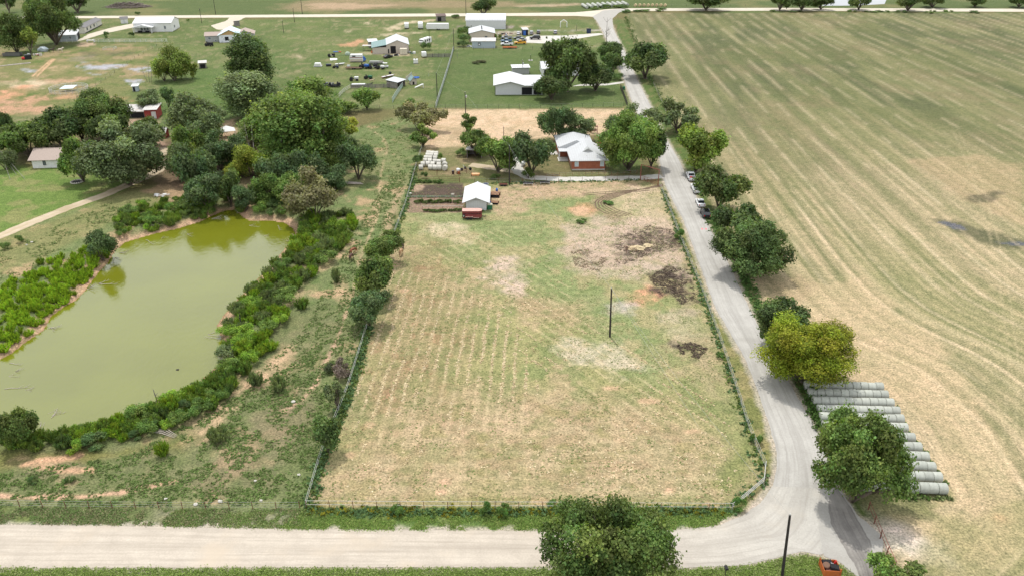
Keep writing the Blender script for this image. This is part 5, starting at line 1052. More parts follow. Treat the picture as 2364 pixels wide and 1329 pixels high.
# replace the plain roof by the low gable over the left two thirds and the flatter right wing
for o in list(ALLCH[e.name]):
    if o.name.startswith(('roof', 'wall')): ALLCH[e.name].remove(o); bpy.data.objects.remove(o)
MB().prism([(0, 0), (w, 0), (w, 3.5), (w * .62, 3.5), (w * .32, 5.0), (0, 3.9)], 0, 17, 'y').build('wall', M['siding'], e)
MB().prism([(-.8, 3.68), (w * .32, 5.04), (w * .62, 3.55), (w + .5, 3.55), (w + .5, 3.67), (w * .62, 3.68), (w * .32, 5.18), (-.8, 3.80)], -1.0, 17.8, 'y').build('roof', M['whiteroofy'], e)
building('well_shed', 'small long shed with white roof behind the white barn', 'shed', (1184,172), (1222,171), 4.5, 2.6, .3, 'shedb', M['greysiding'], M['whiteroof'])
e, w = building('white_cottage', 'white cottage with a dark porch behind the tall open tree', 'house', (1252,176), (1336,175), 13, 3.0, 1.6, 'x', W_, M['whiteroof'], (('porch_opening', 'f', .05, .32, .1, 2.5, DKM), ('window', 'f', .45, .52, 1, 2.2, GL, M['siding']), ('window', 'f', .7, .77, 1, 2.2, GL, M['siding'])))
# brick house
def brickmat():
    m, nt, b = newmat('red_brick'); t = N(nt, 'ShaderNodeTexCoord').outputs['Object']; mp_ = N(nt, 'ShaderNodeMapping'); mp_.inputs['Rotation'].default_value = (R(90), 0, 0); nt.links.new(t, mp_.inputs[0])
    k = N(nt, 'ShaderNodeTexBrick'); k.inputs['Color1'].default_value = (.40, .115, .055, 1); k.inputs['Color2'].default_value = (.31, .085, .045, 1); k.inputs['Mortar'].default_value = (.36, .22, .16, 1); k.inputs['Scale'].default_value = 4.2; k.inputs['Mortar Size'].default_value = .012
    nt.links.new(mp_.outputs[0], k.inputs[0]); c = mixc(nt, 1.0, k.outputs[0], ramp(nt, noise(nt, t, .9, 4), .3, .7, (.8, .8, .8, 1), (1.15, 1.15, 1.15, 1)), 'MULTIPLY'); nt.links.new(c, b.inputs['Base Color']); b.inputs['Roughness'].default_value = .9; return m
BR = brickmat()
A, rz, w = frame((1320,393.5), (1396,392.5)); e = empty('brick_house', A, rz, 'red brick ranch house with pale metal roof and brick chimney', 'house')
def hiproof(x0, x1, y0, y1, z, rise, front_hip, back_hip, name, t=.14):
    xm = (x0 + x1) / 2; v = [(x0, y0, z), (x1, y0, z), (x1, y1, z), (x0, y1, z), (xm, y0 + front_hip, z + rise), (xm, y1 - back_hip, z + rise)]
    v += [(a, b, c - t) for a, b, c in v[:4]]
    f = [(0, 1, 4), (1, 2, 5, 4), (2, 3, 5), (3, 0, 4, 5), (0, 6, 7, 1), (1, 7, 8, 2), (2, 8, 9, 3), (3, 9, 6, 0), (9, 8, 7, 6)]
    return MB().add(v, f).build(name, M['houseroof'], e)
hw = 2.75
MB().box(0, w, 0, 12.5, 0, hw).build('front_wall', BR, e); MB().box(-2.4, w - 1.9, 12.5, 24, 0, hw - .01).build('rear_wall', BR, e)
hiproof(-.55, w + .55, -.6, 13.6, hw + .15, 2.5, 4.4, .0, 'front_roof'); hiproof(-2.95, w - 1.4, 11.6, 24.6, hw + .30, 2.15, .02, 4.2, 'rear_roof')
MB().box(-2.9, -.55, 8.4, 11.7, hw + .02, hw + .16).build('porch_roof', M['houseroof'], e)
for a in ((-2.75, 8.6), (-2.75, 11.2)): MB().box(a[0], a[0] + .18, a[1], a[1] + .18, 0, hw).build('porch_post', W_, e)
MB().box(-3, -.05, 8.2, 11.9, 0, .12).build('porch_floor', M['concrete'], e); MB().box(-.05, -.003, 9.2, 10.4, .12, 2.2).build('door', DKM, e)
MB().add([(w / 2 - 1.9, 2.35, hw + 1.62), (w / 2 + 1.9, 2.35, hw + 1.62), (w / 2, 2.35, hw + 2.75), (w / 2 - 1.9, 2.9, hw + 1.62), (w / 2 + 1.9, 2.9, hw + 1.62), (w / 2, 4.6, hw + 2.75)], [(0, 1, 2), (0, 2, 5, 3), (1, 4, 5, 2)]).build('gable_vent', M['greysiding'], e)
for u in (.09, .86):
    opening('f', w, 12, w * u, w * u + .95, 1.15, 2.45, M['blind'], 'window', e, W_)
for v_ in (2.5, 6.5): opening('r', w, 12, v_, v_ + 1.2, 1.1, 2.3, GL, 'window', e, W_)
c = MB().box(w - .4, w + .55, 11.6, 13.1, 0, 6.2).build('chimney', BR, e); MB().box(w - .5, w + .65, 11.5, 13.2, 6.2, 6.34).build('chimney_cap', M['concrete'], c); MB().box(w - .1, w + .25, 12.1, 12.6, 6.34, 6.5).build('flue', M['black'], c)
MB().box(w + .02, w + 1.35, 1.6, 3.4, 2.05, 2.15).build('side_awning', W_, e); MB().box(-.03, w + .03, -.03, 0, 0, .35).build('foundation', M['concrete'], e)
for a, b, z in ((w * .35, 9, 4.6), (w * .62, 17, 4.9), (w * .2, 15, 4.1), (w * .45, 1.0, 3.6)): MB().tube((a, b, z - .5), (a, b, z + .3), .09).build('vent_pipe', M['greysiding'], e)
mb = MB(); mb.tube((w * .68, 16.6, 4.6), (w * .68, 16.6, 6.2), .03, None, 5); mb.tube((w * .68 - .6, 16.6, 6.1), (w * .68 + .6, 16.6, 6.1), .02, None, 5); mb.tube((w * .68 - .4, 16.3, 5.8), (w * .68 + .4, 16.9, 5.8), .02, None, 5); mb.build('roof_aerial', M['black'], e)
# feed shed
e, w = building('feed_shed', 'white metal-roofed feed shed beside the maroon horse trailer', 'shed', (1076,486), (1123,486), 10, 2.5, 1.0, 'y', M['siding'], M['whiteroofy'], (('gable_slot', 'f', .3, .72, 2.62, 2.78, M['greysiding']),), .85)
# run-in shed (open front)
A, rz, w = frame((1078,366), (1112,366)); e = empty('run_in_shed', A, rz, 'open-fronted run-in shed with pale roof under the thick-trunked tree', 'shed')
mb = MB(); mb.box(0, .15, 0, 4, 0, 2.4); mb.box(w - .15, w, 0, 4, 0, 2.4); mb.box(.15, w - .15, 3.85, 4, 0, 2.2); mb.build('wall', M['greywood'], e)
mb = MB(); mb.prism([(-.5, 2.62), (4.3, 2.25), (4.3, 2.35), (-.5, 2.75)], -.3, w + .3, 'x'); mb.build('roof', M['rustroof'], e)
# left side homestead
e, w = building('white_bungalow', 'white bungalow with tan shingle roof half hidden by trees at the left', 'house', (77,389), (180,386), 9, 2.6, 1.7, 'x', W_, M['tanshingle'], (('window', 'f', .25, .30, .9, 2.1, GL, M['black']), ('window', 'f', .66, .71, .9, 2.1, GL, M['black'])), .7)
e, w = building('long_stable', 'long low stable with rusty white roof and dark open front', 'barn', (272,273), (335,273), 6, 2.3, .7, 'shedb', M['greywood'], M['rustroof'], (('stall_opening', 'f', .02, .48, .1, 1.9, DKM), ('stall_opening', 'f', .5, .98, .1, 1.9, DKM)))
e, w = building('red_shed', 'red board shed with tin roof at the right end of the stable', 'shed', (336,276), (364,275), 6.5, 3.2, .5, 'shedb', M['redwood'], M['rustroof'], (('sliding_door', 'f', .55, .95, .1, 2.6, M['siding'], M['redwood']),))
building('red_coop', 'little red coop with pale pitched roof beside the dirt track', 'shed', (366,320), (383,320), 3.0, 2.0, 1.0, 'x', M['redwood'], M['rustroof'], (('hatch', 'f', .3, .6, .2, 1.3, DKM),))
t = empty('canopy_tent', G(508,322), .4, 'white cloth canopy tent in the thicket clearing', 'canopy'); mb = MB(); mb.add([(0, 0, 2.2), (5, 0, 2.2), (5, 4, 2.2), (0, 4, 2.2), (2.5, 2, 3.6)], [(0, 1, 4), (1, 2, 4), (2, 3, 4), (3, 0, 4), (3, 2, 1, 0)]); mb.build('canopy', W_, t)
for a in (0.1, 4.9):
    for b in (.1, 3.9): MB().tube((a, b, 0), (a, b, 2.2), .05).build('pole', M['steel'], t)
# small yard shelters
e, w = building('goat_shelter', 'little white-roofed shelter on the lawn near the round pen', 'shelter', (307,212), (319,211.5), 2.6, 2.0, .2, 'shedb', M['bluegrey'], M['whiteroof'], (('opening', 'f', .1, .5, .05, 1.7, DKM),))
e, w = building('play_hut', 'dark little hut with striped tin roof right of the willow clump', 'shelter', (461,159), (477,158), 3.4, 2.3, .3, 'shedb', M['greywood'], M['rustroof'], (('opening', 'f', .12, .85, .1, 1.8, DKM),))
A, rz, w = frame((918,205), (936,198)); e = empty('animal_shelter', A, rz, 'open tin-roofed animal shelter where the picket fences meet', 'shelter')
mb = MB(); mb.box(0, .1, 0, 5, 0, 2.3); mb.box(w - .1, w, 0, 5, 0, 2.3); mb.box(.1, w - .1, 4.9, 5, 0, 2.6); mb.build('wall', M['greywood'], e); MB().prism([(-.4, 2.35), (5.3, 2.9), (5.3, 3.0), (-.4, 2.45)], -.3, w + .3, 'x').build('roof', M['greyroof'], e)
e, w = building('dog_house', 'dog house with green and brown roof beyond the picket fence', 'dog house', (949,196.5), (962,195.5), 3.6, 1.8, 1.1, 'y', M['tan'], M['greenroof'], (('opening', 'f', .3, .6, .05, 1.2, DKM),))
# ================================================================ fences
def fence(name, label, pts, h, gap, post_m, rail_m, rails=(1.0,), pr=.06, rr=.03, cat='fence', flat=0.0, group=None, mesh_fill=None):
    g, s = resample(GP(pts), max(2, len(pts))) if False else (np.array(GP(pts)), None)
    seg = np.linalg.norm(np.diff(g, axis=0), axis=1); L = np.concatenate([[0], np.cumsum(seg)]); n = min(100, max(2, int(L[-1] / gap) + 1)); ss = np.linspace(0, L[-1], n)
    X = np.interp(ss, L, g[:, 0]); Y = np.interp(ss, L, g[:, 1]); Zz = hgt_np(X, Y)
    e = empty(name, (X[0], Y[0], Zz[0]), 0, label, cat, group); o0 = Vector((X[0], Y[0], Zz[0]))
    pm = MB().tube((0, 0, -.1), (0, 0, h), pr, pr * .95, 7).mesh('post'); pm.materials.append(post_m); rr_ = random.Random(n)
    for i in range(n):
        p = link('post', pm, e); p.location = Vector((X[i], Y[i], Zz[i])) - o0; p.rotation_euler = (rr_.uniform(-.04, .04), rr_.uniform(-.04, .04), 0); p.scale = (1, 1, rr_.uniform(.96, 1.05))
    for f in rails:
        mb = MB()
        for i in range(n - 1): mb.tube(Vector((X[i], Y[i], Zz[i] + h * f)) - o0, Vector((X[i + 1], Y[i + 1], Zz[i + 1] + h * f)) - o0, rr, None, 5, False)
        mb.build('rail' if rr > .02 else 'wire', rail_m, e)
    if flat:
        mb = MB()
        for i in range(n - 1):
            a = Vector((X[i], Y[i], Zz[i])) - o0; b = Vector((X[i + 1], Y[i + 1], Zz[i + 1])) - o0; d = (b - a); m_ = max(1, int(d.length / flat))
            for k in range(m_):
                p = a + d * ((k + .5) / m_); u = d.normalized(); mb.add([p - u * flat * .36 + Vector((0, 0, .08)), p + u * flat * .36 + Vector((0, 0, .08)), p + u * flat * .36 + Vector((0, 0, h * .97)), p - u * flat * .36 + Vector((0, 0, h * .97))], [(0, 1, 2, 3)])
        mb.build('pickets', mesh_fill or rail_m, e)
    return e
F_ = fence
F_('pipe_fence', 'white-railed pipe fence along the left side of the paddock', [(707,1172),(745,1042),(803,902),(850,750),(893,590),(938,470),(962,382),(977,336)], 1.25, 4.2, M['steel'], M['whitepipe'], (1.0, .55), .04, .021)
F_('pipe_fence', 'white-railed pipe fence along the bottom of the paddock, beside the gravel road', [(707,1172),(1000,1174),(1300,1175),(1520,1177),(1690,1178)], 1.25, 3.0, M['brown'], M['whitepipe'], (1.0, .5), .045, .024)
F_('pipe_fence', 'curved pipe fence around the paddock corner at the road bend', [(1690,1178),(1730,1145),(1773,1108),(1766,1080)], 1.25, 3.2, M['steel'], M['whitepipe'], (1.0, .75, .5), .045, .036)
F_('wire_fence', 'wire fence running along the road between paddock and verge', [(1766,1080),(1731,1000),(1700,900),(1660,780),(1620,670),(1570,550),(1540,470),(1522,428)], 1.25, 5.0, M['steel'], M['whitepipe'], (1.0, .6, .3), .045, .016)
F_('wire_fence', 'rusty low wire fence along the bottom of the left pasture', [(-60,1168),(0,1169),(170,1172),(400,1174),(600,1174),(692,1174)], 1.2, 3.0, M['brown'], M['wire'], (.95, .6, .3), .05, .012)
F_('wire_fence', 'wire fence between the house driveway and the paddock', [(1096,424),(1134,424),(1300,422),(1459,416),(1478,415)], 1.4, 3.1, M['brown'], M['wire'], (.98, .6, .3), .05, .014)
F_('wire_fence', 'thin garden fence along the front lawn of the brick house', [(1261,408),(1320,407),(1396,405),(1470,402)], 1.1, 1.7, M['redpipe'], M['wire'], (.95, .5), .035, .012)
F_('corral_fence', 'dark pipe corral rails between the bale stack and the garden', [(956,406),(1000,406),(1060,405),(1062,405)], 1.5, 4.6, M['brown'], M['brown'], (1.0, .75, .5, .25), .07, .03)
F_('corral_fence', 'second row of dark corral rails nearer the garden soil', [(967,421),(1008,421),(1034,421),(1061,421)], 1.5, 4.0, M['brown'], M['brown'], (1.0, .66, .33), .07, .03)
F_('corral_fence', 'short corral run meeting the orange sled at its right end', [(1062,405),(1064,398),(1088,400),(1088,408)], 1.5, 3.0, M['brown'], M['brown'], (1.0, .66, .33), .07, .03)
F_('garden_rail', 'single white rail along the dark soil of the garden', [(940,462),(1000,462),(1066,462)], 1.0, 6.2, M['brown'], M['whitepipe'], (1.0,), .05, .05)
F_('garden_rail', 'lower white rail between the two vegetable rows', [(975,485),(1020,485),(1070,484)], 1.0, 4.0, M['brown'], M['whitepipe'], (1.0,), .05, .045)
F_('wire_fence', 'green wire yard fence between the mown yard and the straw field', [(1004,252),(1100,252),(1250,251),(1440,247)], 1.6, 3.6, M['darkpost'], M['wire'], (1.0, .66, .33), .05, .016)
F_('mesh_fence', 'silver chain-link fence down the left edge of the mown yard', [(1006,252),(1020,208),(1035,160),(1047,117)], 2.0, 4.5, M['steel'], M['steel'], (1.0, .5), .06, .05, flat=.5, mesh_fill=mat('chain_mesh', (.42, .47, .49), .5, .3))
F_('wire_fence', 'dark wire fence across the back of the mown yard', [(1048,116.5),(1150,116.5),(1260,115),(1385,112)], 1.6, 4.5, M['darkpost'], M['wire'], (1.0, .5), .06, .02)
F_('mesh_fence', 'black screened fence at the right corner of the mown yard', [(1432,206),(1440,225),(1448,249)], 1.9, 2.6, M['darkpost'], M['darkpost'], (1.0, .5), .07, .05, flat=.5, mesh_fill=M['darkpost'])
F_('board_fence', 'white board fence in front of the mobile home carport', [(132,99),(155,99),(180,98)], 1.5, 2.4, W_, W_, (1.0, .6, .25), .07, .07)
F_('board_fence', 'long white board fence on the upper left lawn', [(216,98),(260,98),(320,98),(386,97.5)], 1.5, 2.5, W_, W_, (1.0, .6, .25), .06, .07)
F_('picket_fence', 'grey picket fence running to the animal shelter', [(810,205),(850,204),(905,203)], 1.6, 3.0, M['greywood'], M['greywood'], (.9, .3), .06, .05, flat=.35)
F_('rail_fence', 'pale slanting rail fence at the left end of the pickets', [(783,225),(795,213),(809,205)], 1.5, 2.6, M['whitepipe'], M['whitepipe'], (1.0, .66, .33), .06, .05)
F_('mesh_fence', 'pale green panel fence below the animal shelter', [(906,238),(918,218),(930,202)], 2.0, 3.0, M['steel'], M['steel'], (1.0, .5), .06, .04, flat=.5, mesh_fill=mat('green_panel', (.38, .52, .48), .5, .2))
F_('mesh_fence', 'silver panel fence above the animal shelter', [(938,190),(945,184),(951,178)], 2.0, 2.6, M['steel'], M['steel'], (1.0, .5), .06, .04, flat=.5)
F_('picket_fence', 'dark picket fence beside the white box trailer', [(985,133),(1010,133),(1040,132.5)], 1.7, 2.4, M['darkpost'], M['greywood'], (.9, .3), .06, .05, flat=.3)
F_('wire_fence', 'thin wire fence with few posts across the grass below the pickets', [(950,178),(990,178),(1030,177)], 1.5, 6, M['steel'], M['wire'], (1.0, .5), .05, .016)
F_('wire_fence', 'low wire fence along the grass left of the thicket top', [(845,252),(900,252),(945,252),(1004,252)], 1.3, 4.5, M['darkpost'], M['wire'], (1.0, .5), .05, .014)
F_('wire_fence', 'old wire fence crossing the rough paddock to the round pen', [(362,108),(318,132),(270,166),(215,205),(160,235)], 1.2, 6, M['darkpost'], M['wire'], (.95, .5), .05, .012)
F_('wire_fence', 'drooping wire fence along the left edge of the hayfield', [(1508,195),(1530,242),(1552,300)], 1.1, 4.5, M['greywood'], M['deadwood'], (.9, .4), .05, .02)
F_('wire_fence', 'post fence along the far side of the back road', [(1450,17),(1560,15.5),(1720,15)], 1.2, 9, M['darkpost'], M['wire'], (.95,), .07, .015)
F_('pipe_fence', 'rusty red pipe fence beside the asphalt drive at the bottom right', [(2004,1176),(2017,1207),(2035,1250),(2050,1285),(2064,1315)], 1.35, 2.4, M['brown'], M['redpipe'], (1.0, .5), .07, .035)
# round pen
t = empty('round_pen', at(160,210), 0, 'white pipe round pen on the rough upper left paddock', 'pen'); RP = (202 - 121) / PPM(at(160,210)) / 2
for z in (.5, 1.0, 1.55):
    mb = MB()
    for i in range(40): a, b = 2 * math.pi * i / 40, 2 * math.pi * (i + 1) / 40; mb.tube((RP * math.cos(a), RP * math.sin(a), z), (RP * math.cos(b), RP * math.sin(b), z), .07, None, 5, False)
    mb.build('rail', M['whitepipe'], t)
for i in range(20): a = 2 * math.pi * i / 20; MB().tube((RP * math.cos(a), RP * math.sin(a), 0), (RP * math.cos(a), RP * math.sin(a), 1.6), .08, None, 6).build('post', M['whitepipe'], t)
t = empty('feed_canopy', G(138,213), .1, 'small white sheet canopy inside the round pen', 'canopy'); MB().add([(0, 0, 1.2), (5, 0, 1.3), (5.4, 4, 1.7), (.6, 4, 1.6), (2.6, 2, 2.0)], [(0, 1, 4), (1, 2, 4), (2, 3, 4), (3, 0, 4)]).build('sheet', M['blueroof'], t)
for a in ((.1, .1), (4.9, .1), (5.2, 3.8), (.7, 3.8)): MB().tube((*a, 0), (*a, 1.4), .05).build('pole', M['steel'], t)
t = empty('calf_pen', G(238,117), .05, 'small white square pen panel on the rough upper left paddock', 'pen')
for z in (.5, 1.2):
    mb = MB(); c = [(0, 0), (5, 0), (5, 4), (0, 4), (0, 0)]
    for a, b in zip(c[:-1], c[1:]): mb.tube((*a, z), (*b, z), .06, None, 5)
    mb.build('rail', M['whitepipe'], t)
for a in ((0, 0), (5, 0), (5, 4), (0, 4)): MB().tube((*a, 0), (*a, 1.3), .07).build('post', M['whitepipe'], t)
t = empty('arch_frame', G(1294,64), .03, 'bare white arch frame standing alone on the far lawn', 'frame'); 
for y_ in (0, 2.0):
    mb = MB(); mb.path([(0, y_, 0), (0, y_, 2.8), (1.8, y_, 4.0), (3.6, y_, 2.8), (3.6, y_, 0)], [.12] * 5, 6); mb.build('arch', W_, t)
mb = MB(); [mb.tube((a, 0, z), (a, 2, z), .08, None, 6) for a, z in ((0, 2.8), (1.8, 4.0), (3.6, 2.8))]; mb.build('tie_bar', W_, t)
# ranch gate
A, rz, w = frame((1478,416.5), (1519,429)); t = empty('ranch_gate', A, rz, 'rust-red ranch gate frame with a pipe gate at the house driveway entrance', 'gate')
for a in (0, w): MB().tube((a, 0, 0), (a, 0, 4.4), .10, None, 8).build('gate_post', M['redpipe'], t)
MB().tube((-.15, 0, 4.4), (w + .15, 0, 4.4), .09, None, 8).build('top_beam', M['redpipe'], t)
mb = MB()
for z in (.25, .6, .95, 1.35): mb.tube((.12, 0, z), (w - .12, 0, z), .04, None, 6)
for k in range(6): mb.tube((.12 + (w - .24) * k / 5, 0, .25), (.12 + (w - .24) * k / 5, 0, 1.35), .035, None, 6)
mb.build('gate_leaf', M['redpipe'], t)
# ================================================================ utility poles and wires
POLES = {}
def pole(px, py, top, label, arm=0, trafo=False, lean=(0, 0), r=.16, m=None, group='utility poles'):
    P = at(px, py); h = HT(P, top) - P.z; e = empty('utility_pole', P, 0, label, 'utility pole', group)
    mb = MB().tube((0, 0, -.2), (lean[0], lean[1], h), r, r * .68, 10); mb.build('pole', m or M['darkpost'], e)
    MB().tube((lean[0], lean[1], h), (lean[0], lean[1], h + .25), .05, .03, 6).build('insulator', M['lamp'], e)
    if arm: MB().box(-arm + lean[0], arm + lean[0], -.06 + lean[1], .06 + lean[1], h - .5, h - .36).build('crossarm', M['greywood'], e)
    if trafo: MB().lathe([(.05, 0), (.26, .03), (.26, .75), (.1, .85)], (.36 + lean[0], lean[1], h - 1.9), 12).build('transformer', M['steel'], e)
    POLES[label] = P + Vector((lean[0], lean[1], h)); return POLES[label]
pa = pole(1806,1328,1188,'leaning dark utility pole at the bottom edge beside the road bend', lean=(-.55, 0), r=.19)
pb = pole(1408,777,666,'dark utility pole standing alone in the middle of the paddock', r=.19, lean=(-.25, 0))
pc = pole(1176,427,337,'utility pole at the driveway fence in front of the thick-trunked tree', r=.18)
pd_ = pole(1163,322,293,'short pole at the edge of the straw field', r=.12)
pe_ = pole(1075,268,213,'utility pole with transformer at the yard fence by the straw field', trafo=True, r=.17)
pf = pole(1010,237,169,'utility pole beside the silver chain-link fence', r=.16)
pg = pole(1048,118,66,'utility pole at the far end of the chain-link fence', r=.16)
ph_ = pole(992,108,70,'slim pole next to the white motorhome', r=.12)
pole(1206,171,139,'pole with meter boxes behind the white barn', arm=.7, trafo=True, r=.13, m=M['greywood'])
pole(466,54,20,'pole on the lawn in front of the back road, left of the cottage', arm=.5, r=.16); pole(498,34,-6,'pole beyond the back road above the cottage drive', r=.18); pole(698,33,-10,'pole beyond the back road, farther right', r=.18)
pole(680,52,19,'pole on the lawn close to the back road', r=.15); pole(655,76,48,'short pole on the open lawn right of the cottage', r=.14); pole(1076,38,-14,'pole behind the quonset barn', r=.18)
pole(1056,134,116,'thin grey post on the mown yard near the chain-link fence', r=.08, m=M['greywood'], group=None); pole(1225,141,127,'little hand pump post on a pale base in the mown yard', r=.12, group=None)
pole(1331,72,57,'thin post by the entrance fence of the far lawn', r=.1, group=None)
def wire(a, b, label, sag=.5, r=.012):
    mb = MB(); n = 14; pts = [a.lerp(b, i / n) - Vector((0, 0, sag * 4 * (i / n) * (1 - i / n))) for i in range(n + 1)]; mb.path([tuple(p) for p in pts], [r] * (n + 1), 4); tag(mb.build('power_line', M['wire']), label, 'wire', 'overhead wires')
wire(pc, pb, 'overhead wire from the driveway pole to the paddock pole', .9); wire(pb, pa, 'overhead wire from the paddock pole to the roadside pole', .9); wire(pe_, pf, 'overhead wire between the straw field pole and the chain-link fence pole', .5); wire(pf, pg, 'overhead wire along the chain-link fence', .6); wire(pe_, pc, 'overhead wire over the straw field', .6)
wire(pb, G(1612, 985) + Vector((0, 0, .1)), 'guy wire from the paddock pole down to the grass', 0, .014); wire(pc, G(1228,452), 'guy wire from the driveway pole to the paddock', 0, .012)
# lawn wire stand at the left
t = empty('wire_tripod', G(29,372), 0, 'thin leaning wire poles on the left lawn beside the bungalow', 'poles')
q0 = G(29,372); hh = 4.2
for px_, py_ in ((24,416),(57,413),(38,404)): pp = G(px_, py_) - q0; MB().tube((0, -4, hh), pp, .05, None, 5).build('strut', M['greywood'], t)
# ================================================================ hay bales
def balemat(name, c0, c1, net):
    m, nt, b = newmat(name); t = N(nt, 'ShaderNodeTexCoord').outputs['Object']; oi = N(nt, 'ShaderNodeObjectInfo').outputs['Random']
    s = N(nt, 'ShaderNodeSeparateXYZ'); nt.links.new(t, s.inputs[0])
    w = math_(nt, 'SINE', math_(nt, 'ADD', math_(nt, 'MULTIPLY', s.outputs[0], 40), math_(nt, 'MULTIPLY', noise(nt, t, 1.5, 3), 5)))
    c = mixc(nt, ramp(nt, noise(nt, t, 2.2, 5), .3, .7), c0, c1); c = mixc(nt, math_(nt, 'MULTIPLY', ramp(nt, w, .5, .9), .30), c, net)
    hs = N(nt, 'ShaderNodeHueSaturation'); nt.links.new(math_(nt, 'MULTIPLY_ADD', oi, .22, .89), hs.inputs['Value']); nt.links.new(c, hs.inputs['Color'])
    nt.links.new(hs.outputs[0], b.inputs['Base Color']); b.inputs['Roughness'].default_value = .8; b.inputs['Specular IOR Level'].default_value = .2; return m
BM_G = balemat('grey_net_hay', (.35, .36, .32), (.45, .46, .41), (.25, .29, .24)); BM_W = balemat('pale_net_hay', (.50, .48, .42), (.62, .60, .54), (.42, .41, .37)); BM_T = balemat('tan_bare_hay', (.50, .39, .22), (.60, .48, .29), (.40, .30, .17))
def bale_mesh(m, L=1.2, r=.76):
    mb = MB().lathe([(.05, -L / 2 + .04), (r * .90, -L / 2 + .01), (r * .975, -L / 2 + .03), (r, -L / 2 + .10), (r * .985, -L / 6), (r * 1.005, 0), (r * .985, L / 6), (r, L / 2 - .10), (r * .975, L / 2 - .03), (r * .90, L / 2 - .01), (.05, L / 2 - .04)], (0, 0, 0), 22, 'x')
    me = mb.mesh('hay_bale', True); me.materials.append(m); return me
OR = ['first', 'second', 'third', 'fourth', 'fifth', 'sixth', 'seventh', 'eighth', 'ninth', 'tenth', 'eleventh', 'twelfth', 'thirteenth']
bg_ = bale_mesh(BM_G); rb = random.Random(3)
a_ = G(1887, 925, .72); b_ = G(2062, 930, .72); bdir = (b_ - a_).normalized(); brz = math.atan2(bdir.y, bdir.x)
RIGHT = [(1912, 874), (2038, 893), (2049, 911), (2062, 930), (2076, 949), (2085, 967), (2094, 987), (2111, 1010), (2126, 1032), (2143, 1054), (2158, 1077), (2173, 1101), (2185, 1127)]
for i, (qx, qy) in enumerate(RIGHT):
    Q = G(qx, qy, .72); nb = 3 if i == 0 else 10
    for k in range(nb):
        o = link('hay_bale', bg_); o.location = Q - bdir * (.62 + k * 1.222) + Vector((rb.uniform(-.015, .015), rb.uniform(-.04, .04), rb.uniform(-.03, .01))); o.rotation_euler = (rb.uniform(0, 6), rb.uniform(-.012, .012), brz + rb.uniform(-.02, .02)); o.scale = (1, rb.uniform(.97, 1.02), rb.uniform(.95, 1.01))
        o.rotation_euler[0] = 0 if False else rb.uniform(-.2, .2)
        lab = f'grey net-wrapped bale, {OR[k]} from the field end, short row under the yellow-green oak' if i == 0 else f'grey net-wrapped bale, {OR[k]} from the field end, {OR[i - 1]} full row below the yellow-green oak'
        tag(o, lab, 'hay bale', 'grey round bales in rows by the roadside oak')
# far silver rows
f0 = G(1378, 16, .8); f1 = G(1352, 1, .8); fdir = (f1 - f0).normalized(); frz = math.atan2(fdir.y, fdir.x)
for i in range(9):
    A = G(1355 + i * 11.7, 17.5 - i * .75, .95)
    for k in range(7):
        o = link('hay_bale', bg_); o.location = A + fdir * (k * 1.85 + .9); o.rotation_euler = (0, 0, frz); o.scale = (1.5, 1.35, 1.25)
        tag(o, f'silver-grey bale, {OR[k]} from the near end of the {OR[i]} slanting row beyond the road junction', 'hay bale', 'silver bales beyond the road junction')
bt = bale_mesh(BM_T)
for i in range(8):
    o = link('hay_bale', bt); o.location = G(1467 + i * 9.8, 12.5, .9); o.rotation_euler = (0, 0, 1.2); o.scale = (1.4, 1.3, 1.2); tag(o, f'tan bare hay bale, {OR[i]} from the left in the single row beyond the road', 'hay bale', 'tan bales beyond the road')
bw = bale_mesh(BM_W)
YB = [(345,165),(405,170),(470,176),(332,203),(392,207),(465,212),(305,246),(372,248),(452,252),(292,292),(365,295),(445,302),(512,308),(590,290),(255,345),(335,340),(412,345),(512,358),(605,348),(222,395),(375,395),(448,398),(520,400),(610,402)]
for i, (zx, zy) in enumerate(YB):
    r_ = sum(1 for q in YB[:i] if abs(q[1] - zy) < 22); P = G(940 + zx / 7, 330 + zy / 7, .72); o = link('hay_bale', bw); o.location = P; o.rotation_euler = (0, 0, rb.uniform(-.08, .08) + (1.4 if i in (18, 23) else 0)); o.scale = (1.0, rb.uniform(.95, 1.05), rb.uniform(.94, 1.0))
    rown = ['back', 'second', 'third', 'fourth', 'fifth', 'front'][min(5, [3, 6, 9, 14, 19, 24].index(next(v for v in (3, 6, 9, 14, 19, 24) if i < v)))]; base_ = [0, 3, 6, 9, 14, 19][['back', 'second', 'third', 'fourth', 'fifth', 'front'].index(rown)]
    tag(o, f'white-wrapped bale, {OR[i - base_]} from the left in the {rown} line of the stack behind the corral', 'hay bale', 'white bales behind the corral')
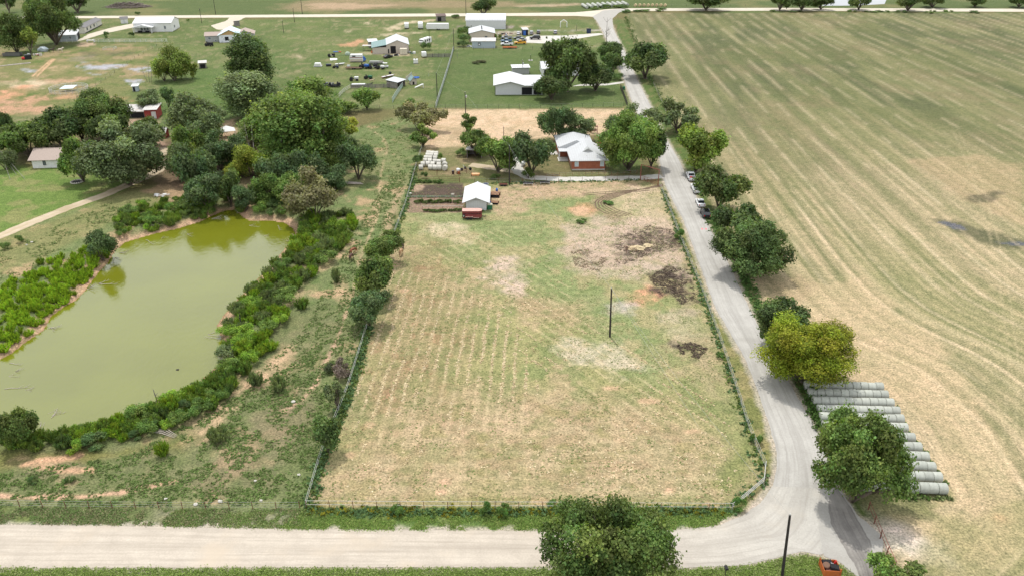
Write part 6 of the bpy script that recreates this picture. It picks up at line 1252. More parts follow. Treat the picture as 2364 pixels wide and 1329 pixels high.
# ================================================================ vehicles
def wheel(e, x_, y_, r=.36, w=.24, rim=True):
    t = MB().lathe([(r * .55, -w / 2), (r * .95, -w / 2), (r, -w * .3), (r, w * .3), (r * .95, w / 2), (r * .55, w / 2)], (0, 0, 0), 16, 'y').build('wheel', M['black'], e, True); t.location = (x_, y_, r)
    if rim: k = MB().lathe([(.03, -w * .42), (r * .58, -w * .46), (r * .58, w * .46), (.03, w * .42)], (0, 0, 0), 12, 'y').build('rim', M['rim'], t)
    return t
def lights(e, xf, xr, hw, zf, zr):
    for s in (-1, 1):
        MB().box(xf - .04, xf + .03, s * hw - .17, s * hw + .17, zf - .09, zf + .09).build('headlight', M['lamp'], e); MB().box(xr - .03, xr + .04, s * hw - .10, s * hw + .10, zr - .14, zr + .14).build('tail_light', M['redlight'], e)
def car(kind, px, py, rz, paint, label, cat, group=None, sc=1.0):
    P = at(px, py); P.z = .035 if True else 0; nm = {'pickup': 'pickup_truck', 'sedan': 'parked_car', 'suv': 'parked_car'}[kind]
    e = empty(nm, P, rz, label, cat, group); e.scale = (sc,) * 3
    if kind == 'pickup':
        MB().prism([(2.85, .42), (2.9, .85), (2.75, 1.02), (1.35, 1.14), (.95, 1.18), (-.75, 1.18), (-.75, .72), (-2.85, .72), (-2.9, .45)], -.94, .94, 'y').build('body', paint, e, bevel=.05)
        b = MB().box(-2.88, -.76, -.95, -.84, .7, 1.18).box(-2.88, -.76, .84, .95, .7, 1.18).build('bed', paint, e, bevel=.03); MB().box(-2.9, -2.8, -.84, .84, .7, 1.15).build('tailgate', paint, e); MB().box(-2.79, -.77, -.83, .83, .725, .74).build('bed_liner', M['black'], e)
        MB().prism([(1.32, 1.15), (.70, 1.74), (-.60, 1.76), (-.78, 1.17)], -.84, .84, 'y').build('window', M['carglass'], e, bevel=.04); MB().prism([(.74, 1.735), (.62, 1.84), (-.52, 1.85), (-.64, 1.755)], -.80, .80, 'y').build('cab_roof', paint, e, bevel=.03)
        for s in (-1, 1):
            for a in (-.70, .05): MB().prism([(a - .05, 1.16), (a + .07, 1.16), (a + .07, 1.80), (a - .05, 1.80)], s * .80 - .055, s * .80 + .055, 'y').build('pillar', paint, e)
        MB().box(2.88, 2.98, -.9, .9, .42, .62).build('bumper', M['rim'], e); MB().box(-3.0, -2.9, -.9, .9, .45, .62).build('bumper', M['rim'], e)
        for x_ in (1.85, -1.85):
            for s in (-1, 1): wheel(e, x_, s * .86, .40)
        lights(e, 2.88, -2.9, .74, .85, .95)
    elif kind == 'sedan':
        MB().prism([(2.35, .30), (2.38, .62), (2.2, .78), (1.05, .92), (-1.55, .98), (-2.25, .92), (-2.36, .60), (-2.3, .30)], -.88, .88, 'y').build('body', paint, e, bevel=.08)
        MB().prism([(1.12, .90), (.40, 1.38), (-.85, 1.40), (-1.65, .96)], -.76, .76, 'y').build('window', M['carglass'], e, bevel=.05); MB().prism([(.42, 1.375), (.30, 1.45), (-.75, 1.46), (-.88, 1.395)], -.70, .70, 'y').build('roof_panel', paint, e, bevel=.03)
        for s in (-1, 1): MB().prism([(-.22, .93), (-.12, .93), (-.12, 1.42), (-.22, 1.42)], s * .73 - .04, s * .73 + .045, 'y').build('pillar', paint, e)
        for x_ in (1.42, -1.42):
            for s in (-1, 1): wheel(e, x_, s * .80, .33, .22)
        lights(e, 2.33, -2.34, .64, .66, .76)
    else:
        MB().prism([(2.3, .40), (2.36, .80), (2.2, 1.0), (1.15, 1.10), (-2.3, 1.12), (-2.38, .75), (-2.35, .40)], -.92, .92, 'y').build('body', paint, e, bevel=.07)
        MB().prism([(1.2, 1.08), (.60, 1.68), (-1.95, 1.70), (-2.3, 1.12)], -.82, .82, 'y').build('window', M['carglass'], e, bevel=.05); MB().prism([(.64, 1.675), (.50, 1.76), (-1.85, 1.78), (-1.98, 1.69)], -.78, .78, 'y').build('roof_panel', paint, e, bevel=.03)
        for s in (-1, 1):
            for a in (-.35, -1.45): MB().prism([(a, 1.1), (a + .12, 1.1), (a + .12, 1.72), (a, 1.72)], s * .79 - .045, s * .79 + .05, 'y').build('pillar', paint, e)
            MB().tube((.3, s * .66, 1.84), (-1.7, s * .66, 1.84), .03, None, 5).build('roof_rail', M['rim'], e)
        for x_ in (1.45, -1.45):
            for s in (-1, 1): wheel(e, x_, s * .84, .38)
        lights(e, 2.3, -2.36, .70, .85, .95)
    return e
RDA = math.atan2(rd.y, rd.x); G8 = 'vehicles parked along the road'
car('pickup', 1594, 413, RDA, M['cwhite'], 'white pickup with things in its bed, first in the line on the road', 'pickup', G8); P = at(1595, 416); tag(MB().blob((P.x - .1, P.y - .8, 1.05), (.5, .4, .28), 4).build('cargo_bag', M['redlight'], None, True), 'red bundle lying in the bed of the first white pickup', 'bundle')
car('pickup', 1606, 441, RDA, M['cwhite'], 'second white pickup parked half under the roadside oak', 'pickup', G8); car('sedan', 1616, 473, RDA, M['cwhite'], 'white sedan parked behind the pickups on the road', 'car', G8); car('suv', 1628, 499, RDA, M['cblack'], 'black car at the near end of the parked line, shaded by an oak', 'car', G8)
G9 = 'vehicles in the shop yard'
PI = math.pi
car('pickup', 1169, 90.5, PI, M['csilver'], 'silver-white pickup farthest back beside the beige shop', 'pickup', G9, 1.03); car('pickup', 1169, 98, PI, M['cblue'], 'blue-topped pickup squeezed between two white ones', 'pickup', G9); car('pickup', 1170, 105.5, PI, M['cwhite'], 'white pickup parked nearest beside the blue-grey shed', 'pickup', G9, 1.05); car('pickup', 1201, 102.5, PI, M['cyellow'], 'orange-yellow pickup in the shop yard', 'pickup', G9, 1.05)
car('sedan', 1196, 91, PI, M['cgrey'], 'dark grey car behind the orange pickup', 'car', G9, 1.05); car('sedan', 1204, 95, PI, M['csilver'], 'silver car just behind the orange pickup', 'car', G9, 1.1); car('suv', 1235, 91.5, PI, M['cblack'], 'black SUV standing broadside on the gravel yard', 'car', G9, 1.2)
car('sedan', 1197, 80, 1.5, M['cwhite'], 'white car seen from behind left of the blue cabin', 'car', G9); car('suv', 1227, 79.5, 1.5, M['csilver'], 'silver-grey car seen from behind right of the blue cabin', 'car', G9); car('suv', 1243, 78, 1.5, M['cgrey'], 'dark car standing nose-in on the grass beside the gravel', 'car', G9); car('suv', 1282, 78.5, 1.5, M['csilver'], 'lone silver car on the grass of the far lawn', 'car', G9)
car('sedan', 896, 134, .9, M['cblack'], 'black car with open front parked by the tan workshop', 'car', None, 1.05)
def camper(px, py, rz, L, w, h, label, cat, wins, nose=0, name='travel_trailer', stripe=None):
    e = empty(name, at(px, py), rz, label, cat); z0 = .55
    MB().prism([(-L / 2, z0), (L / 2, z0), (L / 2 + nose, z0 + h * .45), (L / 2 - .1, z0 + h), (-L / 2 + .1, z0 + h), (-L / 2, z0 + h * .9)], -w / 2, w / 2, 'y').build('body', M['white'], e, bevel=.12)
    for (a, b, c, d) in wins: MB().box(a, b, -w / 2 - .03, -w / 2 + .01, c, d).build('window', M['carglass'], e)
    if stripe: MB().box(-L / 2 + .2, L / 2 - .2, -w / 2 - .02, -w / 2 + .01, z0 + .08, z0 + .35).build('stripe', stripe, e)
    for x_ in ((-.9, .1) if L > 5 else (-.2,)):
        for s in (-1, 1): wheel(e, x_, s * (w / 2 - .05), .36)
    MB().box(L / 2, L / 2 + 1.1, -.08, .08, .45, .57).build('hitch', M['black'], e)
    return e
camper(1011, 69.5, PI, 12.0, 2.5, 2.9, 'long white travel trailer with dark windows in the cluttered yard', 'travel trailer', [(-5.2, -4.2, 1.4, 2.6), (-3.4, -2.6, 1.0, 2.8), (-1.0, .6, 1.5, 2.4), (1.2, 2.2, .9, 2.9), (3.4, 5.0, 1.4, 2.5)], .5, stripe=M['csilver'])
for a, b, lb, sc in ((939, 66, 'white enclosed cargo trailer, left of the two behind the workshop', 1), (971, 66.5, 'larger white enclosed cargo trailer next to the long travel trailer', 1.15)):
    e = camper(a, b, -1.45, 5.5, 2.3, 2.3, lb, 'cargo trailer', [], .15, 'cargo_trailer'); e.scale = (sc,) * 3; MB().box(-2.78, -2.74, -1.0, 1.0, .7, 2.6).build('rear_door', M['siding'], e); MB().box(-2, 2, -.02, .02, 2.86, 2.88).build('roof_seam', M['siding'], e)
e = camper(983, 103, -2.0, 8.0, 2.4, 2.6, 'white motorhome with windscreen parked by the slim pole', 'motorhome', [(-2.4, -1.2, 1.6, 2.5), (-.4, .6, 1.6, 2.5), (1.6, 2.6, 1.6, 2.5)], .9, 'motorhome', M['csilver']); MB().box(4.05, 4.5, -1.0, 1.0, 1.75, 2.75).build('windscreen', M['carglass'], e)
for s in (-1, 1):
    for a, b in ((-2.4, -1.2), (-.4, .6), (1.6, 2.6)): MB().box(a, b, s * 1.2 - .02, s * 1.2 + .03, 1.6, 2.5).build('window', M['carglass'], e)
e = camper(979, 133, -1.3, 2.6, 2.0, 2.0, 'small white box trailer at the end of the dark picket fence', 'cargo trailer', [], .1, 'cargo_trailer')
# horse trailer
e = empty('horse_trailer', at(1089, 504), 0.0, 'maroon stock trailer with faded pink top parked in front of the feed shed', 'horse trailer')
n = 8; fr = [(2.0 + .75 * math.sin(math.pi * i / n / 1.0 * .5), 0) for i in range(n + 1)]
out = [(-2.2, -.95), (1.7, -.95), (2.25, -.72), (2.5, -.3), (2.5, .3), (2.25, .72), (1.7, .95), (-2.2, .95)]
def slab(poly, z0, z1): k = len(poly); return MB().add([(a, b, z0) for a, b in poly] + [(a, b, z1) for a, b in poly], [tuple(range(k - 1, -1, -1)), tuple(range(k, 2 * k))] + [(i, (i + 1) % k, k + (i + 1) % k, k + i) for i in range(k)])
slab(out, .45, 1.30).build('lower_panel', M['trailer'], e); slab([(a * .99, b * .985) for a, b in out], 1.30, 1.72).build('slat_band', M['dark'], e)
for z in (1.38, 1.52, 1.66): slab([(a * 1.0, b * 1.0) for a, b in out], z - .03, z + .03).build('slat', M['trailer'], e)
slab(out, 1.72, 2.12).build('upper_panel', M['trailer'], e); slab([(a * 1.012, b * 1.03) for a, b in out], 2.12, 2.2).build('roof', M['trailertop'], e)
MB().box(-1.45, .35, -1.22, -.94, .72, .86).build('fender', M['trailertop'], e); MB().box(.4, 1.8, -1.02, -.94, .46, .56).build('side_step', M['trailertop'], e)
for x_ in (-.98, -.12):
    for s in (-1, 1): wheel(e, x_, s * 1.02, .34, .2)
t_ = MB().lathe([(.16, -.1), (.33, -.1), (.34, .1), (.16, .1)], (0, 0, 0), 16, 'y').build('spare_wheel', M['black'], e, True); t_.location = (-1.85, -1.05, 1.0); MB().lathe([(.02, -.11), (.17, -.11), (.17, .11), (.02, .11)], (0, 0, 0), 10, 'y').build('rim', M['rim'], t_)
MB().path([(2.4, -.5, .5), (3.6, 0, .5)], [.06, .06], 6).path([(2.4, .5, .5), (3.6, 0, .5)], [.06, .06], 6).build('hitch', M['black'], e)
# ================================================================ horses, dogs
def coatmat():
    m, nt, b = newmat('animal_coat'); oi = N(nt, 'ShaderNodeObjectInfo').outputs['Color']; t = N(nt, 'ShaderNodeTexCoord').outputs['Object']
    nt.links.new(mixc(nt, 1.0, oi, ramp(nt, noise(nt, t, 1.2, 3), .3, .7, (.75, .75, .75, 1), (1.15, 1.15, 1.15, 1)), 'MULTIPLY'), b.inputs['Base Color']); b.inputs['Roughness'].default_value = .55; return m
COAT = coatmat()
def skin(name, V, Ed, Rd, par, m, lev=2):
    me = bpy.data.meshes.new(name); me.from_pydata(V, Ed, []); me.materials.append(m); o = bpy.data.objects.new(name, me); COL.objects.link(o); setpar(o, par)
    md = o.modifiers.new('skin', 'SKIN'); md.use_smooth_shade = True
    for v, r in zip(me.skin_vertices[0].data, Rd): v.radius = (r, r) if not isinstance(r, tuple) else r
    me.skin_vertices[0].data[0].use_root = True
    o.modifiers.new('sub', 'SUBSURF').levels = lev; o.modifiers[-1].render_levels = lev; return o
def horse(px, py, rz, col, label, graze=True, mane=(.02, .016, .014), group='horses', sc=1.0):
    e = empty('horse', at(px, py), rz, label, 'horse', group); e.scale = (sc,) * 3
    hd = [(1.02, 0, 1.05), (1.28, 0, .72), (1.46, 0, .42), (1.50, 0, .14)] if graze else [(1.0, 0, 1.55), (1.2, 0, 1.78), (1.42, 0, 1.70), (1.66, 0, 1.50)]
    V = [(-.02, 0, 1.18), (-.45, 0, 1.22), (-.78, 0, 1.20), (.38, 0, 1.20), (.72, 0, 1.26)] + hd
    Ed = [(0, 1), (1, 2), (0, 3), (3, 4), (4, 5), (5, 6), (6, 7), (7, 8)]; Rr = [.31, .30, .24, .31, .26, .19, .14, .14, .085]
    def leg(root, x, y, hind):
        k = len(V); st = (.0 if hind else .0)
        pts = [(x - .02, y, .92), (x + .08, y, .70), (x - .14, y * .95, .46), (x - .08, y * .95, .18), (x - .04, y * .95, .05)] if hind else [(x, y, .90), (x + .02, y, .62), (x + .02, y, .46), (x, y, .18), (x + .04, y, .05)]
        V.extend(pts); Ed.append((root, k)); Ed.extend([(k + i, k + i + 1) for i in range(4)]); Rr.extend([.15, .105, .062, .052, .072] if hind else [.12, .085, .065, .05, .07])
    leg(2, -.72, .17, 1); leg(2, -.62, -.17, 1); leg(4, .62, .16, 0); leg(4, .74, -.16, 0)
    ear = len(V); V.extend([(hd[1][0] - .04, .07, hd[1][2] + .22), (hd[1][0] - .04, -.07, hd[1][2] + .22)]); Ed.extend([(6, ear), (6, ear + 1)]); Rr.extend([.03, .03])
    b = skin('body', V, Ed, Rr, e, COAT, 1); b.color = (*col, 1)
    t = skin('tail', [(-.98, 0, 1.30), (-1.10, 0, 1.05), (-1.12, 0, .70), (-1.08, 0, .42)], [(0, 1), (1, 2), (2, 3)], [.05, .075, .085, .03], e, COAT, 1); t.color = (*mane, 1)
    mp_ = [Vector(V[4]) + Vector((0, 0, .26)), Vector(hd[0]) + Vector((-.08, 0, .20)), Vector(hd[1]) + Vector((-.05, 0, .18))]
    q = MB()
    for a, c in zip(mp_[:-1], mp_[1:]): q.tube(a, c, .065, .05, 6)
    mn = q.build('mane', COAT, e, True); mn.color = (*mane, 1)
    for s in (-1, 1): MB().blob((hd[2][0] - .02, s * .11, hd[2][2] + .08), (.022, .015, .022), 1, 6, 4, 0).build('eye', M['black'], e)
    return e
horse(811, 601, 1.45, (.085, .032, .020), 'dark bay horse walking behind the chestnut on the pasture trail'); horse(815, 587, 1.1, (.26, .085, .035), 'chestnut horse grazing ahead of the bay on the pasture trail', True, (.10, .035, .018))
horse(926, 562, 2.2, (.045, .022, .016), 'farthest dark brown horse by the paddock fence clump'); horse(929, 573, 1.9, (.055, .028, .02), 'middle dark brown horse by the paddock fence clump', True); horse(926, 590, 1.45, (.42, .24, .12), 'tan horse nearest the viewer by the paddock fence clump', True, (.30, .2, .12))
horse(120, 122, .15, (.06, .04, .03), 'dark brown horse standing on the upper left paddock', False, sc=1.25); horse(140, 121.5, .1, (.62, .55, .45), 'pale cream horse standing on the upper left paddock', False, (.55, .48, .4), sc=1.25)
def dog(px, py, rz, col, label, sc=1.0):
    e = empty('dog', at(px, py), rz, label, 'dog'); e.scale = (sc,) * 3
    V = [(0, 0, .55), (-.3, 0, .55), (.3, 0, .56), (.48, 0, .72), (.60, 0, .80), (.78, 0, .74), (-.36, .1, .38), (-.42, .1, .2), (-.36, .1, .03), (-.36, -.1, .38), (-.42, -.1, .2), (-.36, -.1, .03), (.3, .1, .36), (.3, .1, .03), (.3, -.1, .36), (.3, -.1, .03), (-.5, 0, .62), (-.72, 0, .75), (.56, .06, .94), (.56, -.06, .94)]
    Ed = [(0, 1), (0, 2), (2, 3), (3, 4), (4, 5), (1, 6), (6, 7), (7, 8), (1, 9), (9, 10), (10, 11), (2, 12), (12, 13), (2, 14), (14, 15), (1, 16), (16, 17), (4, 18), (4, 19)]
    b = skin('body', V, Ed, [.14, .12, .15, .09, .10, .05, .07, .04, .04, .07, .04, .04, .06, .04, .06, .04, .04, .025, .03, .03], e, COAT, 1); b.color = (*col, 1)
    for s in (-1, 1): MB().blob((.68, s * .06, .83), (.02, .015, .02), 1, 6, 4, 0).build('eye', M['black'], e)
    return e
dog(854, 200, .1, (.02, .02, .02), 'black dog standing at the picket fence', 1.7); dog(859, 190.5, .2, (.55, .42, .28), 'tan dog standing on the grass above the black one', 1.7)
# ================================================================ small things
def item(name, label, cat, px, py, rz, parts, group=None, z=0):
    P = at(px, py); P.z += z; e = empty(name, P, rz, label, cat, group)
    for p in parts:
        pn, mb, m = p[:3]; mb.build(pn, m, e, bool(len(p) > 3 and p[3]))
    return e
B = lambda *a: MB().box(*a)
TU = lambda *a: MB().tube(*a)
def lath(prof, c=(0, 0, 0), n=14, ax='z'): return MB().lathe(prof, c, n, ax)
def flatbed(name, label, px, py, rz, L, w, deck_m, cargo=()):
    e = item(name, label, 'trailer', px, py, rz, [('deck', B(-L / 2, L / 2, -w / 2, w / 2, .5, .62), deck_m), ('side_rail', B(-L / 2, L / 2, -w / 2 - .04, -w / 2, .5, .85), deck_m), ('side_rail', B(-L / 2, L / 2, w / 2, w / 2 + .04, .5, .85), deck_m), ('hitch', B(L / 2, L / 2 + 1.2, -.07, .07, .45, .55), M['black'])])
    for s in (-1, 1):
        wheel(e, -.4, s * (w / 2 + .12), .34); wheel(e, .4, s * (w / 2 + .12), .34)
    return e
def junk(label, px, py, L, w, h, cols, seed, name='scrap_pile', cat='scrap pile'):
    rr = random.Random(seed); e = empty(name, at(px, py), 0, label, cat)
    for i in range(9):
        a, b = rr.uniform(-L / 2, L / 2), rr.uniform(-w / 2, w / 2); sx, sy, sz = rr.uniform(.25, .7), rr.uniform(.25, .6), rr.uniform(.3, 1) * h
        k = i % 3; m = cols[i % len(cols)]
        if k == 0: o = B(-sx, sx, -sy, sy, 0, sz).build('crate', m, e, bevel=.03)
        elif k == 1: o = lath([(.05, 0), (sx * .8, .02), (sx * .85, sz * .9), (.1, sz)], (0, 0, 0), 10).build('drum', m, e)
        else: o = MB().blob((0, 0, sz * .4), (sx, sy, sz * .5), i).build('bundle', m, e)
        o.location = (a, b, 0); o.rotation_euler = (0, 0, rr.uniform(0, 3))
    return e
wh, bk, bl, gr_, st_, br_ = M['white'], M['black'], M['bluep'], M['greenp'], M['steel'], M['brown']
item('storage_container', 'cream storage box standing before the tan workshop', 'container', 932, 126, 0, [('box', B(-1.6, 1.6, -1.2, 1.2, .1, 2.7), mat('cream_box', (.62, .57, .46), .6)), ('door', B(-1.4, 1.4, -1.24, -1.2, .2, 2.6), mat('cream_door', (.58, .53, .42), .6)), ('skid', B(-1.5, 1.5, -1.1, 1.1, 0, .1), bk)])
junk('heap of coloured odds and ends along the workshop wall', 880, 122.5, 9, 1.6, 1.0, [wh, M['orange'], M['cyellow'], bk, M['bluedk'], st_], 5); junk('pile of dark scrap at the right corner of the workshop', 949, 124, 5, 2, 1.1, [M['greenp'], bk, M['greysiding'], wh], 6); junk('small heap in front of the cream storage box', 915, 129, 3, 1.2, .9, [bk, wh, M['greysiding']], 7)
junk('scattered machinery behind the parked cars of the shop yard', 1181, 79, 9, 3, .9, [br_, bk, st_, M['greywood'], M['greenp']], 8); junk('low line of scrap left of the white car in the shop yard', 1160, 80, 5, 2, .9, [bk, st_, M['redpipe']], 9); junk('grey sheet metal heap beside the blue-grey shed', 1081, 108, 3, 2, .9, [wh, bk, M['siding']], 10)
e = item('wrecked_camper', 'broken white camper body with rusty streaks on the lawn', 'camper', 824, 143, .05, [('body', MB().prism([(-2.9, .3), (2.9, .3), (2.7, 3.3), (-2.6, 3.3), (-3.0, 2.2)], -1.2, 1.2, 'y'), wh), ('lower_panel', B(-2.9, 2.7, -1.26, -1.2, .4, 1.4), M['beige']), ('stripe', B(-2.9, 2.8, -1.25, -1.2, 1.9, 2.15), M['redpipe']), ('window', B(-1.8, -.3, -1.26, -1.2, 2.3, 2.9), M['carglass'])])
item('tarp_heap', 'crumpled blue tarp heap right of the broken camper', 'tarp', 838, 142, 0, [('tarp', MB().blob((0, 0, .9), (1.3, 1.1, 1.3), 3, 12, 7, .25), bl), ('rope', TU((-1, -1.1, .4), (1.2, -.9, .6), .05), wh)])
flatbed('flatbed_trailer', 'grey flatbed with a sagging load on the lawn', 869, 148, 0, 6.5, 2.2, M['greysiding']); item('timber_load', 'dark load of boards on the grey flatbed', 'boards', 869, 148, 0, [('boards', B(-2.8, 2.8, -1, 1, .64, 1.2), M['greywood']), ('cover', B(-2.9, 1.5, -1.02, .6, 1.2, 1.3), M['greysiding'])])
flatbed('flatbed_trailer', 'brown wooden flatbed at the left end of the machinery row', 817, 160, 0, 7, 2.0, mat('brown_boards', (.20, .13, .09), .9, var=.3))
def machine(label, px, py, c1, c2, seed, cat='machine', name='farm_machine', sc=1.0):
    e = item(name, label, cat, px, py, random.Random(seed).uniform(-.5, .5), [('hood', B(.2, 1.5, -.4, .4, .7, 1.25), c1), ('seat', B(-.7, -.2, -.25, .25, 1.0, 1.15), bk), ('seat_back', B(-.75, -.65, -.25, .25, 1.1, 1.6), bk), ('frame', B(-1.1, 1.4, -.3, .3, .45, .7), c2), ('steering_wheel', lath([(.18, 0), (.2, .03), (.18, .05)], (.1, 0, 1.35), 10), bk)])
    for x_, r in ((-.8, .55), (1.0, .34)):
        for s in (-1, 1): wheel(e, x_, s * .62, r, .25)
    e.scale = (sc,) * 3; return e
machine('dark blue tractor in the machinery row on the lawn', 841, 158.5, bl, bk, 1, 'tractor', 'tractor', 1.5); machine('black machine right of the blue tractor in the row', 860, 158.5, bk, M['greysiding'], 2, 'tractor', 'tractor', 1.4); machine('white and black buggy in the machinery row', 878, 160, wh, bk, 3, 'buggy', 'utility_buggy', 1.3); machine('green lawn tractor alone on the lawn', 850, 183, gr_, bk, 4, 'tractor', 'lawn_tractor', 1.2); machine('white quad bike with a dark implement behind it', 817, 187, wh, bk, 5, 'quad bike', 'quad_bike', 1.3); machine('dark cart on the lawn beside the bent sheet', 765, 132, bk, M['greysiding'], 6, 'cart', 'garden_cart', 1.2); machine('small dark motor on the lawn below the grey sheet', 775, 158, M['bluedk'], bk, 7, 'machine', 'farm_machine', .9); machine('black implement parked by the half-built cottage', 483, 107, bk, bk, 8, 'machine', 'farm_machine', 1.4)
e = item('golf_cart', 'white golf cart with a canopy at the right end of the machinery row', 'golf cart', 890, 157, .1, [('body', MB().prism([(1.2, .4), (1.25, .9), (.5, 1.0), (-1.2, 1.0), (-1.2, .4)], -.6, .6, 'y'), wh), ('seat', B(-.6, 0, -.55, .55, 1.0, 1.2), bk), ('canopy', B(-1.0, .9, -.65, .65, 2.0, 2.08), wh)])
for a in ((-.95, -.6), (-.95, .6), (.8, -.6), (.8, .6)): MB().tube((*a, .95), (*a, 2.0), .03, None, 5).build('post', bk, e)
for x_ in (-.8, .8):
    for s in (-1, 1): wheel(e, x_, s * .55, .25, .2)
def boat(label, px, py, rz, L, col, name='small_boat'):
    return item(name, label, 'boat', px, py, rz, [('hull', MB().add([(-L / 2, -.7, .7), (-L / 2, .7, .7), (L * .25, .75, .8), (L / 2, 0, .95), (L * .25, -.75, .8), (-L / 2, 0, .1), (L * .3, 0, .15)], [(0, 4, 6, 5), (4, 3, 6), (3, 2, 6), (2, 1, 5, 6), (1, 0, 5)]), col), ('deck', MB().add([(-L / 2, -.64, .66), (-L / 2, .64, .66), (L * .25, .7, .74), (L / 2 - .1, 0, .88), (L * .25, -.7, .74)], [(0, 1, 2, 3, 4)]), M['siding']), ('thwart', B(-L * .2, -L * .2 + .3, -.65, .65, .7, .78), bk)])
boat('white upturned skiff among odds on the lawn', 786, 151, .4, 4.5, wh); boat('white boat with dark engine on its trailer above the animal shelter', 897, 179, .75, 6.5, M['trailertop']); 
item('outboard_engine', 'dark engine hood at the stern of the white boat', 'engine', 901, 174.5, .75, [('cowl', MB().blob((0, 0, 1.0), (.7, .6, .55), 2, 10, 6, .05), bk), ('leg', B(-.1, .1, -.1, .1, .2, .7), st_)])
item('bath_tub', 'white upturned tank lying on the lawn, farthest left of the junk', 'tank', 734, 154, 0, [('shell', MB().prism([(-1.6, .2), (1.6, .2), (1.2, 1.5), (-1.2, 1.5)], -1, 1, 'y'), wh), ('rim', B(-1.8, 1.8, -1.1, 1.1, .1, .25), M['greysiding'])])
item('black_chest', 'black chest on the lawn between the tank and the skiff', 'chest', 759, 153.5, .1, [('box', B(-1.1, 1.1, -.5, .5, 0, .8), bk), ('lid', B(-1.15, 1.15, -.55, .55, .8, .95), M['bluedk'])]); item('white_cooler', 'little white cooler box left of the machinery row', 'cooler', 805, 155, 0, [('box', B(-.6, .6, -.4, .4, .05, .65), wh), ('lid', B(-.63, .63, -.43, .43, .65, .8), M['siding'])])
item('bent_sheet', 'bent grey metal sheet lying on the lawn', 'metal sheet', 771, 139, .4, [('sheet', MB().add([(-1.8, -.7, .05), (1.4, -.8, .15), (1.6, .7, .55), (-1.6, .8, .75), (-1.8, -.7, .01), (1.4, -.8, .11), (1.6, .7, .51), (-1.6, .8, .71)], [(0, 1, 2, 3), (7, 6, 5, 4), (0, 4, 5, 1), (1, 5, 6, 2), (2, 6, 7, 3), (3, 7, 4, 0)]), st_)])
item('kayak', 'blue kayak with a red end lying on the lawn', 'kayak', 777, 121.5, .05, [('hull', MB().blob((-.3, 0, .25), (1.5, .4, .3), 3, 10, 6, .02), bl), ('bow', MB().blob((1.5, 0, .25), (.8, .32, .25), 3, 10, 6, .02), M['redlight'])])
item('wire_dome', 'pale wire dome with trailing net on the lawn', 'cage', 803, 128, 0, [('dome', MB().blob((0, 0, .5), (1.3, 1.1, 1.2), 4, 12, 7, .05), mat('pale_net', (.35, .42, .33), .8)), ('net', B(-5, -1.2, -.4, .1, .02, .12), mat('green_net', (.12, .2, .1), .9))])
item('water_tote', 'white water tote standing alone on the lawn below the box trailer', 'tank', 960, 147, .1, [('tank', B(-.65, .65, -.6, .6, .15, 1.25), wh), ('pallet', B(-.7, .7, -.65, .65, 0, .15), M['greywood']), ('cap', lath([(.05, 0), (.15, .01), (.15, .1), (.05, .12)], (0, 0, 1.25), 10), bk)]).scale = (1.5,) * 3
item('play_slide', 'white plastic slide on the grass right of the dog house', 'slide', 973, 203, .2, [('chute', MB().prism([(-2.6, .1), (-2.6, .25), (.2, 1.4), (.6, 1.4), (.6, 1.2)], -.5, .5, 'y'), wh), ('ladder', B(.6, .8, -.5, .5, 0, 1.5), wh)]); item('paddling_pool', 'blue paddling pool on the grass behind the dog house', 'pool', 961, 180.5, 0, [('rim', lath([(1.0, 0), (1.3, 0), (1.35, .35), (1.25, .35), (1.05, .1)], (0, 0, 0), 18), bl)])
flatbed('flatbed_trailer', 'dark trailer loaded with black scrap left of the slanting rail fence', 764, 201, .05, 7.5, 2.2, bk); junk('black scrap heaped on the dark trailer', 764, 201, 6, 1.6, 1.6, [bk, M['greysiding'], bk, M['cgrey']], 11).location.z = .62
flatbed('flatbed_trailer', 'pale trailer with boards behind the picket fence', 828, 200, .05, 6, 2.0, M['greysiding']); item('tin_sheets', 'stack of pale tin sheets on the trailer behind the pickets', 'tin sheets', 828, 200, .08, [('sheets', B(-2.6, 2.6, -.9, .9, .63, 1.0), M['siding'])])
flatbed('flatbed_trailer', 'rusty red flatbed trailer below the white pickup', 1177, 112.5, 0, 7, 2.2, M['orange'])
item('skip_bin', 'dark blue waste bin near the road on the far lawn', 'waste bin', 1359, 77, 0, [('bin', MB().prism([(-.95, .1), (.95, .1), (1.05, 1.9), (-1.05, 1.9)], -.7, .7, 'y'), M['bluedk']), ('lid', B(-1.1, 1.1, -.75, .75, 1.9, 2.02), bk)]).scale = (1.15,) * 3
item('wheelie_bin', 'green wheeled bin at the roadside by the yard corner', 'waste bin', 1440, 207, .3, [('bin', MB().prism([(-.35, .05), (.35, .05), (.42, 1.1), (-.42, 1.1)], -.38, .38, 'y'), gr_), ('lid', B(-.45, .45, -.42, .42, 1.1, 1.18), gr_), ('wheel', lath([(.1, -.3), (.12, -.3), (.12, .3), (.1, .3)], (.3, 0, .12), 10, 'y'), bk)])
item('pump_base', 'pale stone slab under the hand pump post', 'slab', 1225, 140.5, 0, [('slab', B(-1, 1, -.6, .6, 0, .25), M['concrete'])])
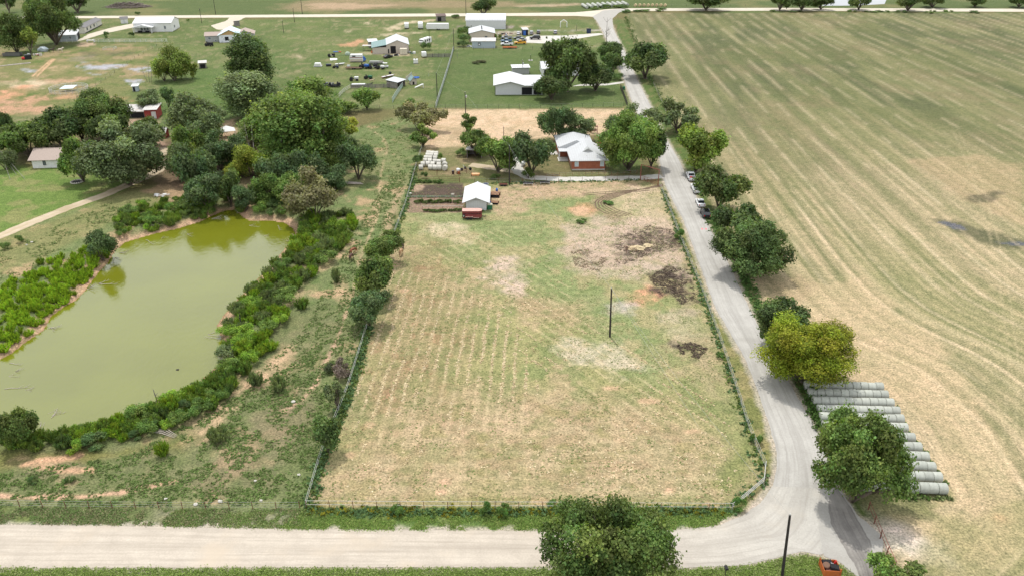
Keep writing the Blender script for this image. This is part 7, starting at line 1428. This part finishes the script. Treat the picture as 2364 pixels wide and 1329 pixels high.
# things around the brick house and garden
item('lounger_cushion', 'orange plastic play car on the house patio', 'toy car', 1281, 346, .1, [('body', MB().prism([(-.75, .2), (.75, .2), (.8, .5), (.3, .6), (.1, .95), (-.5, .95), (-.7, .6)], -.45, .45, 'y'), M['orange']), ('wheel', lath([(.12, -.5), (.2, -.5), (.2, .5), (.12, .5)], (.5, 0, .2), 10, 'y'), bk), ('wheel', lath([(.12, -.5), (.2, -.5), (.2, .5), (.12, .5)], (-.5, 0, .2), 10, 'y'), bk)]).name = 'toy_car'
item('garden_swing', 'red garden swing seat with pale cushion behind the brick house', 'swing', 1371, 307, 0, [('frame', MB().path([(-1.1, -.5, 0), (-1.1, 0, 2.1), (-1.1, .5, 0)], [.06] * 3, 6).path([(1.1, -.5, 0), (1.1, 0, 2.1), (1.1, .5, 0)], [.06] * 3, 6).tube((-1.1, 0, 2.1), (1.1, 0, 2.1), .06), M['redpipe']), ('canopy', B(-1.2, 1.2, -.6, .6, 2.1, 2.2), br_), ('seat', B(-.9, .9, -.3, .25, .55, .7), M['trailertop']), ('backrest', B(-.9, .9, .2, .3, .7, 1.3), M['trailertop'])])
item('propane_tank', 'white propane tank under the round dark tree', 'tank', 1208, 383, 1.3, [('tank', lath([(.05, -1.25), (.4, -1.15), (.55, -.85), (.55, .85), (.4, 1.15), (.05, 1.25)], (0, 0, .85), 14, 'x'), wh, 1), ('valve_cap', lath([(.05, 0), (.18, .0), (.16, .25), (.04, .28)], (0, 0, 1.38), 10), st_), ('cradle', B(-.75, -.6, -.35, .35, 0, .4), M['concrete']), ('cradle', B(.6, .75, -.35, .35, 0, .4), M['concrete'])])
item('bucket_sled', 'orange plastic sled or tub lying on the grass by the corral', 'tub', 1098, 405, .1, [('tub', MB().prism([(-.9, .05), (.9, .05), (1.1, .5), (-1.1, .5)], -.6, .6, 'y'), mat('pale_orange', (.72, .36, .16), .6)), ('liner', B(-.8, .8, -.5, .5, .5, .52), mat('peach', (.72, .46, .26), .6))]).name = 'plastic_tub'
e = item('cement_mixer', 'mixer with a white drum and red base inside the corral', 'cement mixer', 1058, 401, .3, [('drum', lath([(.1, -.5), (.45, -.4), (.55, 0), (.35, .5), (.3, .6)], (0, 0, 1.05), 14, 'x'), wh, 1), ('stand', MB().path([(-.5, -.4, 0), (0, 0, .9), (.5, .4, 0)], [.06] * 3, 6).path([(.5, -.4, 0), (0, 0, .9), (-.5, .4, 0)], [.06] * 3, 6), bk), ('motor_box', B(-.3, .3, -.75, -.35, .1, .75), M['orange'])])
e = item('hay_rake', 'grey two-wheeled implement with dark tyres right of the mixer', 'farm implement', 1076, 394, .2, [('frame', MB().path([(-1.4, 0, .5), (0, 0, .8), (1.4, 0, .5)], [.07] * 3, 6).tube((-.4, 0, .6), (-.6, 1.4, 1.2), .05), M['greysiding']), ('gearbox', B(-.5, 0, -.3, .3, .5, 1.1), bk)]); [wheel(e, x_, 0, .42, .25) for x_ in (-1.2, 1.2)]
item('black_drum', 'small black bin left of the mixer', 'bin', 1046, 402, 0, [('bin', lath([(.05, 0), (.32, .02), (.38, .9), (.3, .95)], (0, 0, 0), 12), bk), ('handle', TU((-.2, 0, .98), (.2, 0, .98), .03), st_)])
for a, b, lb in ((1104, 429, 'round metal tub with weeds near the feed shed roof, left one'), (1121, 429, 'round metal tub near the feed shed roof, right one')): item('stock_tub', lb, 'tub', a, b, 0, [('wall', lath([(.75, 0), (.8, 0), (.82, .6), (.76, .6), (.74, .1)], (0, 0, 0), 18), st_), ('water', lath([(.02, .38), (.74, .38), (.74, .4), (.02, .41)], (0, 0, 0), 18), M['bluedk'])], 'stock tubs')
flatbed('flatbed_trailer', 'low rusty trailer frame at the foot of the driveway pole', 1162, 429, 0, 2.2, 1.0, br_).scale = (1.0, .9, .7)
for a, b, lb in ((1219, 427.5, 'black feed trough in a pale frame along the driveway fence, left one'), (1258, 425, 'black feed trough in a pale frame along the driveway fence, right one')):
    item('feed_trough', lb, 'feed trough', a, b, 0, [('trough', MB().prism([(-.45, .75), (-.2, .35), (.2, .35), (.45, .75)], -1.3, 1.3, 'x'), bk), ('leg', B(-1.2, -1.1, -.4, .4, 0, .55), st_), ('leg', B(1.1, 1.2, -.4, .4, 0, .55), st_), ('rail', TU((-1.3, -.42, .55), (1.3, -.42, .55), .04), wh)], 'feed troughs')
def pallets(label, px, py, L, w, h):
    mb = MB(); [mb.box(-L / 2 + i * L / 7, -L / 2 + i * L / 7 + L / 11, -w / 2, w / 2, h, h + .05) for i in range(7)]
    item('pallet_stack', label, 'pallets', px, py, -.15, [('slats', mb, mat('rust_slat', (.34, .20, .12), .9, var=.3)), ('bearer', B(-L / 2, L / 2, -w / 2, -w / 2 + .1, 0, h), M['dark']), ('bearer', B(-L / 2, L / 2, w / 2 - .1, w / 2, 0, h), br_), ('bearer', B(-L / 2, L / 2, -.05, .05, 0, h), br_)])
pallets('tall stack of rusty slatted pallets beside the feed shed', 1143, 453, 2.4, 2.6, .8); pallets('lower rusty slatted pallets beside the feed shed', 1142, 470, 1.9, 1.6, .45)
item('blue_barrel', 'blue plastic barrel behind the slatted pallets', 'barrel', 1147, 443, 0, [('drum', lath([(.05, 0), (.28, .01), (.31, .45), (.28, .88), (.05, .9)], (0, 0, 0), 14), bl, 1), ('band', lath([(.312, .42), (.325, .42), (.325, .5), (.312, .5)], (0, 0, 0), 14), M['bluedk'])])
item('feed_bin', 'dark green bin with a pale lid at the corner of the feed shed', 'bin', 1131, 483, 0, [('bin', MB().prism([(-.55, .05), (.55, .05), (.65, 1.2), (-.65, 1.2)], -.5, .5, 'y'), gr_), ('lid', MB().prism([(-.65, 1.2), (.65, 1.2), (.5, 1.4), (-.5, 1.4)], -.52, .52, 'y'), mat('pale_lid', (.5, .5, .4), .6))]); item('blue_lid_drum', 'white drum with a blue lid behind the dark green bin', 'drum', 1130, 474, 0, [('drum', lath([(.05, 0), (.3, .01), (.32, .8), (.05, .82)], (0, 0, 0), 14), wh), ('lid', MB().blob((0, 0, .86), (.36, .36, .18), 1, 12, 6, .02), bl)])
item('salt_tub', 'pale round tub alone on the dark garden soil', 'tub', 1045, 450, 0, [('wall', lath([(.34, 0), (.4, 0), (.44, .28), (.38, .28), (.33, .06)], (0, 0, 0), 14), M['stone']), ('floor', lath([(.01, .05), (.34, .05), (.34, .08), (.01, .08)], (0, 0, 0), 14), M['beige'])]); item('white_rock', 'white rock at the paddock fence beside the garden', 'rock', 947, 449, 0, [('rock', MB().blob((0, 0, .2), (.45, .35, .3), 6, 9, 6, .2), M['stone'])])
# stone ring with mulch
t = empty('tree_ring', at(178, 421), 0, 'white stone ring with dark mulch around the lawn tree', 'stone ring'); 
for i in range(16): a = 2 * math.pi * i / 16; o = MB().blob((0, 0, .16), (.30, .2, .22), i, 8, 5, .12).build('stone', M['stone'], t, True); o.location = (1.5 * math.cos(a), 1.5 * math.sin(a), 0); o.rotation_euler = (0, 0, a + PI / 2)
MB().lathe([(.01, .10), (1.35, .08), (1.35, .02), (.01, .02)], (0, 0, 0), 18).build('mulch', M['dark'], t)
# orange trash trailer bottom right
t = item('waste_skip', 'orange rusty skip at the bottom right beside the asphalt drive', 'skip', 1914, 1318, -.06, [('floor', B(-.9, .9, -.85, .85, .1, .18), M['orange']), ('wall', B(-.95, .95, -.9, -.85, .1, 1.0), M['orange']), ('wall', B(-.95, .95, .85, .9, .1, 1.0), M['orange']), ('wall', B(-.95, -.9, -.85, .85, .1, 1.0), M['orange']), ('wall', B(.9, .95, -.85, .85, .1, 1.0), M['orange']), ('corner_post', B(.88, 1.0, -.95, -.83, 0, 1.3), M['orange']), ('corner_post', B(-1.0, -.88, .83, .95, 0, 1.2), M['orange'])])
S0 = at(1914, 1318)
def insk(name, label, cat, dx, dy, dz, rot, mb, m, sm=False): o = mb.build(name, m, None, sm); o.location = S0 + Vector((dx, dy, dz)); o.rotation_euler = rot; tag(o, label, cat); return o
ribs = MB(); ribs.box(-.55, .55, -.42, .42, 0, .34); [ribs.box(-.55 + i * .2, -.47 + i * .2, -.43, .43, .34, .39) for i in range(6)]
insk('ribbed_crate', 'black ribbed crate at the back of the orange skip', 'crate', -.25, .42, .72, (.15, .1, .1), ribs, bk); ribs2 = MB(); ribs2.box(-.5, .5, -.38, .38, 0, .32); [ribs2.box(-.5 + i * .18, -.43 + i * .18, -.39, .39, .32, .37) for i in range(6)]
insk('ribbed_crate', 'black ribbed crate at the front right of the orange skip', 'crate', .38, -.25, .74, (-.1, .12, -.25), ribs2, bk); insk('old_tyre', 'old brown tyre on top of the orange skip', 'tyre', -.50, -.02, .98, (.2, -.2, 0), lath([(.19, 0), (.38, .0), (.43, .1), (.38, .2), (.19, .2)], (0, 0, 0), 16), mat('dusty_tyre', (.16, .09, .06), .9), True)
insk('white_bag', 'white rubbish bag in the orange skip', 'bag', .25, .25, .72, (0, 0, 0), MB().blob((0, 0, .12), (.3, .25, .2), 8, 10, 6, .22), wh); insk('red_can', 'red can on the rim of the orange skip', 'can', .68, .5, .8, (0, .4, .3), lath([(.02, 0), (.12, .0), (.12, .35), (.02, .35)], (0, 0, 0), 10), M['redlight']); insk('brown_box', 'rusty box at the front of the orange skip', 'box', -.35, -.5, .45, (.1, 0, .3), MB().box(-.3, .3, -.25, .25, 0, .35), br_)
item('mailbox_post', 'short dark post with box at the bottom edge left of the leaning pole', 'mailbox', 1674, 1326, 0, [('post', TU((0, 0, 0), (0, 0, 1.0), .05), M['darkpost']), ('box', MB().prism([(-.18, 1.0), (.18, 1.0), (.18, 1.2), (0, 1.3), (-.18, 1.2)], -.3, .3, 'y'), bk)])
# junk row at the upper left
item('cage_panel', 'dark wire cage at the left edge near the tall trees', 'cage', 30, 130, 0, [('frame', B(-4, 4, -1.2, 1.2, .1, .25), bk), ('bars', MB().box(-4, 4, -1.2, -1.12, .25, 1.6).box(-4, 4, 1.12, 1.2, .25, 1.6), mat('cage_bar', (.12, .12, .11), .8)), ('roof_bars', B(-4, 4, -.06, .06, 1.55, 1.65), bk)])
item('tarp_dome', 'grey-blue tarped heap behind the two horses', 'tarp', 101, 119, 0, [('tarp', MB().blob((0, 0, .8), (2.6, 1.6, 1.4), 9, 12, 7, .12), M['bluegrey']), ('weight', B(-2.4, 2.2, -1.7, -1.5, 0, .2), M['greywood'])]); item('black_box', 'black upright box in the junk row at the upper left', 'box', 66, 137, .5, [('box', B(-1.4, 1.4, -1, 1, 0, 1.9), bk), ('lid', B(-1.45, 1.45, -1.05, 1.05, 1.9, 2.05), M['cgrey'])]); item('red_tank', 'red tank lying in the junk row at the upper left', 'tank', 57, 138, .4, [('tank', lath([(.1, -1.2), (.6, -1.0), (.6, 1.0), (.1, 1.2)], (0, 0, .6), 12, 'x'), M['redlight']), ('foot', B(-.8, .8, -.4, .4, 0, .15), bk)])
item('plank_stack', 'long pale planks lying at the left end of the junk row', 'planks', 36, 150, .62, [('plank', B(-6, 6, -.4, .4, 0, .25), M['deadwood']), ('plank', B(-3, 6, .5, .9, 0, .3), M['greywood'])]); junk('pale rubble at the right end of the junk row', 83, 128, 6, 2, 1.2, [M['stone'], M['trailertop'], wh, M['redpipe']], 15)
item('white_barrel', 'white bench on the grass beside the white board fence', 'bench', 210, 98, 0, [('seat', B(-2, 2, -.6, .6, .9, 1.1), wh), ('leg', B(-1.8, -1.6, -.5, .5, 0, .9), wh), ('leg', B(1.6, 1.8, -.5, .5, 0, .9), wh)]).name = 'white_bench'
# thicket clearing
item('blue_tarp', 'bright blue tarp over the wood pile in the thicket', 'tarp', 442, 334, .3, [('tarp', MB().blob((0, 0, .6), (1.8, 1.3, 1.0), 12, 12, 7, .2), bl), ('cord', TU((-1.6, -1.2, .3), (1.6, -1.1, .4), .04), wh)]); junk('dark wood and rubbish heap right of the blue tarp', 465, 328, 6, 4, 1.4, [br_, M['greywood'], M['redwood'], M['deadwood']], 18)
junk('white rubbish heap on the clay bank by the lane', 372, 452, 3.5, 1.6, .5, [wh, M['siding'], M['deadwood']], 19)
# ================================================================ dead wood
def branch(n, seed, L=3.0, r=.055, up=.12):
    rr = random.Random(seed); mb = MB()
    for i in range(n):
        a = rr.uniform(-.5, .5); l = L * rr.uniform(.6, 1.2); b = Vector((rr.uniform(-.3, .3), rr.uniform(-.3, .3), .05)); p = [b]
        for k in range(4): p.append(p[-1] + Vector((math.cos(a) * l / 4, math.sin(a) * l / 4, rr.uniform(-.3, 1) * up))); a += rr.uniform(-.3, .3)
        rs = [r * (1 - .2 * k) for k in range(5)]; mb.path([tuple(q) for q in p], rs, 6)
        for k in (2, 3):
            e = p[k] + Vector((math.cos(a + 1) * l * .25, math.sin(a + 1) * l * .25, up)); mb.path([tuple(p[k]), tuple(e)], [r * .5, r * .15], 5)
    me = mb.mesh('dead_branch', True); me.materials.append(M['deadwood']); return me
BRN = [branch(2, 1), branch(4, 2, 2.4), branch(1, 3, 4.0), branch(4, 4, 2.0, .045, .3)]
for i, (px, py, rz, lb) in enumerate(((262,585,-.9,0),(275,574,-.2,0),(335,545,-.4,0),(372,540,-.6,0),(430,531,-.4,0),(490,496,.1,0),(640,512,-.8,0),(668,548,2.6,0),(676,540,2.2,0),(545,700,2.4,0),(508,770,3.3,0),(200,655,.15,1),(225,645,.3,1),(112,745,-.4,0),(18,826,.1,0),(512,818,2.0,0),(350,520,1.2,0))):
    o = link('dead_branch', BRN[i % 4]); P = at(px, py); o.location = (P.x, P.y, max(P.z, WATER_Z) + .05); o.rotation_euler = (0, 0, rz); k = random.Random(i).uniform(.7, 1.15) * (1.4 if lb else 1); o.scale = (k, k, k)
    tag(o, 'bleached dead branches lying across the pond shoreline', 'dead branch', 'dead branches along the pond shore')
for i, (px, py, rz, s) in enumerate(((12,898,.5,1.1),(35,858,.3,.7),(20,868,.2,.6),(120,962,1.0,.8),(110,955,1.2,.5),(95,985,1.7,.7),(575,521,0,.9),(610,545,.05,.5),(620,605,.15,1),(640,595,.3,.7),(480,772,.1,1),(60,900,0,.5))):
    o = link('dead_branch', BRN[(i + 2) % 4]); P = G(px, py, WATER_Z); o.location = P + Vector((0, 0, -.02)); o.rotation_euler = (0, 0, rz); o.scale = (s, s, s * .8); tag(o, 'thin dead branch poking out of the pond water', 'dead branch', 'dead branches in the pond water')
e = item('dead_snag', 'upright dead trunk at the near edge of the pond', 'dead trunk', 362, 922, 0, [('stem', MB().path([(0, 0, -.5), (-.1, .05, 1.5), (-.25, .1, 2.8)], [.14, .1, .04], 7), M['greywood']), ('twig', MB().path([(-.1, .05, 1.5), (.35, .1, 2.2)], [.06, .02], 5), M['greywood'])])
item('dead_snag', 'short dark dead trunk in the right bank shrubs', 'dead trunk', 557, 755, 0, [('stem', MB().path([(0, 0, 0), (.05, .05, 2.0), (.02, .1, 3.2)], [.16, .12, .06], 7), M['darkpost']), ('twig', MB().path([(.04, .05, 1.8), (-.4, 0, 2.4)], [.06, .02], 5), M['darkpost'])])
mb = MB(); [mb.path([(-5 + i * .4, i * .35, .25 + (i % 2) * .2), (0, i * .4 - .2, .4), (4.5 - i * .2, i * .3 - .3, .25)], [.16, .13, .07], 6) for i in range(5)]
o = mb.build('fallen_log', M['deadwood'], None, True); o.location = at(800, 427); o.rotation_euler = (0, 0, .05); tag(o, 'grey fallen logs lying beside the layered blue-green tree', 'logs')
mb = MB(); [mb.path([(-2 + i * .2, i * .3, .2), (0, i * .35, .45), (2.2, i * .2, .2)], [.09, .07, .03], 6) for i in range(4)]
o = mb.build('fallen_log', M['deadwood'], None, True); o.location = at(375, 1005); o.rotation_euler = (0, 0, -.35); tag(o, 'pale fallen branches at the foot of the near shrub belt', 'logs')
# brush pile beyond the road
mb = MB(); rr = random.Random(21)
for i in range(260):
    a = rr.uniform(0, 6.28); R0 = rr.uniform(0, 1) ** .5; x_, y_ = 14 * R0 * math.cos(a), 7 * R0 * math.sin(a); z_ = 3.0 * (1 - R0 ** 2) * rr.uniform(.3, 1.1) + .2; b = rr.uniform(0, 6.28); l = rr.uniform(1.2, 3.2); mb.tube((x_ - math.cos(b) * l, y_ - math.sin(b) * l, max(.1, z_ - rr.uniform(0, .8))), (x_ + math.cos(b) * l, y_ + math.sin(b) * l, z_ + rr.uniform(-.3, .5)), rr.uniform(.12, .32), .06, 5)
o = mb.build('brush_pile', M['brushwood'], None, True); o.location = at(296, 17); tag(o, 'large heap of cut brushwood on the field beyond the back road', 'brush pile')
# bare trees
def bare(px, py, top, w, label, m, seed, trunks=1, group=None, r=.16, wide=.9, name='bare_tree'):
    P = at(px, py); h = HT(P, top) - P.z; W2 = w / PPM(P) / 2; e = empty(name, P, 0, label, 'bare tree', group); rr = random.Random(seed); mb = MB(); tw = MB()
    for s in range(trunks):
        b = Vector((rr.uniform(-1, 1) * W2 * .45 * (trunks > 1), rr.uniform(-1, 1) * .8 * (trunks > 1), 0)); tip = Vector((b.x * 1.9 + rr.uniform(-.25, .25) * W2, b.y + rr.uniform(-.5, .5), h * rr.uniform(.85, 1.0))); mid = b.lerp(tip, .5) + Vector((rr.uniform(-.3, .3), 0, 0))
        mb.path([tuple(b - Vector((0, 0, .1))), tuple(mid), tuple(tip)], [r, r * .65, r * .2], 7)
        for k in range(16 if trunks == 1 else 6):
            t = rr.uniform(.28, .95); q = b.lerp(mid, t * 2) if t < .5 else mid.lerp(tip, t * 2 - 1); a = rr.uniform(0, 6.28); l = W2 * wide * rr.uniform(.5, 1.1) * (1.1 - t * .5); e2 = q + Vector((math.cos(a) * l, math.sin(a) * l, l * rr.uniform(.5, 1.1))); mm = q.lerp(e2, .5) + Vector((0, 0, -.05 * l))
            tw.path([tuple(q), tuple(mm), tuple(e2)], [r * .38, r * .22, r * .07], 5)
            for _ in range(3): u = mm.lerp(e2, rr.random()); v = u + Vector((rr.uniform(-1, 1), rr.uniform(-1, 1), rr.uniform(.2, 1))) * l * .35; tw.path([tuple(u), tuple(v)], [r * .14, r * .05], 4)
    mb.add(tw.v, tw.f); mb.build('stems', m, e, True); return e
bare(1400, 118, 30, 52, 'tall leafless dead tree standing beside the road at the junction', mat('dead_grey', (.22, .20, .18), .9), 31, 1, None, .22, .8); bare(748, 392, 322, 78, 'clump of bare whitish stems in front of the tall cottonwoods', BARKP, 33, 9, None, .13, .5); bare(344, 190, 150, 42, 'small leafless shrub tree on the wet ground left of the willows', mat('dead_grey', (.22, .20, .18)), 34, 3, None, .1, .7)
bare(655, 400, 300, 40, 'pale dead trunk with few branches in the thicket', BARKP, 36, 1, None, .3, .5); bare(588, 375, 275, 34, 'white leaning dead limb left of the tall cottonwoods', BARKP, 37, 2, None, .14, .4); bare(1325, 310, 262, 50, 'leafless twiggy crown at the back of the brick house', mat('dead_grey', (.22, .20, .18)), 38, 2, None, .1, .8)
# feed rack on the dark patch, stones
item('hay_ring', 'rusty broken feed rack on the dark manure patch', 'feed rack', 1458, 583, .2, [('frame', MB().path([(-1.2, 0, 0), (-1.2, 0, 1.1), (1.0, 0, 1.0), (1.0, 0, 0)], [.05] * 4, 6).path([(-1.2, 1.1, 0), (-1.2, 1.1, 1.0), (1.0, 1.1, 1.0)], [.05] * 3, 6), br_), ('bar', TU((-1.2, .5, .6), (1.0, .5, .6), .04), br_)])
item('hay_heap', 'heap of spilled straw on the dark manure patch', 'straw heap', 1470, 575, 0, [('straw', MB().blob((0, 0, .1), (1.8, 1.2, .5), 22, 14, 7, .25), M['tanhay'])]); item('hay_heap', 'smaller heap of spilled straw right of the feed rack', 'straw heap', 1497, 568, 0, [('straw', MB().blob((0, 0, .05), (1.2, .9, .4), 23, 14, 7, .25), M['tanhay'])])
rr = random.Random(8)
for i, (px, py) in enumerate(((383,1152),(509,1158),(603,1155),(452,1165),(590,1110),(690,1096),(678,928),(62,566),(74,560))):
    P = at(px, py); s = rr.uniform(.2, .34); o = MB().blob((0, 0, s * .4), (s, s * .8, s * .6), i, 9, 6, .2).build('field_stone', M['stone'], None); o.location = P; tag(o, 'pale field stone in the weeds of the left pasture', 'stone', 'pale stones in the left pasture')
o = MB().blob((0, 0, 0), (.28, .2, .14), 3, 9, 6, .2).build('floating_stump', M['darkpost'], None); o.location = G(410, 853, WATER_Z); tag(o, 'small dark lump floating alone in the pond', 'stump')
